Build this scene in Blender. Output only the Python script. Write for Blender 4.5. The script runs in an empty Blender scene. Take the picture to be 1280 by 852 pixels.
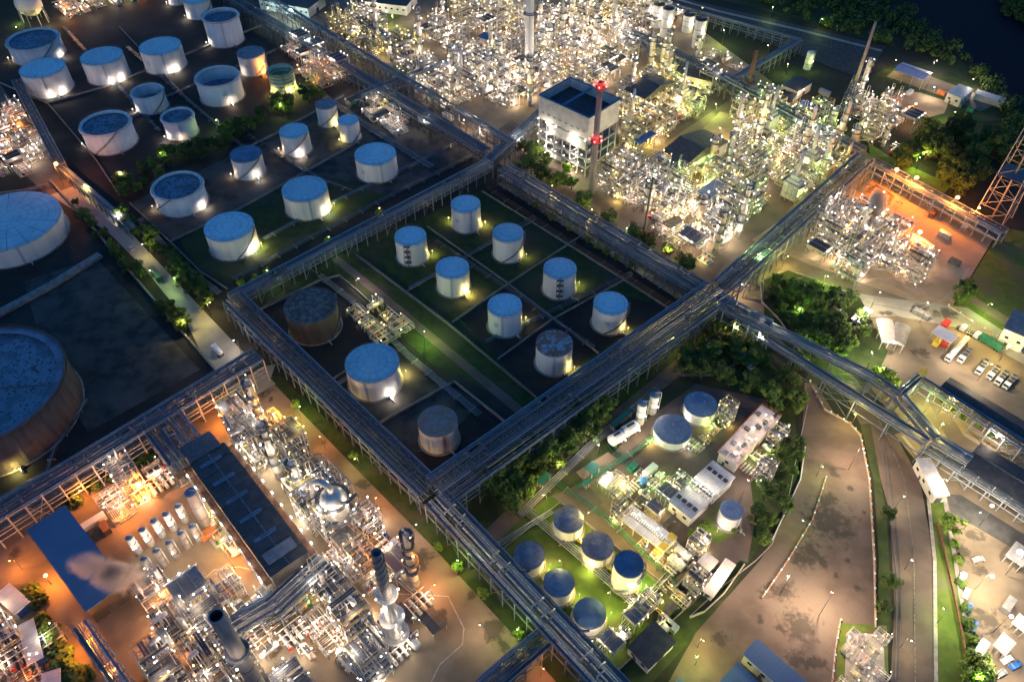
import bpy, math, random
from mathutils import Vector, Matrix
R = math.radians
random.seed(7)
sc = bpy.context.scene
col = sc.collection

EXPO = 3.2; LK = 2 ** -EXPO                        # picture exposed long; lamp watts below are divided by the same factor
# ------------------------------------------------------------------ camera
CAM_H, CAM_P, CAM_F = 250.0, 46.0, 1000.0          # height (m), pitch below the horizon, focal length in 1280-px units
cd = bpy.data.cameras.new('camera')
cam = bpy.data.objects.new('camera', cd); col.objects.link(cam)
cam.location = (0, 0, CAM_H)
cam.rotation_euler = (R(90 - CAM_P), 0, 0)
cd.sensor_width = 36.0
cd.lens = CAM_F / 1280 * 36.0
cd.clip_start = 1.0
cd.clip_end = 9000
sc.camera = cam

# ------------------------------------------------------------------ dusk sky, last glow of the sun, exposure
SUN_EL, SUN_AZ = 1.5, 195.0
w = bpy.data.worlds.new('World'); sc.world = w; w.use_nodes = True
nt = w.node_tree
sky = nt.nodes.new('ShaderNodeTexSky'); sky.sky_type = 'NISHITA'; sky.sun_disc = False
sky.sun_elevation = R(SUN_EL); sky.sun_rotation = R(SUN_AZ)
sky.altitude = 0; sky.air_density = 1.6; sky.dust_density = 0.6; sky.ozone_density = 4.5
_t = nt.nodes.new('ShaderNodeMix'); _t.data_type = 'RGBA'; _t.blend_type = 'MULTIPLY'; _t.inputs[0].default_value = 1
_t.inputs[7].default_value = (.60, .93, 1.04, 1)      # cool white balance of the long exposure
nt.links.new(sky.outputs[0], _t.inputs[6]); nt.links.new(_t.outputs[2], nt.nodes['Background'].inputs[0])
nt.nodes['Background'].inputs[1].default_value = 0.085
sd = bpy.data.lights.new('sun', 'SUN'); sd.energy = 0.16 * LK; sd.angle = R(25); sd.color = (.86, .86, 1)
sun = bpy.data.objects.new('sun', sd); col.objects.link(sun)
_a = R(SUN_AZ); _e = R(5)
_d = Vector((math.sin(_a) * math.cos(_e), math.cos(_a) * math.cos(_e), math.sin(_e)))
sun.rotation_euler = (-_d).to_track_quat('-Z', 'Y').to_euler()
sc.view_settings.view_transform = 'Standard'
sc.view_settings.look = 'None'
sc.view_settings.exposure = EXPO
sc.view_settings.gamma = 1.0
try:
    sc.view_settings.use_curve_mapping = False
    cy = sc.cycles
    cy.use_light_tree = True
    cy.max_bounces = 4; cy.diffuse_bounces = 2; cy.glossy_bounces = 2; cy.transmission_bounces = 2; cy.volume_bounces = 0
    cy.transparent_max_bounces = 6
    cy.sample_clamp_indirect = 3.0
    cy.sample_clamp_direct = 0.0
    cy.caustics_reflective = False; cy.caustics_refractive = False
    cy.use_denoising = True
    cy.use_adaptive_sampling = True; cy.adaptive_threshold = 0.02
except Exception:
    pass

# ------------------------------------------------------------------ pixel <-> ground
SP, CP = math.sin(R(CAM_P)), math.cos(R(CAM_P))
def G(px, py, z=0.0):
    """ground point (at height z) seen at photograph pixel px, py"""
    x = (px - 640) / CAM_F; y = -(py - 426) / CAM_F
    dx, dy, dz = x, CP + y * SP, -SP + y * CP
    t = (z - CAM_H) / dz
    return Vector((dx * t, dy * t, z))
def P(X, Y, Z):
    dy, dz = Y, Z - CAM_H
    dep = dy * CP - dz * SP
    up = dy * SP + dz * CP
    return 640 + CAM_F * X / dep, 426 - CAM_F * up / dep, dep
PA = R(43)                                          # plant grid: v runs away to the right, u runs towards the viewer to the right
VV = Vector((math.cos(PA), math.sin(PA), 0)); UU = Vector((math.sin(PA), -math.cos(PA), 0))
def uv(p): return p.dot(UU), p.dot(VV)
def fuv(u, v, z=0.0):
    q = UU * u + VV * v; q.z = z; return q

# ------------------------------------------------------------------ materials
MAT = {}
def M(name, c1, c2=None, scale=0.4, rough=0.7, metal=0.0, vary=0.0, lo=.42, hi=.6, world=False, detail=6, c3=None, s3=0.05, palette=None,
      streak=False, joints=None, rings=None, stripes=None, spec=0.5):
    """procedural surface: noise between c1 and c2, optional second larger noise to c3, per-object value change, palette per object"""
    m = bpy.data.materials.new(name); m.use_nodes = True
    n = m.node_tree.nodes; l = m.node_tree.links
    b = n['Principled BSDF']
    b.inputs['Roughness'].default_value = rough; b.inputs['Metallic'].default_value = metal
    b.inputs['Specular IOR Level'].default_value = spec
    if world:
        src = n.new('ShaderNodeNewGeometry').outputs['Position']
    else:
        src = n.new('ShaderNodeTexCoord').outputs['Object']
    if streak:
        mp = n.new('ShaderNodeMapping'); mp.inputs['Scale'].default_value = streak; l.new(src, mp.inputs[0]); ssrc = mp.outputs[0]
    else: ssrc = src
    def mix(fac, a, bb):
        x = n.new('ShaderNodeMix'); x.data_type = 'RGBA'
        l.new(fac, x.inputs[0])
        for i, v in ((6, a), (7, bb)):
            if isinstance(v, tuple): x.inputs[i].default_value = (*v, 1)
            else: l.new(v, x.inputs[i])
        return x.outputs[2]
    def noise(s, d, a, bnd, source):
        t = n.new('ShaderNodeTexNoise'); t.inputs['Scale'].default_value = s; t.inputs['Detail'].default_value = d
        l.new(source, t.inputs['Vector'])
        r = n.new('ShaderNodeMapRange'); r.inputs[1].default_value = a; r.inputs[2].default_value = bnd
        l.new(t.outputs['Fac'], r.inputs[0]); return r.outputs[0]
    base = c1
    if palette:
        oi = n.new('ShaderNodeObjectInfo'); cr = n.new('ShaderNodeValToRGB'); cr.color_ramp.interpolation = 'CONSTANT'
        els = cr.color_ramp.elements
        while len(els) < len(palette): els.new(0.5)
        for i, c in enumerate(palette):
            els[i].position = i / len(palette)
        for i, c in enumerate(palette): els[i].color = (*c, 1)
        l.new(oi.outputs['Random'], cr.inputs[0]); base = cr.outputs[0]
    if c2: base = mix(noise(scale, detail, lo, hi, ssrc), base, c2)
    if c3: base = mix(noise(s3, 4, .5, .62, src), base, c3)
    if stripes:                                     # (axis, period, width, colour)
        ax, per, wd, sc_ = stripes
        sx = n.new('ShaderNodeSeparateXYZ'); l.new(src, sx.inputs[0])
        mm = n.new('ShaderNodeMath'); mm.operation = 'PINGPONG'; mm.inputs[1].default_value = per / 2; l.new(sx.outputs[ax], mm.inputs[0])
        lt = n.new('ShaderNodeMath'); lt.operation = 'LESS_THAN'; lt.inputs[1].default_value = wd; l.new(mm.outputs[0], lt.inputs[0])
        base = mix(lt.outputs[0], base, sc_)
    if rings:                                       # concentric plate seams and radial laps: (spacing, half width, colour)
        sx = n.new('ShaderNodeSeparateXYZ'); l.new(src, sx.inputs[0]); cb = n.new('ShaderNodeCombineXYZ'); l.new(sx.outputs[0], cb.inputs[0]); l.new(sx.outputs[1], cb.inputs[1])
        ln = n.new('ShaderNodeVectorMath'); ln.operation = 'LENGTH'; l.new(cb.outputs[0], ln.inputs[0])
        mm = n.new('ShaderNodeMath'); mm.operation = 'PINGPONG'; mm.inputs[1].default_value = rings[0] / 2; l.new(ln.outputs['Value'], mm.inputs[0])
        lt = n.new('ShaderNodeMath'); lt.operation = 'LESS_THAN'; lt.inputs[1].default_value = rings[1]; l.new(mm.outputs[0], lt.inputs[0])
        base = mix(lt.outputs[0], base, rings[2])
        at = n.new('ShaderNodeMath'); at.operation = 'ARCTAN2'; l.new(sx.outputs[1], at.inputs[0]); l.new(sx.outputs[0], at.inputs[1])
        m2 = n.new('ShaderNodeMath'); m2.operation = 'PINGPONG'; m2.inputs[1].default_value = math.pi / 16; l.new(at.outputs[0], m2.inputs[0])
        l2 = n.new('ShaderNodeMath'); l2.operation = 'LESS_THAN'; l2.inputs[1].default_value = .012; l.new(m2.outputs[0], l2.inputs[0])
        base = mix(l2.outputs[0], base, rings[2])
    if joints:                                      # slab joints on the plant grid: (spacing, half width, colour)
        mp2 = n.new('ShaderNodeMapping'); mp2.inputs['Rotation'].default_value = (0, 0, -math.radians(43)); l.new(src, mp2.inputs[0])
        sx = n.new('ShaderNodeSeparateXYZ'); l.new(mp2.outputs[0], sx.inputs[0])
        for ax in (0, 1):
            mm = n.new('ShaderNodeMath'); mm.operation = 'PINGPONG'; mm.inputs[1].default_value = joints[0] / 2; l.new(sx.outputs[ax], mm.inputs[0])
            lt = n.new('ShaderNodeMath'); lt.operation = 'LESS_THAN'; lt.inputs[1].default_value = joints[1]; l.new(mm.outputs[0], lt.inputs[0])
            base = mix(lt.outputs[0], base, joints[2])
    if vary:
        oi = n.new('ShaderNodeObjectInfo'); r = n.new('ShaderNodeMapRange')
        r.inputs[3].default_value = 1 - vary; r.inputs[4].default_value = 1 + vary
        l.new(oi.outputs['Random'], r.inputs[0])
        h = n.new('ShaderNodeHueSaturation'); l.new(r.outputs[0], h.inputs['Value'])
        if isinstance(base, tuple): h.inputs['Color'].default_value = (*base, 1)
        else: l.new(base, h.inputs['Color'])
        base = h.outputs[0]
    if isinstance(base, tuple): b.inputs['Base Color'].default_value = (*base, 1)
    else: l.new(base, b.inputs['Base Color'])
    MAT[name] = m
    return m
def EM(name, c, s):
    m = bpy.data.materials.new(name); m.use_nodes = True
    b = m.node_tree.nodes['Principled BSDF']
    b.inputs['Base Color'].default_value = (.8, .8, .8, 1)
    b.inputs['Emission Color'].default_value = (*c, 1); b.inputs['Emission Strength'].default_value = s * LK
    try: m.cycles.emission_sampling = 'NONE'
    except Exception: pass
    MAT[name] = m
M('asphalt', (.045, .047, .05), (.07, .07, .07), .25, .85, world=True, c3=(.035, .037, .042), s3=.04)
M('old_asphalt', (.14, .105, .085), (.10, .075, .06), .12, .8, world=True, c3=(.14, .115, .095), s3=.035, joints=(9, .05, (.10, .085, .07)), detail=11)
M('concrete', (.21, .165, .115), (.15, .12, .085), .10, .8, world=True, c3=(.25, .19, .13), s3=.03, joints=(7.5, .05, (.19, .155, .115)), detail=10)
M('pale_concrete', (.36, .34, .30), (.28, .265, .235), .09, .8, world=True, c3=(.40, .37, .33), s3=.03, joints=(9, .05, (.26, .24, .21)), detail=10)
M('sand', (.40, .30, .20), (.30, .22, .14), .12, .9, world=True, c3=(.34, .27, .17), s3=.03)
M('stain', (.035, .03, .026), (.085, .07, .056), .5, .7, lo=.45, hi=.62, detail=10, world=True)
M('basin_floor', (.009, .010, .011), (.018, .018, .017), .10, .85, world=True, c3=(.028, .026, .024), s3=.03)
M('basin_pale', (.055, .055, .052), (.022, .023, .024), .16, .85, world=True, c3=(.08, .075, .068), s3=.05, detail=12)
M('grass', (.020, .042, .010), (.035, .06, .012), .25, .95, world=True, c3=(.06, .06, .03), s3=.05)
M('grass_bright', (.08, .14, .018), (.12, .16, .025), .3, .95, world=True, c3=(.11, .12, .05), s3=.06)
M('soil', (.02, .024, .016), (.012, .02, .009), .05, .95, world=True, c3=(.028, .025, .02), s3=.01)
M('water', (.004, .004, .012), (.006, .005, .015), .02, .75, world=True, spec=.15)
M('wall_concrete', (.26, .25, .23), (.18, .17, .16), .5, .85)
M('kerb', (.42, .40, .36), (.3, .28, .25), .6, .8, world=True)
M('white_paint', (.72, .73, .74), (.62, .62, .61), .12, .45, streak=(1, 1, .12), vary=.05)
M('tank_shell', (.68, .69, .72), (.58, .58, .6), .35, .5, streak=(1, 1, .1), vary=.06, stripes=(2, 2.4, .035, (.42, .42, .44)))
M('tank_roof', (.46, .70, .80), (.34, .54, .64), .12, .5, vary=.10, detail=10, c3=(.40, .64, .74), s3=.25, rings=(3.1, .10, (.22, .36, .44)))  # blue of the dusk sky is mixed into this roof colour
M('tank_roof_slate', (.22, .30, .40), (.16, .22, .30), .14, .5, vary=.1, detail=10, c3=(.28, .35, .44), s3=.25, rings=(3.1, .10, (.12, .17, .24)))
M('tank_roof_dark', (.13, .23, .36), (.08, .15, .25), .2, .65, vary=.08, detail=10)
M('tank_roof_grey', (.27, .28, .33), (.18, .18, .22), .3, .7, vary=.06, detail=10, rings=(3.1, .1, (.12, .12, .15)))
M('rust_roof', (.34, .15, .10), (.36, .38, .42), .45, .8, detail=9, lo=.5, hi=.56)
M('rusty_roof_full', (.38, .19, .13), (.30, .27, .26), .5, .9, detail=9)
M('rust_shell', (.62, .60, .57), (.42, .28, .20), .35, .6, streak=(1, 1, .08), detail=5, lo=.5, hi=.66)
M('dirty_shell', (.085, .073, .072), (.055, .045, .043), .5, .8, streak=(1, 1, .15), stripes=(2, 1.8, .06, (.09, .08, .07)))
M('rust', (.20, .09, .05), (.12, .06, .04), .8, .85)
M('deck_dark', (.14, .23, .32), (.05, .08, .12), .8, .7, detail=13, lo=.53, hi=.60, c3=(.09, .14, .20), s3=.12)
M('steel', (.12, .15, .19), (.08, .10, .13), .7, .55, vary=.25)
M('galv', (.32, .37, .42), (.25, .29, .34), .8, .4, metal=.3, vary=.2)
M('dark_steel', (.06, .065, .075), (.09, .09, .10), .6, .6, vary=.2)
M('rack_pipe', (.4, .4, .42), None, rough=.32, palette=[(.07, .12, .18), (.04, .08, .13), (.12, .18, .26), (.03, .05, .08), (.09, .13, .17), (.055, .10, .15), (.19, .26, .34)])
M('cladding', (.6, .6, .6), (.45, .44, .43), .9, .35, metal=.25, palette=[(.66, .66, .66), (.58, .56, .54), (.72, .70, .68), (.46, .45, .45), (.62, .60, .62), (.55, .38, .30), (.70, .69, .66), (.35, .36, .38)])
M('process_steel', (.4, .4, .4), (.3, .29, .28), .8, .5, palette=[(.50, .49, .47), (.36, .36, .38), (.42, .33, .29), (.55, .54, .52), (.30, .31, .33), (.46, .42, .38)])
M('grating', (.065, .075, .095), (.11, .12, .14), 1.2, .6, vary=.2)
M('pipe_green', (.03, .20, .12), (.02, .14, .08), .6, .5, vary=.2)
M('pipe_red', (.30, .06, .04), (.2, .05, .035), .6, .6, vary=.2)
M('red_paint', (.55, .05, .035), (.42, .04, .03), .6, .5)
M('orange_paint', (.65, .22, .06), (.5, .16, .05), .6, .5)
M('yellow_paint', (.75, .52, .06), (.6, .42, .05), .6, .5, vary=.1)
M('blue_paint', (.04, .16, .5), (.03, .12, .38), .6, .5)
M('dark_roof', (.028, .032, .042), (.045, .05, .06), .5, .6, stripes=(0, 1.1, .05, (.02, .022, .03)))
M('blue_roof', (.10, .19, .32), (.085, .165, .28), .08, .85, stripes=(0, 1.3, .04, (.07, .13, .22)))
M('brown_roof', (.075, .07, .068), (.11, .10, .09), .4, .7, stripes=(0, 1.5, .07, (.05, .048, .045)))
M('grey_roof', (.28, .28, .29), (.20, .20, .21), .4, .6, stripes=(0, 1.5, .06, (.16, .16, .17)))
M('white_roof', (.62, .61, .59), (.5, .49, .47), .35, .5, stripes=(0, 1.2, .05, (.4, .4, .4)))
M('lilac_roof', (.46, .46, .60), (.40, .40, .53), .3, .5, stripes=(1, 1.2, .04, (.33, .33, .44)))
M('green_roof', (.02, .16, .13), (.015, .12, .1), .3, .6, stripes=(0, 1.0, .05, (.012, .09, .07)))
M('wall_white', (.60, .59, .57), (.48, .47, .45), .25, .7, stripes=(2, 3.2, .06, (.4, .4, .4)))
M('glass', (.02, .03, .04), None, rough=.1)
M('tyre', (.02, .02, .02), None, rough=.9)
M('trunk', (.09, .06, .04), (.06, .04, .03), 1.5, .95)
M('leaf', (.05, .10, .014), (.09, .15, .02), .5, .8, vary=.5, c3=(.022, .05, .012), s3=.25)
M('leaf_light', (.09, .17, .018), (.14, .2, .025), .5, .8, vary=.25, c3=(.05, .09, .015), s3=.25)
M('chimney', (.30, .265, .26), (.22, .19, .185), .3, .7, streak=(1, 1, .3))
M('soot', (.02, .022, .028), (.04, .04, .05), .5, .8)
M('silver', (.62, .61, .60), (.5, .49, .47), .7, .3, metal=.4, vary=.12)
M('banded_lit_tank', (.45, .47, .25), (.7, .72, .6), .25, .5, stripes=(2, 2.4, .5, (.25, .33, .12)))  # banded wall with the yellow lamplight put into its colour
M('hall_roof', (.055, .062, .07), (.085, .09, .095), .25, .8, detail=10, stripes=(0, 1.1, .05, (.03, .035, .04)))
M('teal_dark', (.012, .07, .075), (.01, .05, .055), .5, .6)
EM('bulb_white', (1, .86, .68), 22); EM('bulb_yellow', (1, .80, .30), 18); EM('bulb_orange', (1, .42, .10), 22)
EM('bulb_green', (.72, 1, .42), 20); EM('bulb_red', (1, .03, .03), 25); EM('bulb_cold', (.8, 1, .9), 40)

# ------------------------------------------------------------------ mesh builder
class MB:
    def __init__(s): s.v = []; s.f = []; s.sm = []
    def add(s, vs, fs, smooth=False):
        o = len(s.v); s.v += [tuple(x) for x in vs]
        for f in fs: s.f.append([i + o for i in f]); s.sm.append(smooth)
        return s
    def box(s, c, d, ax=None):
        """centre c, full size d, optional axis angle about z"""
        hx, hy, hz = d[0] / 2, d[1] / 2, d[2] / 2
        ca, sa = (math.cos(ax), math.sin(ax)) if ax else (1, 0)
        vs = []
        for z in (-hz, hz):
            for x, y in ((-hx, -hy), (hx, -hy), (hx, hy), (-hx, hy)):
                vs.append((c[0] + x * ca - y * sa, c[1] + x * sa + y * ca, c[2] + z))
        return s.add(vs, [(3, 2, 1, 0), (4, 5, 6, 7), (0, 1, 5, 4), (1, 2, 6, 5), (2, 3, 7, 6), (3, 0, 4, 7)])
    def bar(s, a, b, w, h=None):
        """square bar from a to b"""
        a = Vector(a); b = Vector(b); d = b - a
        if d.length < 1e-6: return s
        d.normalize(); h = h or w
        up = Vector((0, 0, 1)) if abs(d.z) < .9 else Vector((1, 0, 0))
        x = d.cross(up).normalized(); y = x.cross(d)
        vs = []
        for p in (a, b):
            for i, j in ((-1, -1), (1, -1), (1, 1), (-1, 1)): vs.append(p + x * i * w / 2 + y * j * h / 2)
        return s.add(vs, [(0, 1, 2, 3), (7, 6, 5, 4), (0, 4, 5, 1), (1, 5, 6, 2), (2, 6, 7, 3), (3, 7, 4, 0)])
    def tube(s, pts, r, n=6, cap=True):
        pts = [Vector(p) for p in pts]; m = len(pts); vs = []
        px = None
        for i, p in enumerate(pts):
            if i == 0: d = pts[1] - p
            elif i == m - 1: d = p - pts[i - 1]
            else: d = (p - pts[i - 1]).normalized() + (pts[i + 1] - p).normalized()
            if d.length < 1e-9: d = Vector((0, 0, 1))
            d.normalize()
            if px is None:
                up = Vector((0, 0, 1)) if abs(d.z) < .9 else Vector((1, 0, 0))
                x = d.cross(up).normalized()
            else:
                x = px - d * px.dot(d)
                x = x.normalized() if x.length > 1e-4 else d.orthogonal().normalized()
            px = x; y = d.cross(x)
            rr = r[i] if isinstance(r, (list, tuple)) else r
            for k in range(n):
                a = 2 * math.pi * k / n
                vs.append(p + (x * math.cos(a) + y * math.sin(a)) * rr)
        fs = [(i * n + k, i * n + (k + 1) % n, (i + 1) * n + (k + 1) % n, (i + 1) * n + k) for i in range(m - 1) for k in range(n)]
        s.add(vs, fs, True)
        if cap:
            o = len(s.v) - m * n
            s.f.append([o + k for k in range(n)][::-1]); s.sm.append(False)
            s.f.append([o + (m - 1) * n + k for k in range(n)]); s.sm.append(False)
        return s
    def lathe(s, c, prof, n=24, close=True):
        """profile of (r, z) about vertical axis at c"""
        vs = []
        for r, z in prof:
            for k in range(n):
                a = 2 * math.pi * k / n; vs.append((c[0] + r * math.cos(a), c[1] + r * math.sin(a), c[2] + z))
        m = len(prof)
        fs = [(i * n + k, i * n + (k + 1) % n, (i + 1) * n + (k + 1) % n, (i + 1) * n + k) for i in range(m - 1) for k in range(n)]
        s.add(vs, fs, True)
        return s
    def hcyl(s, a, b, r, n=12, dome=.35):
        """horizontal or any-direction drum with domed ends"""
        a = Vector(a); b = Vector(b); d = (b - a).normalized()
        pts = [a - d * r * dome, a - d * r * dome * .6, a, b, b + d * r * dome * .6, b + d * r * dome]
        return s.tube(pts, [r * .15, r * .75, r, r, r * .75, r * .15], n)
    def prism(s, poly, z0, z1):
        n = len(poly)
        vs = [(p[0], p[1], z0) for p in poly] + [(p[0], p[1], z1) for p in poly]
        fs = [tuple(range(n))[::-1], tuple(range(n, 2 * n))] + [(i, (i + 1) % n, n + (i + 1) % n, n + i) for i in range(n)]
        return s.add(vs, fs)
    def sphere(s, c, r, n=10, m=6, sz=1):
        prof = [(r * math.sin(math.pi * i / m) + 1e-4, -r * sz * math.cos(math.pi * i / m)) for i in range(m + 1)]
        return s.lathe(c, prof, n)
    def flat(s): s.sm = [False] * len(s.sm); return s
    def build(s, name, mat, parent=None, local=False):
        me = bpy.data.meshes.new(name)
        off = Vector((0, 0, 0))
        if parent is not None and not local: off = parent.location
        org = off
        vs = [(x - org.x, y - org.y, z - org.z) for x, y, z in s.v]
        me.from_pydata(vs, [], s.f)
        me.polygons.foreach_set('use_smooth', s.sm)
        me.update()
        me.materials.append(MAT[mat])
        o = bpy.data.objects.new(name, me); col.objects.link(o)
        if parent is not None: o.parent = parent
        return o
def tag(o, label=None, cat=None, group=None, kind=None):
    if label: o['label'] = label
    if cat: o['category'] = cat
    if group: o['group'] = group
    if kind: o['kind'] = kind
    return o
def thing(name, label, cat, loc=(0, 0, 0), group=None):
    o = bpy.data.objects.new(name, None); col.objects.link(o); o.location = loc; o.empty_display_size = .5
    bpy.context.view_layer.update() if False else None
    return tag(o, label, cat, group)
LD = {}
LCOL = {'white': (1, .81, .60), 'yellow': (1, .76, .20), 'warm': (1, .80, .44), 'orange': (1, .29, .035), 'green': (.72, 1, .20), 'red': (1, .05, .05), 'cold': (.75, 1, .85), 'pink': (1, .68, .42)}
def light(parent, loc, kind, power, radius=.3):
    k = (kind, power, radius)
    if k not in LD:
        d = bpy.data.lights.new('light_' + kind, 'POINT'); d.energy = power * LK; d.color = LCOL[kind]; d.shadow_soft_size = radius
        LD[k] = d
    o = bpy.data.objects.new('light', LD[k]); col.objects.link(o); o.location = loc
    if parent is not None: o.parent = parent
    return o
def ztop(p, z): return Vector((p[0], p[1], z))
ORD = ['first', 'second', 'third', 'fourth', 'fifth', 'sixth', 'seventh', 'eighth', 'ninth', 'tenth', 'eleventh', 'twelfth', 'thirteenth',
       'fourteenth', 'fifteenth', 'sixteenth', 'seventeenth', 'eighteenth', 'nineteenth', 'twentieth']
def ordn(i): return ORD[i] if i < 20 else 'far-off'
def inside(p, poly):
    x, y = p[0], p[1]; c = False; j = len(poly) - 1
    for i in range(len(poly)):
        xi, yi = poly[i][0], poly[i][1]; xj, yj = poly[j][0], poly[j][1]
        if (yi > y) != (yj > y) and x < (xj - xi) * (y - yi) / (yj - yi) + xi: c = not c
        j = i
    return c
# ------------------------------------------------------------------ setting: ground sheets, a few cm apart
LAY = {}
def zlay(layer):
    LAY[layer] = LAY.get(layer, 0) + 1; return layer * .04 + LAY[layer] * .002
def sheet(name, pts, mat, layer, px=True):
    zz = zlay(layer)
    q = [G(*p) if px else Vector((p[0], p[1], 0)) for p in pts]
    mb = MB(); mb.add([(p.x, p.y, zz) for p in q], [tuple(range(len(q)))])
    o = mb.build(name, mat)
    me = o.data
    if me.polygons[0].normal.z < 0: me.flip_normals()
    return tag(o, kind='structure')
def offset_line(pts, w):
    out = []
    for i, p in enumerate(pts):
        a = pts[max(i - 1, 0)]; b = pts[min(i + 1, len(pts) - 1)]
        d = (b - a).normalized(); n = Vector((-d.y, d.x, 0)); out.append((p + n * w / 2, p - n * w / 2))
    return out
def strip(name, pts, w, mat, layer, kind='structure'):
    q = [G(*p) for p in pts]; o = offset_line(q, w)
    zz = zlay(layer); mb = MB(); vs = [(p.x, p.y, zz) for pr in o for p in pr]
    mb.add(vs, [(2 * i, 2 * i + 1, 2 * i + 3, 2 * i + 2) for i in range(len(q) - 1)])
    ob = mb.build(name, mat)
    if ob.data.polygons[0].normal.z < 0: ob.data.flip_normals()
    return tag(ob, kind=kind)
def ridge(pts, w, h, z0=0.0, px=True):
    """wall-like strip mesh following a line"""
    q = [G(*p) if px else Vector(p) for p in pts]; o = offset_line(q, w); mb = MB()
    n = len(q); vs = []
    for a, b in o: vs += [(a.x, a.y, z0), (b.x, b.y, z0), (b.x, b.y, z0 + h), (a.x, a.y, z0 + h)]
    fs = []
    for i in range(n - 1):
        k = 4 * i
        fs += [(k, k + 4, k + 7, k + 3), (k + 1, k + 2, k + 6, k + 5), (k + 3, k + 7, k + 6, k + 2)]
    fs += [(0, 3, 2, 1), (4 * n - 4, 4 * n - 3, 4 * n - 2, 4 * n - 1)]
    return mb.add(vs, fs)
def kerb(pts, w=.3, h=.15): return tag(ridge(pts, w, h).build('kerb', 'kerb'), kind='structure')
def bund(label, pts, h=1.4, w=.5, mat='wall_concrete', name='bund_wall', cat='wall', grp=None):
    return tag(ridge(pts, w, h).build(name, mat), label, cat, grp)

M('grass_mid', (.045, .095, .014), (.07, .115, .02), .3, .95, world=True, c3=(.08, .09, .035), s3=.06, detail=10)
mb = MB(); mb.add([(-4000, -3000, 0), (4000, -3000, 0), (4000, 6000, 0), (-4000, 6000, 0)], [(0, 1, 2, 3)])
tag(mb.build('ground', 'soil'), kind='structure')
# river and far bank, top right
sheet('river', [(1115, -30), (1140, 25), (1190, 55), (1235, 95), (1265, 140), (1330, 230), (1700, 200), (1500, -60), (1180, -90)], 'water', 1)
# tank farm, top left
sheet('tank_farm_yard', [(-60, 60), (60, 25), (290, -25), (430, 95), (615, 195), (285, 368), (215, 330), (150, 270), (60, 190), (-60, 130)], 'basin_floor', 1)
sheet('tank_farm_paving', [(160, 255), (300, 190), (445, 105), (600, 190), (470, 255), (420, 222), (215, 300)], 'basin_pale', 2)
sheet('lawn', [(225, 300), (345, 240), (420, 222), (480, 245), (285, 355), (240, 330)], 'grass', 3)
# big basin, left edge
sheet('basin_floor', [(-120, 250), (68, 236), (268, 466), (-120, 730)], 'basin_floor', 1)
sheet('basin_paving', [(30, 352), (120, 322), (250, 462), (110, 540), (60, 460)], 'basin_pale', 2)
# left road
sheet('road', [(50, 236), (90, 221), (112, 244), (154, 281), (200, 330), (262, 396), (304, 440), (345, 480), (310, 500), (252, 442), (231, 398), (180, 335), (136, 291), (100, 268)], 'pale_concrete', 3)
sheet('road', [(-60, 130), (0, 105), (60, 190), (95, 232), (60, 245), (0, 190), (-60, 190)], 'old_asphalt', 3)
# centre farm: grass basins and dark last basins
sheet('lawn', [(418, 322), (618, 230), (850, 385), (672, 502), (540, 604), (300, 400)], 'grass', 1)
sheet('basin_floor', [(300, 400), (420, 345), (540, 455), (665, 515), (540, 604)], 'basin_floor', 2)
sheet('basin_floor', [(575, 398), (634, 357), (745, 440), (672, 498)], 'basin_floor', 2)
sheet('basin_floor', [(696, 398), (745, 358), (842, 388), (745, 440)], 'basin_floor', 2)
sheet('basin_paving', [(395, 490), (490, 432), (600, 505), (545, 560), (500, 570)], 'basin_pale', 3)
strip('path', [(418, 322), (480, 372), (561, 440), (640, 505), (668, 528)], 4.2, 'old_asphalt', 4)
# drain strips between the racks, centre
sheet('yard', [(600, 232), (625, 215), (880, 372), (850, 388)], 'basin_floor', 2)
# bottom left works
sheet('yard', [(-80, 690), (330, 462), (560, 655), (800, 900), (820, 1000), (-120, 1000)], 'concrete', 1)
sheet('verge', [(335, 472), (350, 470), (555, 660), (735, 870), (712, 870), (540, 682), (430, 570)], 'grass', 2)
sheet('path', [(345, 455), (335, 482), (300, 505), (270, 470)], 'pale_concrete', 4)
# central small works
sheet('lawn', [(545, 640), (890, 380), (990, 480), (1000, 600), (900, 760), (800, 870), (730, 870)], 'grass', 2)
sheet('tank_lawn', [(600, 690), (700, 610), (860, 750), (770, 840), (730, 810)], 'grass_mid', 3)
sheet('yard', [(735, 600), (800, 530), (870, 480), (960, 500), (955, 560), (925, 610), (925, 700), (860, 760), (690, 620)], 'old_asphalt', 4)
sheet('slab', [(720, 590), (760, 565), (805, 600), (760, 635)], 'concrete', 5)
sheet('slab', [(760, 620), (850, 680), (840, 690), (750, 632)], 'concrete', 5)
strip('path', [(990, 545), (930, 600), (935, 650), (925, 700)], 5, 'old_asphalt', 6)
sheet('lawn', [(870, 655), (905, 625), (925, 640), (925, 665), (895, 680)], 'grass_bright', 5)
sheet('path', [(600, 668), (760, 520), (905, 400), (925, 410), (775, 530), (618, 680)], 'old_asphalt', 4)
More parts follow.
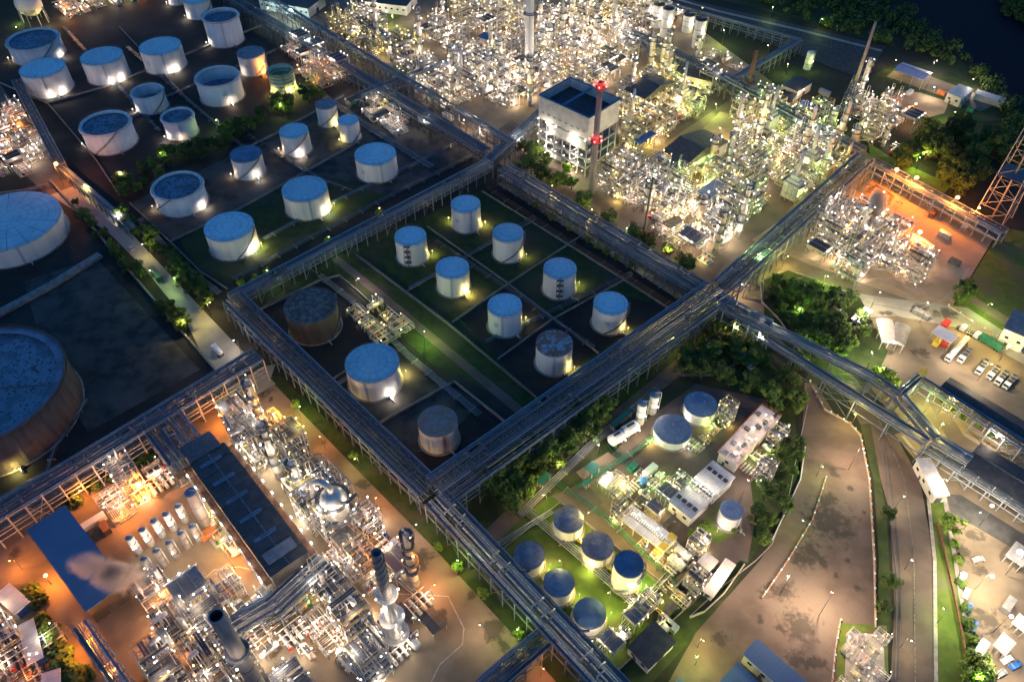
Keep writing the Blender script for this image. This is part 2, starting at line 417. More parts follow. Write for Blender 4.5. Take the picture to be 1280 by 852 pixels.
# roads on the right
sheet('road', [(820, 880), (870, 790), (950, 700), (985, 640), (1000, 590), (1006, 478), (1020, 480), (1045, 520), (1075, 540), (1088, 600), (1095, 700), (1096, 900)], 'old_asphalt', 3)
sheet('road', [(1060, 500), (1080, 500), (1120, 545), (1150, 600), (1166, 690), (1170, 900), (1110, 900), (1118, 760), (1112, 640), (1090, 560)], 'old_asphalt', 3)
sheet('yard', [(890, 372), (950, 300), (1010, 325), (1180, 375), (1340, 460), (1340, 900), (1240, 900), (1205, 800), (1190, 700), (1180, 620), (1120, 545), (1040, 470), (960, 425)], 'concrete', 2)
sheet('road', [(1010, 400), (1120, 395), (1200, 410), (1340, 490), (1340, 470), (1210, 385), (1090, 370), (1000, 350), (950, 350)], 'pale_concrete', 3)
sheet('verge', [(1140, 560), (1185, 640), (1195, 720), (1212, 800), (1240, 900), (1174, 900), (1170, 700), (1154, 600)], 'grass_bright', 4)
sheet('verge', [(1075, 530), (1088, 530), (1108, 640), (1114, 760), (1104, 900), (1096, 790), (1098, 700), (1092, 600)], 'grass', 4)
sheet('lawn', [(955, 350), (985, 338), (1075, 372), (1110, 440), (1090, 480), (1010, 470), (955, 395)], 'grass', 4)
# upper process grounds
sheet('yard', [(300, -60), (370, 0), (625, 205), (885, 370), (950, 300), (1090, 195), (880, 40), (760, -70)], 'concrete', 1)
sheet('yard', [(1090, 195), (1250, 285), (1185, 392), (1010, 330), (940, 300)], 'sand', 2)
sheet('road', [(600, 178), (640, 150), (905, 330), (880, 368)], 'old_asphalt', 3)
sheet('road', [(280, 0), (330, -30), (480, 80), (640, 190), (615, 212), (450, 100)], 'old_asphalt', 3)
sheet('lawn', [(480, 85), (540, 125), (560, 122), (500, 80)], 'grass_bright', 4)
sheet('lawn', [(465, 25), (500, 5), (515, 8), (515, 14), (480, 33)], 'grass_bright', 4)
sheet('road', [(800, 165), (930, 95), (945, 103), (830, 180)], 'old_asphalt', 4)
sheet('lawn', [(860, 180), (900, 140), (945, 150), (920, 178)], 'sand', 3)
# canal road, top right
sheet('road', [(845, -4), (1108, 58), (1080, 100), (935, 45), (835, 8)], 'stain', 3)
strip('path', [(820, -8), (900, 15), (1000, 38), (1102, 64)], 3.0, 'pale_concrete', 5)
strip('path', [(850, 10), (940, 34), (1040, 60)], 4, 'old_asphalt', 5)
sheet('lawn', [(830, -18), (1000, 25), (1120, 60), (1110, 30), (1000, 0), (880, -30)], 'grass', 3)
sheet('lawn', [(1080, 100), (1120, 80), (1200, 75), (1270, 150), (1160, 155), (1100, 140)], 'grass', 2)
sheet('yard', [(1108, 132), (1122, 112), (1150, 116), (1186, 128), (1180, 142), (1150, 150)], 'sand', 3)
sheet('path', [(1108, 96), (1126, 82), (1250, 128), (1225, 140), (1190, 125)], 'concrete', 3)
sheet('road', [(1183, 618), (1200, 618), (1300, 680), (1300, 705), (1188, 640)], 'asphalt', 4)
sheet('road', [(1162, 505), (1175, 500), (1205, 545), (1300, 600), (1300, 618), (1190, 560)], 'old_asphalt', 4)
sheet('road', [(1060, 470), (1085, 480), (1130, 540), (1110, 545)], 'asphalt', 5)
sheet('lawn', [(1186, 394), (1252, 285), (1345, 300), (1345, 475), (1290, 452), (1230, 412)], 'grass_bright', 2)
sheet('path', [(1200, 360), (1262, 398), (1300, 430), (1300, 440), (1258, 408), (1196, 368)], 'concrete', 4)
sheet('canal_bank', [(1085, 178), (1110, 195), (1190, 232), (1180, 242), (1088, 198)], 'grass_bright', 4)
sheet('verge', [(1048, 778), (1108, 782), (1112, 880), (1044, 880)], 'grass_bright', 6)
sheet('slab', [(1058, 790), (1104, 793), (1107, 880), (1054, 880)], 'pale_concrete', 7)
# kerb lines
kerb([(1010, 505), (998, 560), (985, 625), (965, 680), (945, 700), (900, 735), (862, 770)])
kerb([(230, 745), (268, 712), (300, 708), (330, 716), (345, 740)], .4)
kerb([(560, 655), (610, 700), (700, 800), (760, 870)], .3)
kerb([(458, 740), (560, 745), (580, 785), (578, 805), (550, 830), (535, 860)], .35)
kerb([(1075, 372), (1000, 342), (975, 340), (955, 352), (952, 378), (985, 405), (1000, 440)], .35)
kerb([(1005, 318), (1075, 358), (1085, 350), (1100, 347), (1145, 364), (1165, 350)], .35)
kerb([(1088, 374), (1115, 386), (1150, 386), (1180, 374), (1200, 352), (1212, 334)], .5)
# bund walls
BG = 'low concrete bund walls of the tank basins'
bund('long dark bund wall between the left road and the huge left basin', [(64, 228), (120, 290), (200, 384), (274, 468)], 1.8, .8, grp=BG)
bund('broad bund wall crossing the basin between the two huge left tanks', [(-60, 418), (0, 393), (65, 358), (126, 320)], 1.6, 4.0, grp=BG)
bund('bund wall behind the huge rimmed tank, on the upper basin edge', [(62, 232), (30, 240), (-60, 250)], 1.6, .6, grp=BG)
bund('bund wall with kinked corner around the dark dirty tank', [(305, 398), (398, 352), (424, 345), (470, 385), (500, 420), (390, 492)], 1.2, .5, grp=BG)
bund('bund wall between the wide blue-roofed tank and the rusty tank', [(395, 492), (455, 540), (560, 482), (568, 478), (640, 535)], 1.2, .7, grp=BG)
bund('bund wall along the fence of the eight-tank lawn, path side', [(450, 322), (561, 405), (670, 497)], 1.1, .4, grp=BG)
bund('cross bund wall splitting the eight-tank lawn before the end tanks', [(565, 404), (636, 355), (735, 290)], 1.1, .5, grp=BG)
bund('middle bund wall running lengthwise between the tank rows', [(534, 284), (636, 356), (748, 442)], 1.1, .5, grp=BG)
bund('rear bund wall of the eight-tank lawn below the drain pipes', [(603, 240), (735, 322), (845, 392)], 1.1, .5, grp=BG)
bund('bund wall between the second and third tank pairs', [(509, 365), (590, 318), (670, 275)], 1.0, .4, grp=BG)
bund('bund wall separating the rusty-topped tank basin', [(622, 450), (690, 400), (790, 345)], 1.0, .5, grp=BG)
bund('pale bund wall below the floating-roof tank beside the tree line', [(163, 255), (213, 303), (300, 262), (445, 180)], 1.2, .6, grp=BG)
bund('bund wall edging the lawn basin of the two wide tanks', [(213, 303), (250, 340), (285, 362)], 1.2, .5, grp=BG)
bund('bund wall in front of the lone blue tank basin', [(300, 190), (345, 168), (430, 120)], 1.2, .5, grp=BG)
bund('lengthwise bund wall through the upper tank group', [(150, 35), (240, 130), (300, 180)], 1.2, .5, grp=BG)
bund('bund wall left of the upper tank group along the verge', [(-10, 100), (60, 130), (120, 200), (150, 245)], 1.2, .5, grp=BG)
bund('bund wall crossing between the upper tanks and the trees', [(60, 130), (130, 110), (235, 68), (330, 32)], 1.2, .5, grp=BG)
bund('bund wall of the small round tank lawn beside the wide rack', [(612, 700), (700, 628), (862, 756), (772, 838)], .9, .4, grp=BG)

# oil and damp stains on the paving, as part of the paving's own surface
def stains(mat, spots, c):
    m = MAT[mat]; n = m.node_tree.nodes; l = m.node_tree.links; b = n['Principled BSDF']; old = b.inputs['Base Color'].links[0].from_socket
    ge = n.new('ShaderNodeNewGeometry'); prev = None
    for x, y, r, sx in spots:
        g = G(x, y); mp = n.new('ShaderNodeVectorMath'); mp.operation = 'SUBTRACT'; l.new(ge.outputs['Position'], mp.inputs[0]); mp.inputs[1].default_value = (g.x, g.y, 0)
        sc_ = n.new('ShaderNodeVectorMath'); sc_.operation = 'MULTIPLY'; l.new(mp.outputs[0], sc_.inputs[0]); sc_.inputs[1].default_value = (1 / (r * sx * 1.3), 1 / (r * 1.3), 0)
        ln = n.new('ShaderNodeVectorMath'); ln.operation = 'LENGTH'; l.new(sc_.outputs[0], ln.inputs[0])
        if prev is None: prev = ln.outputs['Value']
        else:
            mn = n.new('ShaderNodeMath'); mn.operation = 'MINIMUM'; l.new(prev, mn.inputs[0]); l.new(ln.outputs['Value'], mn.inputs[1]); prev = mn.outputs[0]
    no = n.new('ShaderNodeTexNoise'); no.inputs['Scale'].default_value = .33; no.inputs['Detail'].default_value = 9; no.inputs['Roughness'].default_value = .66; l.new(ge.outputs['Position'], no.inputs['Vector'])
    a = n.new('ShaderNodeMath'); a.operation = 'MULTIPLY_ADD'; a.inputs[1].default_value = -1.0; a.inputs[2].default_value = .85; l.new(prev, a.inputs[0])
    c_ = n.new('ShaderNodeMath'); c_.operation = 'MULTIPLY_ADD'; c_.inputs[1].default_value = 3.6; c_.inputs[2].default_value = -1.6; l.new(no.outputs['Fac'], c_.inputs[0])
    mx = n.new('ShaderNodeMath'); mx.operation = 'MINIMUM'; mx.inputs[1].default_value = 1.0; l.new(a.outputs[0], mx.inputs[0])
    d = n.new('ShaderNodeMath'); d.operation = 'ADD'; l.new(mx.outputs[0], d.inputs[0]); l.new(c_.outputs[0], d.inputs[1])
    e = n.new('ShaderNodeMapRange'); e.inputs[1].default_value = 0; e.inputs[2].default_value = .6; e.inputs[4].default_value = .86; l.new(d.outputs[0], e.inputs[0])
    x = n.new('ShaderNodeMix'); x.data_type = 'RGBA'; l.new(e.outputs[0], x.inputs[0]); l.new(old, x.inputs[6]); x.inputs[7].default_value = (*c, 1); l.new(x.outputs[2], b.inputs['Base Color'])
stains('old_asphalt', [(1037, 652, 7, 1), (1034, 626, 3, 1.2), (1012, 690, 5, .7), (1000, 700, 3, 1), (1028, 702, 2.4, .8), (975, 738, 3, 1.6), (1000, 782, 4.6, 1), (996, 822, 2.4, 1.4), (1018, 828, 2.0, 1.8), (976, 785, 1.4, 1), (1042, 590, 2.2, .6), (1060, 700, 1.1, 1), (900, 800, 2.2, 1.3), (1072, 735, 1.2, 1), (1056, 668, 1, 1), (1080, 640, .9, 1), (1046, 720, 1, 1), (950, 775, 1.2, 1), (1062, 610, 1, 1)], (.035, .03, .026))
stains('concrete', [(530, 692, 1.8, 1.8), (526, 706, 2.4, 1), (548, 770, 2.2, 1.4), (618, 786, 4, .8), (630, 806, 2, 1), (455, 605, 2.4, 1), (365, 545, 1.4, 1.6), (325, 490, 2.4, 1.5), (338, 500, 1.4, 1), (405, 553, 1.2, 1), (590, 745, 1.5, 1), (110, 745, 1.6, 2), (20, 690, 2, 1), (1215, 668, 2, 2), (1205, 690, 2.4, 1), (1232, 772, 3, 1.6), (1245, 790, 2, 1), (1228, 712, 1.8, 1.5), (1150, 440, 2.4, 1.2), (1110, 440, 1.6, 1)], (.05, .042, .032))
stains('pale_concrete', [(1110, 392, 1.5, 2), (1150, 385, 2.6, 1.2), (1080, 362, 1.8, 1), (1118, 368, 2.2, 1.3), (1182, 392, 3, 1.8), (120, 278, 1.5, 1), (190, 345, 1.2, 1)], (.07, .06, .05))
M('line_paint', (.26, .25, .22), (.10, .09, .08), 1.2, .7, world=True)
for pts in ([(1085, 500), (1110, 548), (1130, 600), (1142, 690), (1144, 870)], [(960, 360), (1010, 345), (1090, 380), (1200, 400), (1290, 478)]):
    strip('painted_line', pts, .28, 'line_paint', 7)
for pts in ([(1106, 556), (1118, 640), (1126, 720), (1124, 870)], [(1101, 560), (1112, 640), (1121, 720), (1119, 870)]):
    tag(ridge(pts, .16, .18, .2).build('rail', 'steel'), kind='structure')
strip('kerb_walk', [(1145, 566), (1160, 622), (1168, 700), (1170, 870)], 1.2, 'kerb', 8)
strip('path', [(1128, 545), (1178, 610), (1192, 690), (1205, 770)], 1.4, 'pale_concrete', 8)
# ------------------------------------------------------------------ lamps
LAMPN = {'n': 0}
def street_lamp(head, kind, power, label, h=8.0, group='tall pole lamps along roads and yards', arm=1.2, ang=None):
    """head: pixel where the lamp head is seen"""
    g = G(head[0], head[1], h); ang = LAMPN['n'] * 1.3 if ang is None else ang; LAMPN['n'] += 1
    base = Vector((g.x - math.cos(ang) * arm, g.y - math.sin(ang) * arm, 0))
    t = thing('street_lamp', label, 'lamp', base, group)
    MB().tube([(0, 0, 0), (0, 0, h * .6), (0, 0, h)], [.10, .08, .06], 6).build('pole', 'dark_steel', t, True)
    MB().tube([(0, 0, h - .1), (math.cos(ang) * arm * .5, math.sin(ang) * arm * .5, h + .25), (math.cos(ang) * arm, math.sin(ang) * arm, h + .3)], .06, 5).build('arm', 'dark_steel', t, True)
    MB().box((math.cos(ang) * arm, math.sin(ang) * arm, h + .32), (.9, .4, .16), ang).build('lamp_head', 'dark_steel', t, True)
    br = .95 if power >= 9000 and kind != 'pink' else (.6 if power > 5500 and kind != 'pink' else .32)
    MB().sphere((math.cos(ang) * arm, math.sin(ang) * arm, h + .1), br, 10, 6, .8).build('bulb', 'bulb_' + ('white' if kind in ('pink', 'warm') else kind), t, True)
    light(t, (math.cos(ang) * arm, math.sin(ang) * arm, h - br - .35), kind, power * 1.7, .25)
    return t
TL = []
def foot_lamp(x, y, kind, power, label, h=2.6):
    t = thing('yard_lamp', label, 'lamp', (x, y, 0), 'short yard lamps at the feet of the storage tanks')
    MB().tube([(0, 0, 0), (0, 0, h)], .07, 5).build('pole', 'galv', t, True)
    MB().box((0, 0, h + .35), (.5, .5, .12)).build('lamp_head', 'galv', t, True)
    MB().sphere((0, 0, h + .15), .2, 8, 5).build('bulb', 'bulb_' + ('white' if kind == 'pink' else kind), t, True)
    light(t, (0, 0, h - .25), kind, power * (2.8 if kind in ('yellow', 'green') else 1.25), .2)

# ------------------------------------------------------------------ storage tanks
def fit_tank(cx, cy, wpx, by):
    lo, hi = 1.0, 40.0
    for _ in range(30):
        h = (lo + hi) / 2
        c = G(cx, cy, h); dep = P(c.x, c.y, h)[2]; r = wpx / 2 * dep / CAM_F
        ymax = max(P(c.x + r * math.cos(a), c.y + r * math.sin(a), 0)[1] for a in [k * .2 for k in range(32)])
        if ymax < by: lo = h
        else: hi = h
    return c.x, c.y, r, h
def tank(cx, cy, wpx, by, label, top='cone', roofm='tank_roof', shellm='tank_shell', stair='spiral', lamp='white', sa=-1.2, lp=900, lamps=None, rim=True, marks=False, h=None):
    x, y, r, hh = fit_tank(cx, cy, wpx, by)
    h = h or hh
    N = 48 if r > 8 else 36
    t = thing('storage_tank', label, 'storage tank', (x, y, 0), 'cylindrical storage tanks of the tank farms')
    MB().lathe((0, 0, 0), [(r + .8, 0), (r + .8, .25), (r + .1, .3)], N).build('foundation_ring', 'wall_concrete', t, True)
    if top == 'cone':
        MB().lathe((0, 0, 0), [(r, .25), (r, h * .5), (r, h)], N).build('shell', shellm, t, True)
        MB().lathe((0, 0, 0), [(r + .12, h - .1), (r + .12, h + .08), (r * .5, h + .08 + r * .035), (.01, h + .08 + r * .07)], N).flat().build('roof', roofm, t, True)
        rg = random.Random(int(cx * 7 + cy))
        for k in range(4):
            a = rg.uniform(0, 6.28); q = r * rg.uniform(.2, .85); MB().tube([(q * math.cos(a), q * math.sin(a), h), (q * math.cos(a), q * math.sin(a), h + rg.uniform(.6, 1.1))], rg.uniform(.12, .3), 6).build('roof_vent', roofm, t, True)
    else:                                            # open rim, floating deck below it
        dz = h * (.84 if top == 'float' else .35)
        th = .12
        MB().lathe((0, 0, 0), [(r, .25), (r, h), (r - th, h), (r - th, dz)], N).build('shell', shellm, t, True)
        MB().lathe((0, 0, 0), [(r - th, dz), (r * .82, dz + .05), (r * .8, dz - .25), (.01, dz - .15)], N).build('floating_roof', 'deck_dark' if top == 'float' else 'tank_roof_dark', t, True)
        MB().lathe((0, 0, 0), [(r - th, h - 1.0), (r * .9, h - 1.0), (r * .9, h - .85), (r - th, h - .85)], N).build('inner_walkway', roofm, t, True)
        lad = MB(); lad.bar((r * .9, 0, h), (-.1 * r, 0, dz + .3), .7, .15); lad.bar((r * .9, .4, h + .9), (-.1 * r, .4, dz + 1.2), .08)
        lad.build('rolling_ladder', 'dark_steel', t, True)
        for k in range(10):
            a = 6.283 * k / 10; MB().lathe((r * .62 * math.cos(a), r * .62 * math.sin(a), dz - .2), [(.01, .5), (.5, .45), (.55, 0)], 8).build('pontoon_hatch', 'steel', t, True)
        MB().lathe((0, 0, 0), [(r + .05, h - 1.2), (r + .7, h - 1.2), (r + .7, h - 1.05), (r + .05, h - 1.05)], N).build('wind_girder', shellm, t, True)
    if rim:                                          # handrail round the rim
        hr = MB(); K = max(16, int(r * 2))
        for k in range(K):
            a, b = 6.2832 * k / K, 6.2832 * (k + 1) / K
            pa = Vector((r * math.cos(a), r * math.sin(a), h)); pb = Vector((r * math.cos(b), r * math.sin(b), h))
            hr.bar(pa, pa + Vector((0, 0, 1.05)), .06)
            for z in (.55, 1.05): hr.bar(pa + Vector((0, 0, z)), pb + Vector((0, 0, z)), .06)
        hr.build('handrail', 'steel', t, True)
    if stair == 'spiral':
        s = MB(); K = 26; span = min(2.6, h * 1.25 / r)
        for k in range(K):
            a = sa + span * k / K; z = .3 + (h - .3) * (k + 1) / K
            s.box(((r + .5) * math.cos(a), (r + .5) * math.sin(a), z), (.9, span / K * r + .05, .12), a)
        pts = [((r + .95) * math.cos(sa + span * k / K), (r + .95) * math.sin(sa + span * k / K), .3 + (h - .3) * (k + 1) / K + 1) for k in range(K)]
        s.tube(pts, .06, 4); s.tube([(p[0], p[1], p[2] - .8) for p in pts], .1, 4)
        s.build('spiral_stair', 'steel', t, True)
    elif stair == 'ladder':
        s = MB(); a = sa; ca, sn = math.cos(a), math.sin(a)
        for d in (-.35, .35): s.bar(((r + .35) * ca - d * sn, (r + .35) * sn + d * ca, .2), ((r + .35) * ca - d * sn, (r + .35) * sn + d * ca, h + 1), .1)
        for k in range(int(h / .6)): s.box(((r + .35) * ca, (r + .35) * sn, .5 + k * .6), (.06, .7, .06), a)
        s.build('ladder', 'steel', t, True)
    else:                                            # zigzag stair tower on the wall
        s = MB(); ca, sn = math.cos(sa), math.sin(sa)
        K = max(3, int(h / 3))
        def pt(d, z, o=.9): return ((r + o) * ca - d * sn, (r + o) * sn + d * ca, z)
        for k in range(K):
            z0, z1 = h * k / K, h * (k + 1) / K; sgn = 1 if k % 2 else -1
            s.bar(pt(-.9 * sgn, z0 + .2), pt(.9 * sgn, z1), .7, .14); s.box(pt(0, z1), (1.2, 2.9, .3), sa); s.box(pt(0, z1 + .55, 1.5), (.08, 2.9, .5), sa)
        for d in (-1.5, 1.5): s.bar(pt(d, 0, 1.4), pt(d, h + .9, 1.4), .16)
        s.build('stair_tower', 'dark_steel', t, True)
    pm = MB()                                        # nozzle, valve and manhole at the foot, lower right
    a = -.9; ca, sn = math.cos(a), math.sin(a)
    pm.tube([(r * ca, r * sn, .9), ((r + 3.2) * ca, (r + 3.2) * sn, .9), ((r + 3.4) * ca, (r + 3.4) * sn, .4)], .25, 8)
    pm.lathe(((r + 1.6) * ca, (r + 1.6) * sn, .9), [(.01, -.5), (.5, -.4), (.5, .4), (.15, .5), (.12, 1.1), (.4, 1.12), (.4, 1.2)], 8)
    pm.build('outlet_pipe', 'galv', t, True)
    MB().lathe((0, 0, 0), [(r + .02, h * .97), (r + .06, h * .97), (r + .06, h * .955), (r + .02, h * .955)], N).build('stiffener_ring', 'steel', t, True)
    if marks:
        for i in range(3):
            mk = MB()
            for j in range(4):
                aa = marks + j * .55 / r; mk.box(((r + .03) * math.cos(aa), (r + .03) * math.sin(aa), h * .62 - i * .9), (.05, .4, .28), aa)
            mk.build('stencil_mark', 'dark_steel', t, True)
    rg = random.Random(int(cx + cy * 5))
    for (la, kd, pw) in (lamps if lamps is not None else [(-.75, lamp, lp)]):
        la = R(la) if abs(la) > 7 else la
        foot_lamp(x + (r + 2.2) * math.cos(la), y + (r + 2.2) * math.sin(la), kd, pw, ('left' if math.cos(la) < -.2 else 'right') + ' foot lamp of ' + label)
    TL.append((x, y, r)); return t
M('dirty_roof', (.13, .085, .065), (.24, .19, .17), .5, .9, detail=9, rings=(3.1, .1, (.08, .06, .05)))
DG, DR = 'tank_roof_grey', 'tank_roof_dark'
tank(40.5, 48, 62, 83, 'open-topped tank with floating roof, behind another at the upper left', 'float', lamps=[(-.2, 'white', 1400), (-2.6, 'pink', 800)])
tank(53, 85, 54, 124, 'blue-roofed white tank standing directly before an open-topped tank', marks=-1.2, lamps=[(-.6, 'white', 1700), (-1.15, 'white', 1500)], stair='ladder')
tank(127, 70, 51, 107.5, 'blue-roofed white tank, second of the upper left row of solid roofs', lamps=[(-.55, 'white', 1700), (-1.1, 'white', 1300)], stair='ladder')
tank(200, 57.5, 50.5, 94, 'blue-roofed white tank, third of the upper left row of solid roofs', lamps=[(-.75, 'white', 1700), (-1.1, 'white', 800)], marks=-2.1, stair='ladder')
tank(275, 18.5, 44, 60.5, 'tall open-topped tank at the far end beside the pipe corridor', 'float', lamps=[(-2.5, 'white', 1600)], stair='ladder', sa=-1.3)
tank(245, -2, 33, 25.5, 'small tank cut by the upper edge, beside an open tank', lamps=[(-2.4, 'white', 1500)])
tank(219, -12, 23, 7.5, 'narrow tank mostly above the picture edge', lamps=[(-2.4, 'white', 1200)], stair='none' if 0 else 'ladder')
tank(313, 65.5, 33.5, 96, 'white tank with dull dark roof beside an orange flare-bright lamp', roofm=DG, lamps=[(-2.3, 'white', 1200), (-.7, 'orange', 3500)], marks=-1.9)
tank(271, 94.5, 54, 134, 'open-topped white tank with deep dark interior and stencilled wall', 'deep', marks=-1.15, lamps=[(-.9, 'pink', 1900)], stair='ladder', sa=.3)
tank(183.5, 113, 39, 144, 'smallish open-topped deep tank in the middle of the upper group', 'deep', lamps=[(-2.5, 'white', 1700)])
tank(131, 153, 60.5, 194.5, 'wide open-topped tank with floating roof and diagonal stair, lowest left', 'float', sa=-1.9, lamps=[(-2.8, 'white', 500)])
tank(221, 143.5, 39, 176, 'smallish open-topped tank with floating roof before the tree line', 'float', lamps=[(-2.3, 'white', 1500), (-1.3, 'pink', 700)], stair='ladder')
tank(307, 192.5, 38.5, 226, 'blue-roofed narrow tank with diagonal stair below the tree line', roofm=DR, sa=-2.1, lamps=[(-.9, 'white', 1700), (-2.6, 'pink', 1000)])
tank(221, 231, 62, 272, 'wide floating-roof tank beside the left road trees', 'float', sa=-2.6, lamps=[(-.4, 'white', 1800), (-2.7, 'pink', 1100)])
tank(286, 283, 60.5, 326, 'wide solid blue-roofed tank on the lawn, left of its twin', lamps=[(-.5, 'white', 2000), (-.1, 'yellow', 1100)])
tank(380.5, 236, 56, 276, 'wide solid blue-roofed tank on the lawn, right of its twin', lamps=[(-.5, 'white', 2000), (0, 'yellow', 900)], stair='ladder')
tank(469, 192.5, 51.5, 229.5, 'solitary wide blue-roofed tank on dark paving by the upper rack', lamps=[], marks=-2.2, stair='ladder')
tank(367, 163.5, 36, 197, 'blue-roofed tank with diagonal stair, left of the tight tank pair', lamps=[(-1.2, 'white', 1800), (-2.9, 'pink', 1500)], sa=-2.2)
tank(407, 130, 26, 160, 'slim grey-roofed tank with diagonal stair, rear one of a tight pair', roofm=DG, lamps=[(-.7, 'yellow', 1000)], sa=-2.2)
tank(435, 150, 26, 179, 'slim blue-roofed tank with stencils, front one of a tight pair', lamps=[(-2.3, 'yellow', 500)], marks=-2.2)
tank(350, 87, 32, 119, 'open-topped tank with banded wall lit yellow', 'deep', shellm='banded_lit_tank', lamps=[(-.9, 'yellow', 2200), (-2.2, 'yellow', 1400), (.1, 'green', 1500)], stair='ladder')
tank(10, 276, 124, 336, 'huge solid blue-roofed tank cut by the left picture edge', lamps=[], stair='ladder', sa=-1.0)
tank(-31, 481, 208, 603, 'giant open-topped tank with blotched floating roof at the left edge', 'float', shellm='dirty_shell', roofm='tank_roof_dark', lamps=[(-.95, 'yellow', 1500)], stair='ladder', sa=-.8)
G8 = [(-.4, 'yellow', 700)]
tank(582, 255, 37, 292, 'rearmost small white tank of the eight-tank lawn, beside the upper rack', lamps=[(-.1, 'yellow', 800), (2.9, 'yellow', 500)], marks=-2.3, stair='ladder')
tank(513, 295, 39.5, 333, 'small tank with dark stair tower, left end of front row', stair='zig', sa=-1.7, lamps=[(.1, 'yellow', 700)])
tank(565.5, 334.5, 42, 372, 'small white tank with bright foot lamp, second of the front row', lamps=[(-.7, 'yellow', 1500)], stair='ladder', sa=-1.6)
tank(635, 291, 39, 329, 'small white tank with diagonal stair, second of the rear row', lamps=[(-.4, 'yellow', 400)], sa=-1.9)
tank(700, 335.5, 41.5, 375, 'small tank with blotched roof and stair tower, rear row third', stair='zig', sa=-1.6, lamps=[(.2, 'yellow', 500)])
tank(763.5, 379, 43, 418.5, 'small white tank ending the rear row by the wide rack', lamps=[(-.6, 'yellow', 800)], sa=-1.9, marks=-1.9)
tank(631, 381.5, 43, 422, 'small white tank, third of the front row on dark paving', lamps=[(.3, 'yellow', 500)], marks=-2.2, stair='ladder', sa=-1.7)
tank(693, 429, 46, 470, 'white tank with rust-mottled roof at the end of the front row', roofm='rust_roof', lamps=[(-.5, 'yellow', 900)], stair='ladder', sa=-1.6)
tank(388, 382, 65, 431, 'dirty unpainted dark brown tank in its own kinked basin', roofm='dirty_roof', shellm='dirty_shell', lamps=[], sa=-.7)
tank(465, 453, 67, 502, 'wide white tank with clean blue roof in the lower middle basin', lamps=[(-.85, 'white', 2200), (.3, 'yellow', 900)], stair='ladder', sa=-1.7)
tank(547, 526, 49.5, 568, 'rusty-topped tank with rust streaks down its wall', roofm='rusty_roof_full', shellm='rust_shell', lamps=[], stair='ladder', rim=False)
tank(876, 505, 41, 532, 'short pale tank with flat blue-grey roof, topmost of the small works', roofm='tank_roof_slate', lamps=[(-2.6, 'white', 900), (-1.2, 'green', 500)], stair='ladder', rim=False)
tank(841, 536, 47, 563, 'low tank with faceted domed roof beside the white bullets', roofm='tank_roof_slate', lamps=[(-2.7, 'yellow', 900), (-1.0, 'white', 500)], stair='ladder', rim=False)
tank(915, 637, 29, 664, 'small pinkish tank standing alone by the curved road hedge', roofm='tank_roof_slate', lamps=[(-2.4, 'white', 500)], stair='ladder', rim=False)
tank(710.5, 649, 38, 677.4, 'grey-roofed tank, rearmost of the lit six-tank lawn', roofm=DG, lamps=[(-.8, 'yellow', 900)], stair='ladder')
tank(747, 682, 40, 710.6, 'slate-roofed tank in the middle of the lit six-tank lawn', roofm=DG, lamps=[(-2.0, 'yellow', 1100)], stair='ladder')
tank(661.5, 693.5, 38.5, 722.5, 'grey-roofed tank nearest the pipe rack corner of the six-tank lawn', roofm=DG, lamps=[(-.2, 'yellow', 900)], sa=-3.0)
tank(698.5, 728, 38.5, 757.6, 'mottled blue-roofed tank beside the rack, middle left of the six', roofm='tank_roof_slate', lamps=[(-.3, 'yellow', 700)], stair='ladder', sa=-2.7)
tank(786, 704.5, 37, 743.5, 'tallest tank of the six, dark blue roof and wrapping stair', roofm='tank_roof_dark', lamps=[(-.4, 'green', 800)], sa=-2.4)
tank(737, 766, 41, 795, 'lowest tank of the six-tank lawn with dark blue roof', roofm='tank_roof_dark', lamps=[(.2, 'yellow', 700)], sa=-2.9)
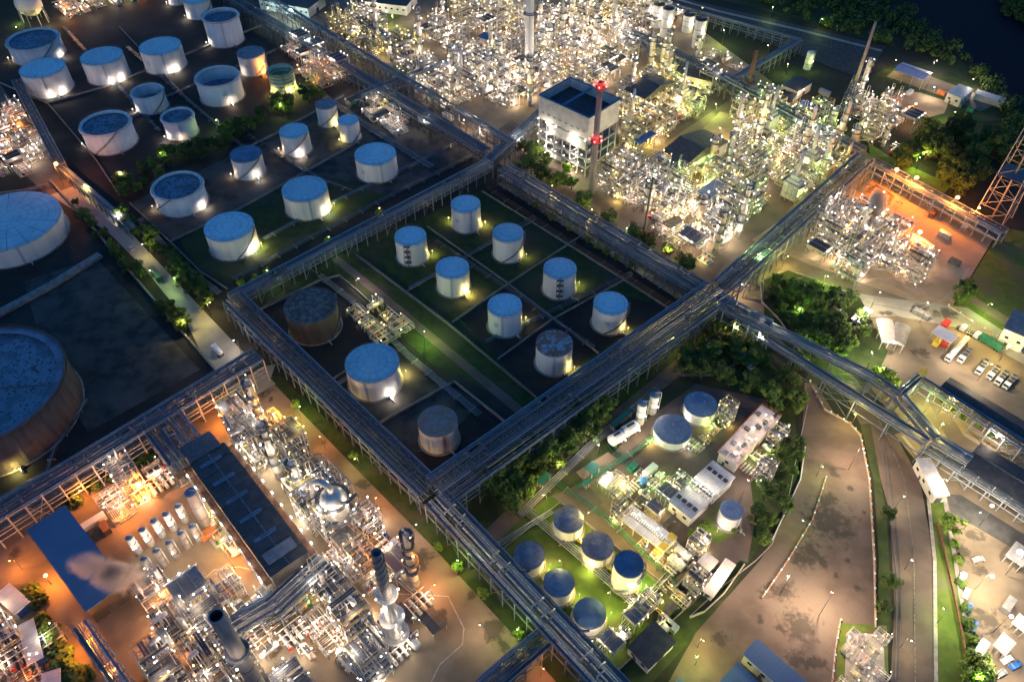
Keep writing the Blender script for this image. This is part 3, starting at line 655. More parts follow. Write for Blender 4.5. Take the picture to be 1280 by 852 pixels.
# ------------------------------------------------------------------ pipe racks
def rack(a, b, z, wd, label, levels=(1.0,), npipe=8, bay=6.0, walk=1, lift=0, bright=False, loops=3, truss=False, seed=0, legmat='steel', lamp=None, side=0, braced=True):
    """a, b: pixels of the centre line seen at deck height z"""
    rg = random.Random(seed + int(a[0]))
    A = G(a[0], a[1], z); B = G(b[0], b[1], z); d = (B - A); L = d.length; d.normalize(); n = Vector((-d.y, d.x, 0))
    t = thing('pipe_rack', label, 'pipe rack', (A.x, A.y, 0), 'elevated pipe racks crossing the works')
    def W(s, o, zz): return Vector((d.x * s + n.x * o, d.y * s + n.y * o, zz))
    K = max(2, int(round(L / bay))); h = wd / 2
    lv = [z * q for q in levels]
    K = min(K, 95)
    for k in range(K + 1):
        s = L * k / K; m = MB()
        for o in (-h, h): m.bar(W(s, o, 0), W(s, o, z + (.6 if k % 2 else .1)), .38)
        if wd > 11: m.bar(W(s, 0, 0), W(s, 0, z), .34)
        for q in lv: m.bar(W(s, -h - .3, q - .25), W(s, h + .3, q - .25), .3, .4)
        if braced and k % 3 == 1:
            m.bar(W(s, -h, z * .1), W(s, h, z * .62), .14); m.bar(W(s, h, z * .1), W(s, -h, z * .62), .14)
        m.build('portal_frame', legmat, t, True)
    for o in (-h, h):
        m = MB()
        for q in lv + [z * .55]: m.bar(W(0, o, q - .05), W(L, o, q - .05), .25, .35)
        m.build('girder', legmat, t, True)
    for k in range(K):
        if k % 4 == 2:
            s0, s1 = L * k / K, L * (k + 1) / K
            for o in (-h, h): MB().bar(W(s0, o, .5), W(s1, o, z * .95), .13).bar(W(s1, o, .5), W(s0, o, z * .95), .13).build('bracing', legmat, t, True)
    m = MB()
    if truss:
        for k in range(K):
            s0, s1 = L * k / K, L * (k + 1) / K
            for o in (-h, h):
                m.bar(W(s0, o, z), W((s0 + s1) / 2, o, z + 2.4), .14); m.bar(W((s0 + s1) / 2, o, z + 2.4), W(s1, o, z), .14)
        for o in (-h, h): m.bar(W(0, o, z + 2.4), W(L, o, z + 2.4), .2)
    if m.v: m.build('bracing', legmat, t, True)
    for li, q in enumerate(lv):
        top = li == len(lv) - 1
        x = -h + (1.7 if walk and top and side <= 0 else .5); xe = h - (1.7 if walk and top and side > 0 else .5)
        step = (xe - x) / npipe
        for i in range(npipe):
            r = min(rg.choice([.16, .22, .28, .34, .42, .5]), step * .4)
            o = x + (i + .5) * step
            if rg.random() < .15: continue
            pts = [W(-.3, o, q + r)]
            if top and i in (1, npipe - 2, npipe // 2) and loops:   # square expansion loops
                for c in range(loops):
                    s = L * (c + .5 + rg.uniform(-.12, .12)) / loops; e = rg.uniform(1.6, 2.6)
                    w2 = rg.uniform(2.0, 3.4); sg = 1 if o < 0 else -1
                    for (ss, oo, zz) in ((s - w2, o, q + r), (s - w2, o, q + r + e * .5), (s - w2, o + sg * w2 * .9, q + r + e * .5), (s + w2, o + sg * w2 * .9, q + r + e * .5), (s + w2, o, q + r + e * .5), (s + w2, o, q + r)): pts.append(W(ss, oo, zz))
            pts.append(W(L + .3, o, q + r))
            MB().tube(pts, r, 6).build('pipe', 'cladding' if bright and rg.random() < .5 else 'rack_pipe', t, True)
    MB().bar(W(0, -h - .1, z + 1.0), W(L, -h - .1, z + 1.0), .14).bar(W(0, h + .1, z + .35), W(L, h + .1, z + .35), .3, .2).build('edge_rail', 'galv', t, True)
    if walk:
        o = (-h + .75) if side <= 0 else (h - .75)
        MB().box(W(L / 2, o, z + .02), (L, 1.1, .08), math.atan2(d.y, d.x)).build('walkway', 'grating', t, True)
        m = MB(); KK = int(L / 2.5)
        for e in (-.6, .6):
            for zz in (.55, 1.1): m.bar(W(0, o + e, z + zz), W(L, o + e, z + zz), .07)
            for k in range(KK + 1): m.bar(W(L * k / KK, o + e, z), W(L * k / KK, o + e, z + 1.1), .06)
        m.build('handrail', 'galv', t, True)
    MB().box(W(L / 2, (h - .9) * (1 if side <= 0 else -1), z + .55), (L, .7, .18), math.atan2(d.y, d.x)).build('cable_tray', 'rack_pipe', t, True)
    if lamp:
        kind, pw, cnt = lamp
        for k in range(cnt):
            s = L * (k + .5) / cnt; p = W(s, (h + .6) * (-1 if side <= 0 else 1) * -1, z * .5)
            MB().sphere(p, .22, 7, 4).build('lamp', 'bulb_' + kind, t, True)
            light(t, (p.x, p.y, p.z - .5), kind, pw, .25)
    return t
rack((291, 372), (536, 610), 11.5, 9.5, 'blue-grey pipe rack along the left side of the middle basins', (.62, 1), 9, seed=1, loops=5)
rack((545, 622), (775, 868), 11.5, 9.5, 'blue-grey pipe rack running past the small round tanks to the lower edge', (.62, 1), 9, seed=2, loops=4, bright=True)
rack((549, 612), (900, 362), 12, 15, 'widest double pipe rack between the small works and the tank lawns', (.6, 1), 13, seed=3, loops=4, truss=False, lamp=None)
rack((288, 371), (612, 201), 10, 5.0, 'narrow elevated pipe rack on slim legs behind the eight-tank lawn', (.7, 1), 5, seed=4, loops=3, braced=False, legmat='galv')
rack((-20, 651), (322, 443), 13, 8, 'pipe rack over orange lamplight, in front of the giant open tank', (.35, .68, 1), 7, seed=5, loops=5, legmat='process_steel', truss=False, side=1)
rack((262, -20), (606, 188), 9, 7, 'long pipe rack beside the lit corridor road, upper left', (.6, 1), 7, seed=6, loops=3)
rack((290, -30), (640, 178), 10, 5, 'second parallel pipe rack of the upper corridor', (1,), 5, seed=7, loops=3)
rack((630, 209), (880, 362), 9.5, 9, 'pipe rack between drains and tree row leading to the rack crossing', (.6, 1), 10, seed=8, loops=5)
rack((905, 356), (1082, 196), 13, 10, 'pipe rack climbing from the central crossing past the right process unit', (.6, 1), 9, seed=9, loops=4, lamp=('green', 1500, 1))
rack((1078, 188), (905, 95), 12, 7, 'pipe rack before the white shed compound, upper right', (.6, 1), 7, seed=10, loops=3)
rack((905, 95), (790, 40), 12, 7, 'far pipe rack behind the green-lit shelter', (.6, 1), 6, seed=11, loops=2)
rack((1000, 50), (905, 105), 9, 4, 'short dark conveyor-like pipe rack by the brown canal road', (1,), 4, seed=12, loops=0, braced=False)
rack((800, -5), (1000, 50), 8, 3.5, 'thin pipe rack along the brown canal road', (1,), 4, seed=13, loops=0, braced=False)
rack((1088, 200), (1255, 290), 8, 7, 'orange-lit pipe rack beside the sandy clearing', (.6, 1), 6, seed=14, loops=2, legmat='process_steel')
rack((450, 118), (540, 84), 9, 5, 'cross rack from the corridor into the upper process blocks', (1,), 5, seed=15, loops=1)
rack((540, 84), (690, 38), 10, 5, 'further cross rack between the upper process blocks', (1,), 5, seed=16, loops=1)
rack((395, -20), (530, 82), 9, 6, 'rack flanked by the dark road behind the yellow-lit columns', (.6, 1), 6, seed=17, loops=1)
rack((610, 200), (690, 128), 9, 6, 'rack connecting the corridor with the boxy white boiler house', (.6, 1), 6, seed=18, loops=2)
rack((895, 374), (960, 408), 12, 9, 'short rack stretch right of the crossing, above the lit tanker bay', (.6, 1), 9, seed=19, loops=1)
rack((955, 405), (1090, 472), 12, 5.5, 'upper arm of the forked blue pipe bridge over the trees', (1,), 6, seed=20, loops=0, bay=15, braced=False)
rack((1090, 472), (1122, 494), 11, 5.5, 'fork piece of the blue pipe bridge', (1,), 6, seed=21, loops=0, bay=10, braced=False)
rack((958, 424), (1158, 552), 11, 4.5, 'lower arm of the forked blue pipe bridge over the road', (1,), 5, seed=22, loops=0, bay=15, braced=False)
rack((1122, 494), (1168, 548), 9, 6, 'bent end of the blue pipe bridge descending to the dark shed', (1,), 6, seed=23, loops=0, bay=10, braced=False)
rack((1168, 548), (1212, 575), 9, 6, 'last stretch of the blue pipe bridge at the dark shed wall', (1,), 6, seed=24, loops=0, bay=10, braced=False)
rack((1122, 494), (1150, 470), 9, 3, 'stub of pipe bridge reaching the yellow loading platform', (1,), 3, seed=25, loops=0)
rack((1150, 475), (1300, 570), 8, 5, 'lattice pipe rack between the two dark sheds', (1,), 4, seed=26, loops=0, legmat='galv')
rack((1158, 560), (1300, 650), 6, 4, 'low pale pipe rack in front of the near dark shed', (1,), 3, seed=27, loops=0, legmat='galv')
rack((200, 522), (235, 568), 12, 15, 'broad purple-blue rack deck joining the long dark roof', (.6, 1), 13, seed=28, loops=1)
rack((100, 780), (170, 880), 9, 5, 'rack beside the lower corner of the blue-roofed shed', (.6, 1), 8, seed=29, loops=0, bright=True)
rack((340, 760), (405, 700), 9, 8, 'rack under the long dark roof toward the lower process blocks', (.5, 1), 10, seed=30, loops=0, bright=True)
rack((405, 715), (470, 800), 8, 6, 'silver rack running down the lower middle process block', (.6, 1), 7, seed=31, loops=0, bright=True)
rack((606, 860), (688, 790), 9, 7, 'rack branching off across the lower yard, bottom middle', (.6, 1), 7, seed=32, loops=1)
rack((270, 795), (345, 750), 9, 7, 'rack passing the big stack toward the compressor roof', (.6, 1), 9, seed=33, loops=0, bright=True)
rack((20, 100), (75, 205), 8, 5, 'rack at the left edge before the banded road', (.6, 1), 6, seed=34, loops=1)
rack((72, 205), (165, 285), 6, 3.5, 'low rack along the left road trees', (1,), 5, seed=35, loops=0)

# ------------------------------------------------------------------ pipe runs on sleepers
def pipe_run(pts, n, label, mat='rack_pipe', z=.9, gap=.7, r=.2, name='pipe_run'):
    q = [G(*p) for p in pts]
    t = thing(name, label, 'pipes', (q[0].x, q[0].y, 0), 'ground-level pipe runs')
    lines = [[] for _ in range(n)]
    for i, p in enumerate(q):
        a = q[max(i - 1, 0)]; b = q[min(i + 1, len(q) - 1)]; d = (b - a).normalized(); nn = Vector((-d.y, d.x, 0))
        for k in range(n): o = p + nn * (k - (n - 1) / 2) * gap; lines[k].append((o.x, o.y, z))
    for ln in lines: MB().tube(ln, r * random.uniform(.6, 1.2), 6).build('pipe', mat, t)
    for i in range(len(q) - 1):
        L = (q[i + 1] - q[i]).length; d = (q[i + 1] - q[i]).normalized(); K = max(1, int(L / 9))
        for k in range(K):
            c = q[i] + d * L * (k + .5) / K; MB().box((c.x, c.y, z / 2), (.4, n * gap + .6, z - .25), math.atan2(d.y, d.x)).build('sleeper', 'wall_concrete', t)
    return t
PR = [
 ([(1075, 240), (1092, 222), (1130, 246), (1104, 276)], 4, 'angled pipe run in the sandy clearing', 'galv'),
 ([(1085, 242), (1094, 233), (1116, 247), (1102, 263)], 3, 'inner angled pipe run in the sandy clearing', 'rust'),
 ([(1100, 212), (1180, 258), (1240, 292)], 4, 'pipe run along the orange-lit rack foot', 'galv'),
 ([(545, 302), (640, 366), (742, 436)], 4, 'pipe run down the middle of the eight-tank lawn', 'rack_pipe'),
 ([(512, 362), (590, 318), (668, 272)], 3, 'cross pipe run between the first and second lawn tank pairs', 'rack_pipe'),
 ([(608, 428), (690, 390), (790, 342)], 3, 'cross pipe run before the end lawn tanks', 'rack_pipe'),
 ([(625, 230), (740, 302), (858, 378)], 5, 'wide silver pipe run in the drain strip below the tree row', 'galv'),
 ([(610, 236), (725, 312), (845, 386)], 4, 'rusty pipe run on the tank side of the drain strip', 'rust'),
 ([(400, 345), (450, 385), (510, 445), (600, 520)], 4, 'pipe run beside the lamp-lit path, middle basins', 'galv'),
 ([(330, 300), (400, 262), (520, 205), (600, 165)], 4, 'pipe run between the upper tanks and the narrow rack', 'rack_pipe'),
 ([(292, 350), (400, 292), (500, 240), (590, 196)], 4, 'pipe run along the back of the narrow rack', 'rack_pipe'),
 ([(395, 498), (430, 476), (480, 455)], 3, 'short pipe run in front of the wide blue-roofed tank', 'galv'),
 ([(660, 640), (720, 690), (800, 760)], 5, 'bright pipe run threading between the six lawn tanks', 'galv'),
 ([(690, 640), (650, 665), (610, 690)], 3, 'pipe run behind the grey-roofed lawn tanks', 'galv'),
 ([(735, 830), (790, 770), (850, 700)], 3, 'pipe run at the lower side of the lit tank lawn', 'galv'),
 ([(650, 645), (735, 560), (830, 480)], 4, 'silver pipe run behind the white horizontal tanks', 'galv'),
 ([(160, 60), (240, 130), (310, 190)], 3, 'pipe run through the upper tank group', 'rack_pipe'),
 ([(80, 35), (150, 110), (200, 165)], 3, 'pipe run left of the small open tanks', 'rack_pipe'),
 ([(150, 160), (190, 130), (330, 70), (400, 40)], 3, 'pipe run crossing the upper tank group to the corridor', 'rack_pipe'),
 ([(310, 170), (400, 225), (440, 240)], 3, 'pipe run between the narrow stair tank and its neighbour', 'rack_pipe'),
 ([(390, 110), (460, 160), (540, 210)], 5, 'pipe run along the corridor before the slim tanks', 'rack_pipe'),
 ([(330, 25), (400, 80), (440, 105)], 5, 'pipe run right of the banded tank', 'galv'),
 ([(175, 275), (225, 330), (275, 368)], 4, 'pipe run beside the tree belt of the left road', 'galv'),
 ([(0, 625), (60, 590), (70, 560), (110, 500)], 3, 'pipe run at the foot of the giant open tank', 'rack_pipe'),
 ([(395, 640), (470, 700), (540, 760)], 3, 'pipe run on the kerb side of the lower process block', 'galv'),
 ([(700, 655), (800, 745), (830, 770)], 2, 'yellow pipe run between lawn tanks and loading canopy', 'yellow_paint'),
 ([(690, 600), (760, 650), (850, 735)], 3, 'green pipe run around the pump yard', 'pipe_green'),
 ([(720, 610), (800, 560), (880, 500)], 3, 'green pipe run in front of the domed tank', 'pipe_green'),
 ([(835, 640), (880, 600), (925, 560)], 3, 'green pipe run between white building and tanks', 'pipe_green'),
 ([(760, 555), (800, 600), (850, 640)], 3, 'green pipe run crossing the pump yard', 'pipe_green'),
 ([(950, 430), (900, 470), (850, 470)], 2, 'pipe run under the trees beside the wide rack road', 'galv'),
]
for pts, n, lb, mt in PR: pipe_run(pts, n, lb, mt, gap=.8)
# ------------------------------------------------------------------ process equipment: one of each kind, then copies
LIGHTKIND = {}
def bulbs(t, pts, r=.22, kind='white'):
    me = None; r *= 1.05
    for p in pts:
        if me is None:
            o = MB().sphere((0, 0, 0), r, 6, 4).build('lamp', 'bulb_' + kind, t, True); me = o.data
        else:
            o = bpy.data.objects.new('lamp', me); col.objects.link(o); o.parent = t
        o.location = p; q = .7 + .75 * random.random() ** 2; o.scale = (q, q, q)
BM = {}
def bulbmesh(kind, src):
    k = (kind, src.name.split('.')[0], round(src.vertices[0].co.length, 3))
    if k not in BM:
        m = src.copy(); m.materials.clear(); m.materials.append(MAT['bulb_' + kind]); BM[k] = m
    return BM[k]
class Proto:
    def __init__(s, fn, *a):
        s.root = fn(*a); s.used = False; s.kids = [(c, list(c.children)) for c in s.root.children]
    def place(s, loc, rz, label, group, kind='white', pw=1.0, sc_=1.0):
        def fix(o):
            if o.type == 'LIGHT':
                b = o.data.energy * pw * 2.9; k = (kind, round(b, 1), o.data.shadow_soft_size)
                if k not in LD:
                    d = o.data.copy(); d.energy = b; d.color = LCOL[kind]; LD[k] = d
                o.data = LD[k]
            elif o.name.startswith('lamp') and o.type == 'MESH': o.data = bulbmesh('white' if kind in ('pink', 'cold') else kind, o.data)
        if not s.used:
            s.used = True; r = s.root
            # the source itself keeps its own plain lights; only copies are recoloured first
            s.first = (loc, rz, label, group, kind, pw)
            r.location = loc; r.rotation_euler = (0, 0, rz); r['label'] = label; r['group'] = group
            return r
        r = s.root.copy(); col.objects.link(r); r.location = loc; r.rotation_euler = (0, 0, rz); r.scale = (sc_, sc_, sc_)
        r['label'] = label; r['group'] = group
        for c, g in s.kids:
            d = c.copy(); col.objects.link(d); d.parent = r; fix(d)
            for e in g:
                f = e.copy(); col.objects.link(f); f.parent = d; fix(f)
        return r

def rail(m, x0, y0, x1, y1, z, h=1.05, st=2.2):
    for a, b in (((x0, y0), (x1, y0)), ((x1, y0), (x1, y1)), ((x1, y1), (x0, y1)), ((x0, y1), (x0, y0))):
        for zz in (.55, h): m.bar((a[0], a[1], z + zz), (b[0], b[1], z + zz), .07)
        L = math.dist(a, b); K = max(1, int(L / st))
        for k in range(K): q = k / K; x = a[0] + (b[0] - a[0]) * q; y = a[1] + (b[1] - a[1]) * q; m.bar((x, y, z), (x, y, z + h), .07)
def vessel(r, h, m=None, n=14):
    return [(.02, 0), (r, .02), (r, h - r * .5), (r * .85, h - r * .2), (r * .5, h - .03), (.02, h)]

def p_frame(seed, W, D, floors, fh, cat='steel frame'):
    rg = random.Random(seed)
    t = thing('process_structure', 'x', cat)
    m = MB(); nx = max(2, round(W / 4)); ny = max(2, round(D / 4)); H = floors * fh
    xs = [-W / 2 + W * i / (nx - 1) for i in range(nx)]; ys = [-D / 2 + D * i / (ny - 1) for i in range(ny)]
    hs = [fh * (k + 1) for k in range(floors)]
    tops = {}
    for x in xs:
        for y in ys:
            hh = H if rg.random() < .8 else H - fh
            m.bar((x, y, 0), (x, y, hh + .2), .24)
    for z in hs:
        for y in ys: m.bar((-W / 2, y, z - .2), (W / 2, y, z - .2), .18, .28)
        for x in xs: m.bar((x, -D / 2, z - .2), (x, D / 2, z - .2), .18, .28)
    for k in range(floors):
        if rg.random() < .8: m.bar((-W / 2, -D / 2, k * fh), (xs[1], -D / 2, (k + 1) * fh - .3), .14)
        if rg.random() < .8: m.bar((W / 2, D / 2, k * fh), (W / 2, ys[-2], (k + 1) * fh - .3), .14)
    m.build('frame', 'process_steel', t, True)
    for k, z in enumerate(hs):
        x0, x1 = (-W / 2, W / 2) if rg.random() < .45 else ((-W / 2, rg.choice(xs[1:])) if rg.random() < .5 else (rg.choice(xs[:-1]), W / 2))
        g = MB(); nb = max(3, int((x1 - x0) / .8))
        for i in range(nb):
            if rg.random() < .55: g.box((x0 + (x1 - x0) * (i + .5) / nb, 0, z + .02 + .001 * i), ((x1 - x0) / nb * .8, D - .3, .06))
        g.build('platform', 'grating', t, True)
        r = MB(); rail(r, x0, -D / 2, x1, D / 2, z + .05); r.build('handrail', rg.choice(['galv', 'galv', 'yellow_paint']), t, True)
    nv = rg.choice([4, 5, 6])
    for i in range(nv):
        lev = rg.randrange(0, floors + 1); z = (hs[lev - 1] if lev else .4) + .1
        x = rg.uniform(-W / 2 + 1.6, W / 2 - 1.6); y = rg.uniform(-D / 2 + 1.4, D / 2 - 1.4)
        if rg.random() < .5:
            r = rg.uniform(.45, 1.0); L = rg.uniform(2.5, min(6.5, W - 2.4)) / 2
            if rg.random() < .5: a, b = (max(-W / 2, x - L), y, z + r + .3), (min(W / 2, x + L), y, z + r + .3)
            else: a, b = (x, max(-D / 2, y - L), z + r + .3), (x, min(D / 2, y + L), z + r + .3)
            MB().hcyl(a, b, r, 12).box((a[0] * .7 + b[0] * .3, a[1] * .7 + b[1] * .3, z + .3), (.3, .3, .9) if a[0] == b[0] else (.3, r * 1.5, .8)).build('drum', 'cladding', t, True)
        else:
            r = rg.uniform(.35, .8); MB().lathe((x, y, z), vessel(r, rg.uniform(2.5, 6)), 14).tube([(x, y, z + 2), (x, y, z + 7), (x + 1.4, y, z + 7), (x + 1.4, y, z + 1)], .14, 6).build('vessel', 'cladding', t, True)
    for i in range(rg.choice([14, 15, 17])):
        pts = []; x = rg.uniform(-W / 2, W / 2); y = rg.uniform(-D / 2, D / 2); z = rg.uniform(.4, 2); pts.append((x, y, z))
        for j in range(rg.choice([4, 6, 7])):
            ax = (j + i) % 3
            if ax == 0: x = rg.uniform(-W / 2 - .4, W / 2 + .4)
            elif ax == 1: z = rg.uniform(1, H + 1.4)
            else: y = rg.uniform(-D / 2 - .4, D / 2 + .4)
            pts.append((x, y, z))
        MB().tube(pts, rg.choice([.07, .1, .13, .16, .22]), 6).build('pipe', 'cladding', t, True)
    s = MB(); sx = W / 2 + .7
    for k in range(floors):
        y0, y1 = (-D / 2 + .5, D / 2 - .5) if k % 2 == 0 else (D / 2 - .5, -D / 2 + .5)
        for o in (-.4, .4): s.bar((sx + o, y0, k * fh), (sx + o, y1, (k + 1) * fh), .1, .25)
        nS = int(fh / .35)
        for i in range(nS): s.box((sx, y0 + (y1 - y0) * (i + .5) / nS, k * fh + fh * (i + .5) / nS), (.8, .28, .05))
    s.build('stair', 'process_steel', t, True)
    pts = []
    for k, z in enumerate([.3] + hs):
        for i in range(rg.choice([2, 3, 4])):
            e = rg.randrange(4); u_ = rg.uniform(-.5, .5)
            p = [(u_ * W, -D / 2 - .1), (u_ * W, D / 2 + .1), (-W / 2 - .1, u_ * D), (W / 2 + .1, u_ * D)][e]
            pts.append((p[0], p[1], z + 2.1))
    bulbs(t, pts, .2)
    light(t, (rg.uniform(-2, 2), -D / 2 - .8, fh * .7), 'white', 900, .25)
    light(t, (-W / 2 + 1, rg.uniform(-2, 2), H + 2.2), 'white', 500, .25)
    return t
def p_column(seed, r, H):
    rg = random.Random(seed)
    t = thing('distillation_column', 'x', 'column vessel')
    sk = H * .12
    MB().lathe((0, 0, 0), [(r * 1.15, 0), (r, sk)], 16).build('skirt', 'wall_concrete', t, True)
    r2 = r * rg.choice([1, 1, .75])
    MB().lathe((0, 0, 0), [(r, sk), (r, H * .55), (r2, H * .6), (r2, H - r2 * .6), (r2 * .8, H - r2 * .25), (r2 * .4, H - .05), (.02, H)], 18).build('shell', 'cladding', t, True)
    zs = []; z = H * .3
    while z < H - 1: zs.append(z); z += rg.uniform(4, 6.5)
    zs.append(H - r2 * .6)
    for z in zs:
        rr = (r if z < H * .57 else r2)
        g = MB(); a0 = rg.uniform(0, 6.28); sp = rg.choice([3.4, 4.6, 6.2]); K = 12
        pts = [(rr + .05, rr + 1.15)]
        vs = []; fs = []
        for k in range(K + 1):
            a = a0 + sp * k / K
            for q, zz in ((rr + .03, z), (rr + 1.2, z), (rr + 1.2, z + .1), (rr + .03, z + .1)): vs.append((q * math.cos(a), q * math.sin(a), zz))
        for k in range(K):
            o = 4 * k
            for i in range(4): fs.append((o + i, o + (i + 1) % 4, o + 4 + (i + 1) % 4, o + 4 + i))
        g.add(vs, fs); g.build('platform', 'grating', t, True)
        h = MB()
        for k in range(K):
            a, b = a0 + sp * k / K, a0 + sp * (k + 1) / K; q = rr + 1.15
            for zz in (.6, 1.1): h.bar((q * math.cos(a), q * math.sin(a), z + zz), (q * math.cos(b), q * math.sin(b), z + zz), .07)
            h.bar((q * math.cos(a), q * math.sin(a), z), (q * math.cos(a), q * math.sin(a), z + 1.1), .06)
        h.build('handrail', 'yellow_paint' if rg.random() < .3 else 'galv', t, True)
    a = rg.uniform(0, 6.28); ca, sa = math.cos(a), math.sin(a); q = r + .35
    MB().tube([(0, 0, H - .1), (0, 0, H + .9), (q * ca * .9, q * sa * .9, H + .9), (q * ca, q * sa, H), (q * ca, q * sa, 2), (q * ca * 2.4, q * sa * 2.4, 2)], .26, 8).build('overhead_pipe', 'cladding', t, True)
    a += 2; ca, sa = math.cos(a), math.sin(a); l = MB()
    for d in (-.3, .3): l.bar((q * ca - d * sa, q * sa + d * ca, 0), (q * ca - d * sa, q * sa + d * ca, H * .97), .08)
    l.build('ladder', 'galv', t, True)
    bulbs(t, [((r + 1.1) * math.cos(i * 2.1 + seed), (r + 1.1) * math.sin(i * 2.1 + seed), z + 1.9) for i, z in enumerate(zs)], .24)
    light(t, ((r + 1.9) * math.cos(-1.2), (r + 1.9) * math.sin(-1.2), H * .55), 'white', 700, .25)
    light(t, ((r + 2.0) * math.cos(-2.4), (r + 2.0) * math.sin(-2.4), H * .15 + 1.5), 'white', 500, .25)
    return t
def p_cooler(seed, n, L, H):
    rg = random.Random(seed); t = thing('air_cooler', 'x', 'air cooler bank')
    w = 3.6; W = n * w
    m = MB()
    for x in [-W / 2 + i * w for i in range(n + 1)]:
        for y in (-L / 2, L / 2): m.bar((x, y, 0), (x, y, H), .25)
        m.bar((x, -L / 2, H - .3), (x, L / 2, H - .3), .25, .4)
    for y in (-L / 2, L / 2): m.bar((-W / 2, y, H - .3), (W / 2, y, H - .3), .25, .4)
    m.build('frame', 'process_steel', t, True)
    for i in range(n):
        x = -W / 2 + (i + .5) * w
        b = MB().box((x, 0, H + .6), (w - .25, L, 1.2)).build('fin_bundle', 'cladding', t, True)
        tb = MB()
        for k in range(9): tb.bar((x - w * .4 + w * .8 * k / 8, -L / 2 + .2, H + 1.25), (x - w * .4 + w * .8 * k / 8, L / 2 - .2, H + 1.25), .18, .1)
        f = tb.build('fin_row', 'dark_steel', None); f.parent = b
        for y in (-L / 4, L / 4):
            MB().lathe((x, y, H - 1.1), [(1.3, 0), (1.45, .9), (1.3, .9), (.2, .5), (.2, 0)], 12).build('fan', 'dark_steel', t, True)
    MB().tube([(-W / 2 - .5, -L / 2 - .3, H + .9), (W / 2 + .5, -L / 2 - .3, H + .9)], .3, 8).build('header_pipe', 'cladding', t, True)
    MB().tube([(-W / 2 - .5, L / 2 + .3, H + .5), (W / 2 + .5, L / 2 + .3, H + .5), (W / 2 + .5, L / 2 + .3, 1)], .24, 8).build('header_pipe', 'cladding', t, True)
    h = MB(); rail(h, -W / 2 - .9, -L / 2 - .9, W / 2 + .9, L / 2 + .9, H); h.build('handrail', 'galv', t, True)
    g = MB()
    for y in (-L / 2 - .55, L / 2 + .55): g.box((0, y, H - .02), (W + 1.8, .8, .07))
    g.build('walkway', 'grating', t, True)
    bulbs(t, [(-W / 2 + (i + .5) * w, s * (L / 2 + .8), H + 1.6) for i in range(n) for s in (-1, 1)] + [(0, 0, H - 1.6)], .2)
    light(t, (0, -L / 2 - 1.2, H + 1.8), 'white', 600); light(t, (0, 0, H * .45), 'white', 900)
    return t
def p_drum(seed, r, L):
    rg = random.Random(seed); t = thing('pressure_drum', 'x', 'horizontal vessel'); z = r + 1.6
    MB().hcyl((-L / 2, 0, z), (L / 2, 0, z), r, 18).build('shell', 'cladding', t, True)
    for x in (-L * .3, L * .3): MB().box((x, 0, z / 2 - r * .2), (.5, r * 1.7, z - r * .5)).build('saddle', 'wall_concrete', t, True)
    g = MB(); g.box((0, 0, z + r + .5), (L * .5, r * 1.6, .08)).build('platform', 'grating', t, True)
    h = MB(); rail(h, -L * .25, -r * .8, L * .25, r * .8, z + r + .5); h.build('handrail', 'galv', t, True)
    for k in range(3):
        x = rg.uniform(-L * .4, L * .4)
        MB().tube([(x, 0, z + r - .1), (x, 0, z + r + 1.6), (x, rg.choice([-1, 1]) * (r + 1.2), z + r + 1.6), (x + .01, rg.choice([-1, 1]) * (r + 1.2), .6)], rg.choice([.12, .18]), 6).build('pipe', 'cladding', t, True)
    bulbs(t, [(-L * .25, -r, z + r + 2.2), (L * .25, r, z + r + 2.2)], .2)
    light(t, (0, -r - 1.6, z + r + .6), 'white', 700)
    return t
def p_exch(seed, n):
    rg = random.Random(seed); t = thing('heat_exchanger', 'x', 'heat exchanger')
    for i in range(n):
        y = (i - (n - 1) / 2) * 2.2
        for z in ((1.4, 3.0) if rg.random() < .6 else (1.4,)):
            MB().hcyl((-3.2, y, z), (3.0, y, z), .62, 14).lathe((3.1, y, z - .0), [(.01, -.7), (.2, -.7), (.2, .7), (.01, .7)], 8).build('shell', 'cladding', t, True)
            MB().tube([(3.3, y, z), (3.7, y, z)], [.78, .78], 14).build('channel_head', 'red_paint' if rg.random() < .35 else 'galv', t, True)
        MB().box((-1.8, y, .5), (.4, 1.1, 1)).build('saddle', 'wall_concrete', t, True); MB().box((1.8, y, .5), (.4, 1.1, 1)).build('saddle', 'wall_concrete', t, True)
    for i in range(3):
        x = -2.4 + i * 2.4
        MB().tube([(x, -n * 1.1 - .3, 4.3), (x, n * 1.1 + .3, 4.3), (x, n * 1.1 + .3, .5)], .17, 6).tube([(x, 0, 2), (x, 0, 4.3)], .17, 6).build('pipe', 'cladding', t, True)
    bulbs(t, [(-3, -n * 1.1, 4.4), (3, n * 1.1, 4.4)], .2)
    light(t, (0, -n * 1.1 - 1, 4.6), 'white', 600)
    return t
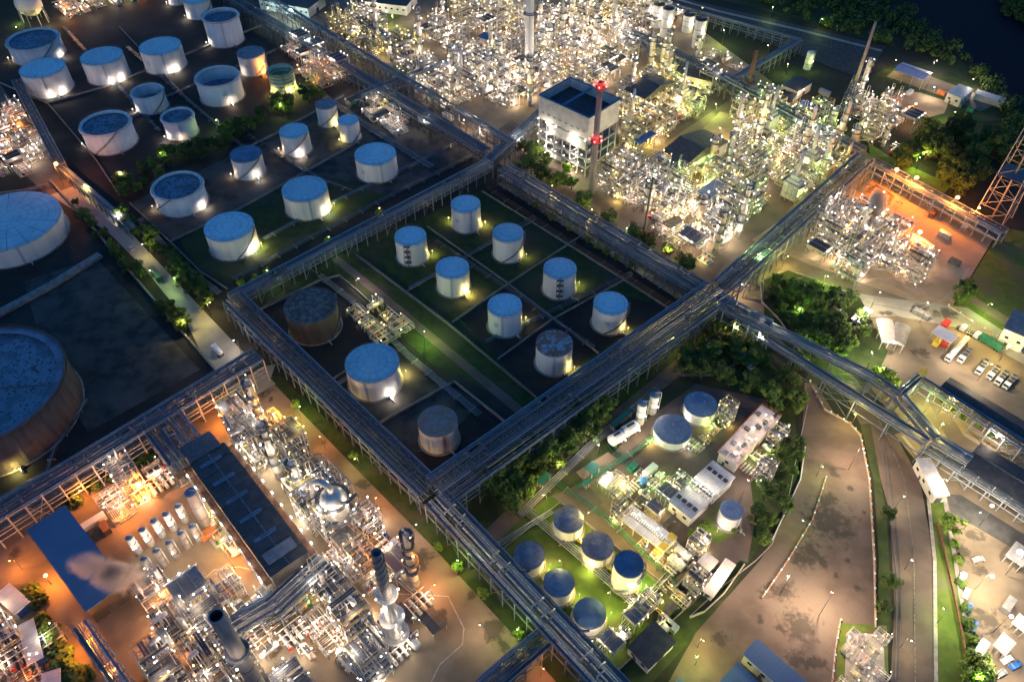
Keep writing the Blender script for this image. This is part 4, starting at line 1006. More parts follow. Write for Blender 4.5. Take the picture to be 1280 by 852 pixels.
def p_pumps(seed, n):
    rg = random.Random(seed); t = thing('pump_row', 'x', 'pump row')
    MB().box((0, 0, .12), (n * 2.2 + 1, 5, .24)).build('plinth', 'kerb', t, True)
    for i in range(n):
        x = (i - (n - 1) / 2) * 2.2
        MB().tube([(x, -1.9, .9), (x, -.5, .9)], .45, 10).build('motor', rg.choice(['blue_paint', 'galv', 'pipe_green']), t, True)
        MB().tube([(x, -.3, .9), (x, .3, .9)], [.3, .55], 10).tube([(x, .3, .9), (x, .9, .9)], .55, 10).build('pump', rg.choice(['orange_paint', 'galv', 'red_paint']), t, True)
        MB().tube([(x, .6, 1.2), (x, .6, 2.6), (x, 2.4, 2.6)], .16, 6).tube([(x, .9, .8), (x, 2.4, .8)], .2, 6).build('pipe', 'cladding', t, True)
    MB().tube([(-n * 1.1 - .5, 2.4, 2.6), (n * 1.1 + .5, 2.4, 2.6)], .24, 6).build('header_pipe', 'cladding', t, True)
    bulbs(t, [(0, -2.4, 3.0)], .22); MB().tube([(0, -2.4, 0), (0, -2.4, 3)], .06, 5).build('pole', 'galv', t, True)
    light(t, (0, -2.4, 2.5), 'white', 500)
    return t
def p_pipes(seed, L, W, n):
    n += 4
    rg = random.Random(seed); t = thing('pipe_manifold', 'x', 'pipe manifold')
    for i in range(n):
        y = -W / 2 + W * i / (n - 1); z = rg.choice([.9, 1.3, 2.6, 3.6]); r = rg.choice([.09, .12, .17, .24]); e = rg.uniform(0, .6)
        a, b = (-L / 2, L / 2) if rg.random() < .7 else (-L / 2, rg.uniform(0, L / 3))
        MB().tube([(a, y, z), (b, y, z), (b, y + (1 if y < 0 else -1) * 1.2, z), (b, y + (1 if y < 0 else -1) * 1.2, .5)], r, 6).build('pipe', 'cladding', t, True)
    for i in range(4):
        x = rg.uniform(-L / 2, L / 2)
        MB().tube([(x, -W / 2, 2), (x, W / 2, 2), (x, W / 2, .5)], .18, 6).build('pipe', 'cladding', t, True)
        y = rg.uniform(-W / 2, W / 2); MB().tube([(x, y, 1), (x, y, 2.9)], .08, 5).lathe((x, y, 2.9), [(.02, 0), (.42, 0), (.42, .1), (.02, .1)], 8).build('valve', rg.choice(['red_paint', 'galv', 'blue_paint']), t, True)
    for x in (-L / 2 + .6, 0, L / 2 - .6):
        MB().bar((x, -W / 2, 0), (x, -W / 2, 3.4), .2).bar((x, W / 2, 0), (x, W / 2, 3.4), .2).bar((x, -W / 2, 2.4), (x, W / 2, 2.4), .2).bar((x, -W / 2, 3.4), (x, W / 2, 3.4), .2).build('support_frame', 'process_steel', t, True)
    bulbs(t, [(-L / 3, -W / 2, 4.2), (L / 3, W / 2, 4.2)], .2)
    light(t, (rg.uniform(-2, 2), 0, 5), 'white', 700)
    return t
def p_heater(seed):
    rg = random.Random(seed); t = thing('fired_heater', 'x', 'fired heater')
    MB().box((0, 0, 6), (6, 9, 9)).box((0, 0, 11.4), (4, 7, 1.8)).box((0, 0, 13.6), (2.6, 5, 2.6)).build('casing', 'cladding', t, True)
    m = MB()
    for x in (-2.8, 2.8):
        for y in (-4.3, -1.4, 1.4, 4.3): m.bar((x, y, 0), (x, y, 1.5), .35); m.bar((x * 1.09, y, 1.5), (x * 1.09, y, 10.4), .2)
    m.build('frame', 'process_steel', t, True)
    MB().lathe((0, 0, 14.8), [(1.1, 0), (1.1, 2), (.85, 3), (.8, 14), (.68, 14), (.68, 10)], 14).build('stack', 'silver', t, True)
    for z in (4.5, 10.6):
        g = MB(); g.box((0, -5.2, z), (8.2, 1.1, .08)).box((0, 5.2, z), (8.2, 1.1, .08)); g.build('platform', 'grating', t, True)
        h = MB(); rail(h, -4.1, -5.7, 4.1, 5.7, z); h.build('handrail', 'galv', t, True)
    for y in (-3, 0, 3): MB().tube([(3.1, y, 2), (4.3, y, 2), (4.3, y, 9), (2, y, 12.5)], .22, 6).build('pipe', 'cladding', t, True)
    bulbs(t, [(-4, -5.6, 6.5), (4, -5.6, 6.5), (4, 5.6, 12.5), (-4, 5.6, 12.5), (0, -5.6, 12.5), (1.4, 0, 24)], .22)
    light(t, (0, -7, 7.5), 'white', 900); light(t, (5, 0, 3), 'white', 500)
    return t
def p_shed(seed):
    rg = random.Random(seed); t = thing('equipment_shelter', 'x', 'shelter'); m = MB(); W, D, H = rg.choice([(7, 5, 4), (9, 6, 5), (6, 6, 3.6)])
    for x in (-W / 2, W / 2):
        for y in (-D / 2, D / 2): m.bar((x, y, 0), (x, y, H), .2)
    m.build('frame', 'process_steel', t, True)
    MB().add([(-W / 2 - .4, -D / 2 - .4, H), (W / 2 + .4, -D / 2 - .4, H), (W / 2 + .4, 0, H + 1), (-W / 2 - .4, 0, H + 1), (-W / 2 - .4, D / 2 + .4, H), (W / 2 + .4, D / 2 + .4, H),
              (-W / 2 - .4, -D / 2 - .4, H - .1), (W / 2 + .4, -D / 2 - .4, H - .1), (-W / 2 - .4, D / 2 + .4, H - .1), (W / 2 + .4, D / 2 + .4, H - .1)],
             [(0, 1, 2, 3), (3, 2, 5, 4), (0, 6, 7, 1), (4, 5, 9, 8), (0, 3, 4, 8, 6), (1, 7, 9, 5, 2)]).build('roof', rg.choice(['grey_roof', 'white_roof', 'brown_roof']), t, True)
    MB().box((0, 0, 1), (W * .5, D * .4, 2)).box((W * .1, 0, 2.3), (W * .2, D * .3, .7)).build('compressor', rg.choice(['pipe_green', 'blue_paint', 'galv']), t, True)
    MB().tube([(-W * .25, 0, 1.4), (-W / 2 - 1, 0, 1.4), (-W / 2 - 1, D / 2 + 1, 1.4)], .24, 6).build('pipe', 'cladding', t, True)
    bulbs(t, [(W / 2, -D / 2 - .2, H - .5), (-W / 2, -D / 2 - .2, H - .5)], .22)
    light(t, (0, -D / 2 - .9, H - .6), 'white', 700)
    return t
K = {}
K['frame'] = [Proto(p_frame, 11, 10, 9, 3, 4.2), Proto(p_frame, 12, 9, 10, 2, 4.5), Proto(p_frame, 13, 10, 10, 4, 4.0), Proto(p_frame, 14, 8, 8, 3, 4.5), Proto(p_frame, 15, 10, 8, 2, 5), Proto(p_frame, 16, 9, 9, 5, 4.0)]
K['column'] = [Proto(p_column, 21, 1.3, 26), Proto(p_column, 22, 1.8, 20), Proto(p_column, 23, 1.0, 17), Proto(p_column, 24, 1.5, 32)]
K['cooler'] = [Proto(p_cooler, 31, 3, 8.5, 9), Proto(p_cooler, 32, 2, 9, 6.5)]
K['drum'] = [Proto(p_drum, 41, 1.5, 7.5), Proto(p_drum, 42, 1.0, 6), Proto(p_drum, 43, 1.8, 6.5)]
K['exch'] = [Proto(p_exch, 51, 3), Proto(p_exch, 52, 4)]
K['pumps'] = [Proto(p_pumps, 61, 4), Proto(p_pumps, 62, 3)]
K['pipes'] = [Proto(p_pipes, 71, 10, 7, 8), Proto(p_pipes, 72, 9, 8, 9), Proto(p_pipes, 73, 11, 6, 7)]
K['heater'] = [Proto(p_heater, 81)]
K['shed'] = [Proto(p_shed, 91), Proto(p_shed, 92), Proto(p_shed, 93)]
DESC = {'frame': ('open steel process frame', 'open steel process frames holding vessels and pipes'), 'column': ('slim column vessel with ring platforms', 'column vessels with lamps on ring platforms'),
        'cooler': ('raised air cooler bank', 'air cooler banks on steel legs'), 'drum': ('horizontal drum on saddles', 'horizontal drums on concrete saddles'),
        'exch': ('group of tube exchangers', 'tube heat exchanger groups'), 'pumps': ('pump row on plinth', 'pump rows on plinths'),
        'pipes': ('low pipe manifold', 'low pipe manifolds in the process units'), 'heater': ('box heater with stack', 'box heaters with stacks'), 'shed': ('roofed equipment shelter', 'small roofed shelters in the units')}
DENSE = [('frame', 40), ('column', 12), ('cooler', 8), ('drum', 10), ('exch', 8), ('pumps', 4), ('pipes', 14), ('heater', 2), ('shed', 2)]
TALL = [('frame', 60), ('column', 10), ('drum', 8), ('exch', 4), ('pipes', 10), ('shed', 3), ('cooler', 6)]
LOW = [('frame', 16), ('column', 3), ('cooler', 6), ('drum', 16), ('exch', 12), ('pumps', 12), ('pipes', 26), ('shed', 9)]
PIPEY = [('frame', 10), ('pipes', 40), ('drum', 10), ('exch', 10), ('pumps', 14), ('cooler', 6), ('shed', 4)]
COUNTS = {}
AVOID = []                                           # world polygons / circles kept clear
def fill(zone, poly, mixk, cell, kinds, edge_u, edge_v, pw=1.0, dens=1.0, seed=0, sc_=1.0):
    """fills a yard block (pixel polygon on the ground) with equipment in rows of the plant grid"""
    rg = random.Random(seed * 31 + len(zone)); q = [G(*p) for p in poly]; uvp = [uv(p) for p in q]
    u0, u1 = min(a for a, b in uvp), max(a for a, b in uvp); v0, v1 = min(b for a, b in uvp), max(b for a, b in uvp)
    rows = 0; v = v0 + cell / 2; names = [k for k, n in mixk]; wts = [n for k, n in mixk]
    rown = 0
    while v < v1:
        u = u0 + cell / 2; c = 0; hit = False
        while u < u1:
            if inside((u, v), uvp):
                p = fuv(u, v)
                if not any(inside((p.x, p.y), a) for a in AVOID) and rg.random() < dens:
                    k = rg.choices(names, wts)[0]
                    if COUNTS.get(k, 0) >= 290: k = 'pipes' if COUNTS.get('pipes', 0) < 290 else 'drum'
                    COUNTS[k] = COUNTS.get(k, 0) + 1
                    pr = rg.choice(K[k]); d, g = DESC[k]
                    lk = rg.choices([a for a, b in kinds], [b for a, b in kinds])[0]
                    j = (rg.uniform(-.6, .6), rg.uniform(-.6, .6))
                    lab = '%s, %s row from %s, %s from %s' % (d, ordn(rown), edge_v, ordn(c), edge_u)
                    pr.place((p.x + j[0], p.y + j[1], 0), PA + math.pi / 2 * rg.randrange(4), lab, g, lk, pw, sc_)
                hit = True; c += 1
            u += cell
        if hit: rown += 1
        v += cell
def avoid(*pts): AVOID.append([(G(*p).x, G(*p).y) for p in pts])
# white boiler house, long dark roof, big stack feet, corridors
avoid((655, 235), (770, 235), (790, 175), (720, 130), (650, 160))
WH = [('white', 7), ('pink', 2), ('yellow', 2)]
YE = [('white', 2), ('yellow', 6), ('green', 1), ('pink', 1)]
GR = [('white', 4), ('green', 3), ('yellow', 3)]
OR = [('pink', 4), ('orange', 2), ('white', 4)]
# upper process blocks (pixel outlines on the ground)
fill('e1', [(1004, 322), (1038, 268), (1062, 262), (1096, 290), (1165, 330), (1142, 360), (1100, 344), (1070, 356)], TALL, 9.4, [('pink', 3), ('white', 6)], 'the curved kerb', 'the sandy clearing', 1.15, seed=20)
fill('s1', [(288, 520), (330, 530), (430, 640), (395, 668), (368, 640), (310, 570)], DENSE, 8.4, WH, 'the dark roof', 'the orange yard', .9, seed=30)
fill('s2', [(395, 670), (438, 640), (500, 690), (525, 730), (470, 760), (410, 730)], DENSE, 8.4, OR, 'the dark roof', 'the orange yard', .9, seed=31)
fill('s3', [(462, 790), (540, 742), (575, 780), (500, 852), (420, 870)], LOW, 7.9, WH, 'the kerb corner', 'the lower stack', .8, seed=32)
fill('s4', [(175, 745), (235, 725), (330, 740), (400, 830), (390, 890), (230, 900)], DENSE, 8.4, OR, 'the big stack', 'the steam vent', .85, seed=33)
fill('s5', [(370, 745), (405, 720), (470, 790), (430, 850)], PIPEY, 8.5, WH, 'the stack', 'the dark roof', .8, seed=34)
fill('s6', [(125, 625), (175, 590), (225, 575), (240, 610), (150, 655)], LOW, 7.9, OR, 'the blue roof', 'the rack', .7, seed=35)
fill('s7', [(-20, 780), (40, 740), (70, 790), (60, 880), (-20, 880)], LOW, 8.4, OR, 'the left edge', 'the pipe stacks', .8, .8, seed=36)
fill('s8', [(280, 500), (300, 492), (318, 508), (296, 522)], PIPEY, 8.5, WH, 'the rack', 'the orange lamp', .5, seed=37)
fill('s9', [(268, 640), (300, 690), (285, 705), (255, 660)], LOW, 7.4, YE, 'the dark roof', 'the curved wall', .7, seed=38)
fill('n1', [(478, 78), (512, 62), (602, 118), (566, 142)], DENSE, 8.8, WH, 'the corridor', 'the green strip', 0.69, seed=1)
fill('n2', [(415, 40), (450, 22), (495, 56), (460, 78)], DENSE, 8.8, YE, 'the corridor end', 'the pale wall', 0.60, .8, seed=2)
fill('n3', [(560, 95), (620, 60), (670, 95), (668, 130), (640, 142)], DENSE, 9.3, WH, 'the cross rack', 'the corridor', 0.77, seed=3)
fill('n4', [(530, 45), (580, -10), (660, -20), (655, 60), (612, 60), (570, 72)], DENSE, 11.2, WH, 'the white chimney', 'the cross rack', 0.69, .85, seed=4)
fill('n5', [(668, 100), (676, 20), (760, 0), (800, 60), (740, 130), (715, 130)], DENSE, 10.2, WH, 'the white chimney', 'the boiler house', 0.86, seed=5)
fill('n6', [(700, -25), (790, -30), (850, 25), (800, 60), (762, 5)], DENSE, 12.1, WH, 'the far silos', 'the boiler block', 0.86, .85, seed=6)
fill('n7', [(772, 130), (812, 75), (880, 95), (905, 112), (805, 185), (785, 190)], DENSE, 9.3, YE, 'the yellow road', 'the boiler house', 0.77, seed=7)
fill('n8', [(740, 222), (786, 205), (940, 300), (900, 330), (860, 322)], DENSE, 8.8, WH, 'the tree row', 'the boiler house', 0.86, seed=8)
fill('n9', [(840, 232), (880, 205), (950, 230), (960, 262), (925, 285)], DENSE, 9.3, GR, 'the brown shed', 'the crossing', 0.69, .8, seed=9)
fill('n10', [(905, 190), (925, 125), (985, 140), (1068, 195), (985, 255), (960, 225)], DENSE, 9.3, GR, 'the brown shed', 'the rack', 0.77, seed=10)
fill('n11', [(1050, 130), (1085, 118), (1140, 158), (1128, 200), (1085, 178)], DENSE, 9.3, WH, 'the flare mast', 'the rack', 0.60, .85, seed=11)
fill('n12', [(870, 90), (900, 60), (935, 85), (905, 108)], LOW, 10.2, WH, 'the silos', 'the rack', 0.43, .6, seed=12)
# right process unit
# bottom left works
# left edge and upper left corners
fill('w1', [(-10, 150), (25, 135), (62, 190), (20, 225), (-10, 215)], LOW, 8.4, OR, 'the left edge', 'the banded road', .5, seed=40)
fill('w2', [(62, 5), (110, -14), (190, -30), (185, 0), (90, 22)], LOW, 10.2, OR, 'the sphere', 'the verge', .8, seed=41)
fill('w3', [(352, 68), (385, 52), (440, 95), (405, 115)], PIPEY, 9, OR, 'the corridor', 'the banded tank', .6, seed=42)
fill('w4', [(436, 130), (470, 112), (520, 150), (500, 175)], PIPEY, 9, WH, 'the corridor', 'the slim tanks', .5, .8, seed=43)
fill('w5', [(435, 395), (470, 380), (512, 408), (500, 425), (470, 430)], PIPEY, 9, YE, 'the lamp-lit path', 'the dark tank', .3, .7, seed=44)
# small works in the centre right
fill('c1', [(745, 608), (790, 570), (850, 610), (838, 640), (775, 660)], PIPEY, 6.2, GR, 'the green roof', 'the bullets', .2, .85, seed=50, sc_=.6)
fill('c2', [(790, 625), (845, 640), (880, 700), (845, 730), (800, 690)], PIPEY, 6.2, YE, 'the canopy', 'the pump yard', .2, .8, seed=51, sc_=.6)
fill('c3', [(745, 808), (800, 755), (835, 770), (785, 818)], LOW, 6, YE, 'the rack', 'the dark store', .25, seed=52, sc_=.6)
fill('c4', [(925, 580), (985, 525), (998, 550), (945, 605)], LOW, 6.2, GR, 'the orange-railed plant', 'the road', .2, .85, seed=53, sc_=.6)
fill('c5', [(855, 560), (905, 520), (925, 535), (880, 572)], PIPEY, 6.2, GR, 'the domed tank', 'the trees', .2, .7, seed=55, sc_=.6)
fill('c6', [(830, 720), (870, 735), (840, 770), (805, 750)], LOW, 6.2, YE, 'the pit', 'the canopy', .2, .7, seed=56, sc_=.6)
fill('e2', [(1057, 792), (1104, 794), (1107, 870), (1054, 870)], [('pipes', 10), ('exch', 3)], 5.6, WH, 'the hedge', 'the upper wall', .12, seed=54, sc_=.55)
print('fill counts', COUNTS)
# ------------------------------------------------------------------ buildings
def bldg(name, label, cat, a, b, c, h, roofm='grey_roof', wallm='wall_white', kind='flat', group=None, open_=False, win=True, gf=.22, over=.5, z0=0.0, door=True):
    """a, b, c: three roof corners (pixels) seen at height h"""
    A, B, C = G(a[0], a[1], h), G(b[0], b[1], h), G(c[0], c[1], h)
    e1 = B - A; e2 = C - B; e1n = e1.normalized(); e2 = e2 - e1n * e2.dot(e1n); L1, L2 = e1.length, e2.length; e2n = e2.normalized()
    o = A + (e1 + e2) * .5
    ang = math.atan2(e2n.y, e2n.x)                   # local x along e2 (length L2), local y along -e1
    s = 1 if e2n.cross(e1n).z > 0 else -1
    t = thing(name, label, cat, (o.x, o.y, 0), group); t.rotation_euler = (0, 0, ang)
    X, Y = L2 / 2, L1 / 2
    wx, wy = X - over, Y - over
    if not open_:
        m = MB(); m.prism([(-wx, -wy), (wx, -wy), (wx, wy), (-wx, wy)], 0, h - .05); m.build('wall', wallm, t, True)
        if win:
            for sy in (-1, 1):
                n = max(1, int(2 * wx / 4))
                for k in range(n):
                    x = -wx + 2 * wx * (k + .5) / n
                    MB().box((x, sy * (wy + .03), h * .55), (1.5, .1, 1.2)).build('window', 'glass', t, True)
            if door:
                MB().box((wx + .04, 0, 1.5), (.1, min(3, wy), 3)).build('door', 'dark_steel', t, True)
                MB().box((-wx * .3, -wy - .05, 1.1), (1.1, .1, 2.2)).build('door', 'dark_steel', t, True)
    else:
        n = max(2, int(2 * wx / 6))
        for k in range(n + 1):
            x = -wx + 2 * wx * k / n
            MB().bar((x, -wy, 0), (x, -wy, h), .3).bar((x, wy, 0), (x, wy, h), .3).bar((x, -wy, h - .4), (x, wy, h - .4), .25, .4).build('portal_frame', 'process_steel', t, True)
    r = MB()
    if kind == 'gable':
        g = Y * gf
        r.add([(-X, -Y, h), (X, -Y, h), (X, 0, h + g), (-X, 0, h + g), (-X, Y, h), (X, Y, h), (-X, -Y, h - .15), (X, -Y, h - .15), (X, Y, h - .15), (-X, Y, h - .15)],
              [(0, 1, 2, 3), (3, 2, 5, 4), (6, 7, 1, 0), (4, 5, 8, 9), (0, 3, 4, 9, 6), (7, 8, 5, 2, 1)])
        MB().bar((-X, 0, h + g + .08), (X, 0, h + g + .08), .5, .16).build('ridge_cap', 'steel', t, True)
    elif kind == 'vault':
        n = 10; vs = []; fs = []
        for k in range(n + 1):
            a_ = math.pi * k / n; y = -Y * math.cos(a_); z = h + Y * .35 * math.sin(a_)
            vs += [(-X, y, z), (X, y, z)]
        fs = [(2 * k, 2 * k + 1, 2 * k + 3, 2 * k + 2) for k in range(n)]
        vs += [(-X, -Y, h - .1), (X, -Y, h - .1), (X, Y, h - .1), (-X, Y, h - .1)]
        r.add(vs, fs, True)
        r.f.append([len(r.v) - 4] + [2 * k for k in range(n + 1)] + [len(r.v) - 1]); r.sm.append(False)
        r.f.append([len(r.v) - 3] + [2 * k + 1 for k in range(n + 1)] + [len(r.v) - 2]); r.sm.append(False)
    else:
        r.prism([(-X, -Y), (X, -Y), (X, Y), (-X, Y)], h - .02, h + .2)
    r.build('roof', roofm, t, True)
    t['_s'] = s
    return t, X, Y, h
def clean(t):
    if '_s' in t: del t['_s']
    return t
LOWB = 'low buildings of the works'
def B_(*a, **k):
    t, X, Y, h = bldg(*a, **k); clean(t)
    return t, X, Y, h
# long dark-roofed compressor hall
t, X, Y, h = B_('compressor_hall', 'long hall with dark segmented roof and purplish side galleries', 'building', (236, 579), (281, 553), (382, 692), 15, 'hall_roof', 'brown_roof', 'gable', win=False, gf=.05)
for k in range(13): MB().bar((-X + 2 * X * k / 12, -Y, h + .2), (-X + 2 * X * k / 12, 0, h + Y * .05 + .25), .3).bar((-X + 2 * X * k / 12, 0, h + Y * .05 + .25), (-X + 2 * X * k / 12, Y, h + .2), .3).build('roof_rib', 'dark_steel', t, True)
for k in range(6):
    x = -X + 2 * X * (k + .5) / 6
    MB().box((x, -Y * .1, h + Y * .05 + .18), (1.5, Y * 1.15, .16)).build('roof_light', 'tank_roof_dark', t, True)
for sy in (-1, 1):
    MB().box((0, sy * (Y + 1.2), h - 3), (2 * X, 2.4, .15)).build('gallery', 'rust', t, True)
    m = MB()
    for k in range(16): m.bar((-X + 2 * X * k / 15, sy * (Y + 2.3), 0), (-X + 2 * X * k / 15, sy * (Y + 2.3), h - 1.9), .22)
    for z in (-2.4, -1.9): m.bar((-X, sy * (Y + 2.3), h + z), (X, sy * (Y + 2.3), h + z), .08)
    m.build('gallery_frame', 'process_steel', t, True)
    for k in range(9):
        p = (-X + 2 * X * (k + .5) / 9, sy * (Y + 2.6), h - 1.5)
        MB().box(p, (.9, .25, .2)).build('lamp', 'bulb_cold', t, True)
        light(t, (p[0], sy * (Y + 4), h - 2.5), 'white', 1500)
MB().box((X - 6, 0, h + .9), (4.5, Y * 1.5, .5)).build('roof_box', 'grey_roof', t, True)
B_('steel_deck', 'blue-painted open roof grid at the hall end beside the broad rack deck', 'steel structure', (224, 560), (262, 538), (282, 553), 15.5, 'grating', 'steel', open_=True)
B_('blue_shed', 'large shed with plain blue roof under drifting steam', 'building', (33, 662), (81, 631), (146, 737), 9, 'blue_roof', 'brown_roof', win=True)
# open grid frame over orange yard
def grid_frame(label, a, b, c, h, n1, n2, mat='steel'):
    A, B, C = G(a[0], a[1], h), G(b[0], b[1], h), G(c[0], c[1], h); t = thing('roof_grid', label, 'steel structure', (A.x, A.y, 0)); m = MB()
    def pt(i, j, z): q = A + (B - A) * i + (C - B) * j; return Vector((q.x, q.y, z))
    for i in range(n1 + 1): m.bar(pt(i / n1, 0, h), pt(i / n1, 1, h), .4)
    for j in range(n2 + 1): m.bar(pt(0, j / n2, h), pt(1, j / n2, h), .4)
    for i in range(n1 + 1):
        for j in range(n2 + 1):
            if (i in (0, n1)) or (j in (0, n2)): m.bar(pt(i / n1, j / n2, 0), pt(i / n1, j / n2, h), .3)
    m.build('frame', mat, t)
grid_frame('blue steel roof grid without cladding at the orange yard edge', (325, 548), (346, 536), (384, 575), 13, 4, 6, 'steel')
grid_frame('pale steel roof grid beside the tall dark-topped stack', (225, 755), (268, 732), (285, 748), 11, 5, 2, 'galv')
grid_frame('pale steel frame edge above the yard behind the small truck', (385, 572), (402, 566), (440, 605), 9, 2, 5, 'galv')

# boiler house
def boiler():
    h = 36
    A, B, C = G(674, 119, h), G(713, 97, h), G(770, 127, h)
    e1 = B - A; e2 = C - B; e1n = e1.normalized(); e2 = e2 - e1n * e2.dot(e1n); o = A + (e1 + e2) / 2
    t = thing('boiler_house', 'boxy white boiler house with open blue-rimmed top above lit steel floors', 'boiler house', (o.x, o.y, 0))
    t.rotation_euler = (0, 0, math.atan2(e2.y, e2.x)); X, Y = e2.length / 2, e1.length / 2
    m = MB(); z0 = h - 13
    m.prism([(-X, -Y), (X, -Y), (X, Y), (-X, Y)], z0, h - 5)
    th = .5
    for (cx, cy, dx, dy) in ((0, -Y + th / 2, 2 * X, th), (0, Y - th / 2, 2 * X, th), (-X + th / 2, 0, th, 2 * Y - 2 * th), (X - th / 2, 0, th, 2 * Y - 2 * th)):
        m.box((cx, cy, h - 2.5), (dx, dy, 5.0 - .004))
    m.build('casing', 'wall_white', t, True)
    MB().box((0, 0, h - 4.9), (2 * X - 1, 2 * Y - 1, .1)).build('pit_floor', 'dark_roof', t, True)
    MB().box((-X * .1, 0, h - .6), (1.2, 2 * Y - 1.1, .8)).build('crane_beam', 'blue_roof', t, True)
    for (cx, cy, dx, dy) in ((0, -Y, 2 * X + 1, 1.1), (0, Y, 2 * X + 1, 1.1), (-X, 0, 1.1, 2 * Y), (X, 0, 1.1, 2 * Y)):
        MB().box((cx, cy, h + .12), (dx, dy, .22)).build('parapet', 'blue_roof', t, True)
    for k in range(int(2 * X / 4)):
        MB().box((-X + 3 + k * 4, -Y - .05, h - 9), (1.8, .08, .9)).build('louvre', 'grey_roof', t, True)
    m = MB(); zs = [5.5, 11, 16.5, z0]
    nx, ny = 7, 5
    for i in range(nx):
        for j in range(ny):
            x, y = -X + .3 + (2 * X - .6) * i / (nx - 1), -Y + .3 + (2 * Y - .6) * j / (ny - 1)
            if i in (0, nx - 1) or j in (0, ny - 1): m.bar((x, y, 0), (x, y, z0), .45)
    for z in zs:
        for y in (-Y + .3, Y - .3): m.bar((-X, y, z - .3), (X, y, z - .3), .3, .5)
        for x in (-X + .3, X - .3): m.bar((x, -Y, z - .3), (x, Y, z - .3), .3, .5)
    for i in range(nx - 1):
        if i % 2 == 0:
            x0, x1 = -X + 2 * X * i / (nx - 1), -X + 2 * X * (i + 1) / (nx - 1)
            for q in range(3): m.bar((x0, -Y, zs[q] - 5.5 if q else 0), (x1, -Y, zs[q]), .2)
    m.build('frame', 'process_steel', t, True)
    rg = random.Random(5)
    for z in zs[:-1]:
        MB().box((0, 0, z), (2 * X - .8, 2 * Y - .8, .2)).build('floor_deck', 'grating', t, True)
        hh = MB(); rail(hh, -X, -Y, X, Y, z + .1); hh.build('handrail', 'galv', t, True)
        for k in range(5):
            x = -X + 2 * X * (k + .5) / 5
            MB().lathe((x, -Y * .55, z + .2), vessel(rg.uniform(1.2, 2), rg.uniform(3, 4.6)), 12).build('vessel', 'cladding', t, True)
    MB().box((X * .2, -Y - .02, z0 - 3.4), (X * 1.5, .3, 5.6)).build('side_panel', 'wall_white', t, True)
    MB().box((-X * .45, -Y * .2, 2.6), (X * .8, Y * 1.2, 5)).build('lower_casing', 'cladding', t, True)
    pts = []
    for z in [1.5] + zs:
        for k in range(6):
            pts.append((-X + 2 * X * (k + rg.random()) / 6, -Y - .4, z + 2.2 if z < z0 else z - .5)); 
        for k in range(3): pts.append((-X - .4, -Y + 2 * Y * (k + rg.random()) / 3, z + 2.2 if z < z0 else z - .5))
    bulbs(t, pts, .25)
    for z in (3, 9, 15, 21):
        for x in (-X * .6, X * .5): light(t, (x, -Y - 1.4, z), 'white', 2600)
        light(t, (-X - 1.4, 0, z), 'white', 2600)
    light(t, (0, 0, 8), 'white', 3000)
boiler()
def stack(label, base, top, r0, r1, name='chimney', bands=(), mat='chimney', topmat=None, topfrac=.0, rings=(), group=None, ladder=True, cat='chimney'):
    """chimney standing at the base pixel and reaching to the top pixel row"""
    g = G(*base); lo, hi = 5, 200
    for _ in range(40):
        m_ = (lo + hi) / 2
        if P(g.x, g.y, m_)[1] > top[1]: lo = m_
        else: hi = m_
    H = lo
    t = thing(name, label, cat, (g.x, g.y, 0), group)
    def rr(z): return r0 + (r1 - r0) * z / H
    zt = H * (1 - topfrac)
    MB().lathe((0, 0, 0), [(rr(0), 0), (rr(zt * .5), zt * .5), (rr(zt), zt)] + ([(rr(H), H), (rr(H) * .82, H), (rr(H) * .8, H - 4), (.01, H - 4)] if not topfrac else []), 20).build('shaft', mat, t, True)
    if topfrac:
        MB().lathe((0, 0, 0), [(rr(zt) + .05, zt), (rr(H) + .05, H), (rr(H) * .84, H), (rr(H) * .8, H - 5), (.01, H - 5)], 20).build('upper_shaft', topmat or 'soot', t, True)
    for f, ht, mt in bands:
        z = H * f; MB().lathe((0, 0, 0), [(rr(z) + .04, z), (rr(z + ht) + .04, z + ht)], 20).build('band', mt, t, True)
    for f in rings:
        z = H * f; q = rr(z)
        MB().lathe((0, 0, 0), [(q, z), (q + 1.3, z), (q + 1.3, z + .12), (q, z + .12)], 20).build('platform', 'grating', t, True)
        m = MB()
        for k in range(14):
            a, b = 6.2832 * k / 14, 6.2832 * (k + 1) / 14; e = q + 1.25
            for zz in (.6, 1.1): m.bar((e * math.cos(a), e * math.sin(a), z + zz), (e * math.cos(b), e * math.sin(b), z + zz), .07)
            m.bar((e * math.cos(a), e * math.sin(a), z), (e * math.cos(a), e * math.sin(a), z + 1.1), .06)
        m.build('handrail', 'galv', t, True)
    if ladder:
        m = MB()
        for d in (-.3, .3): m.bar((d, -rr(0) - .3, 0), (d, -rr(H) - .3, H), .08)
        m.build('ladder', 'steel', t, True)
    return t, H, rr
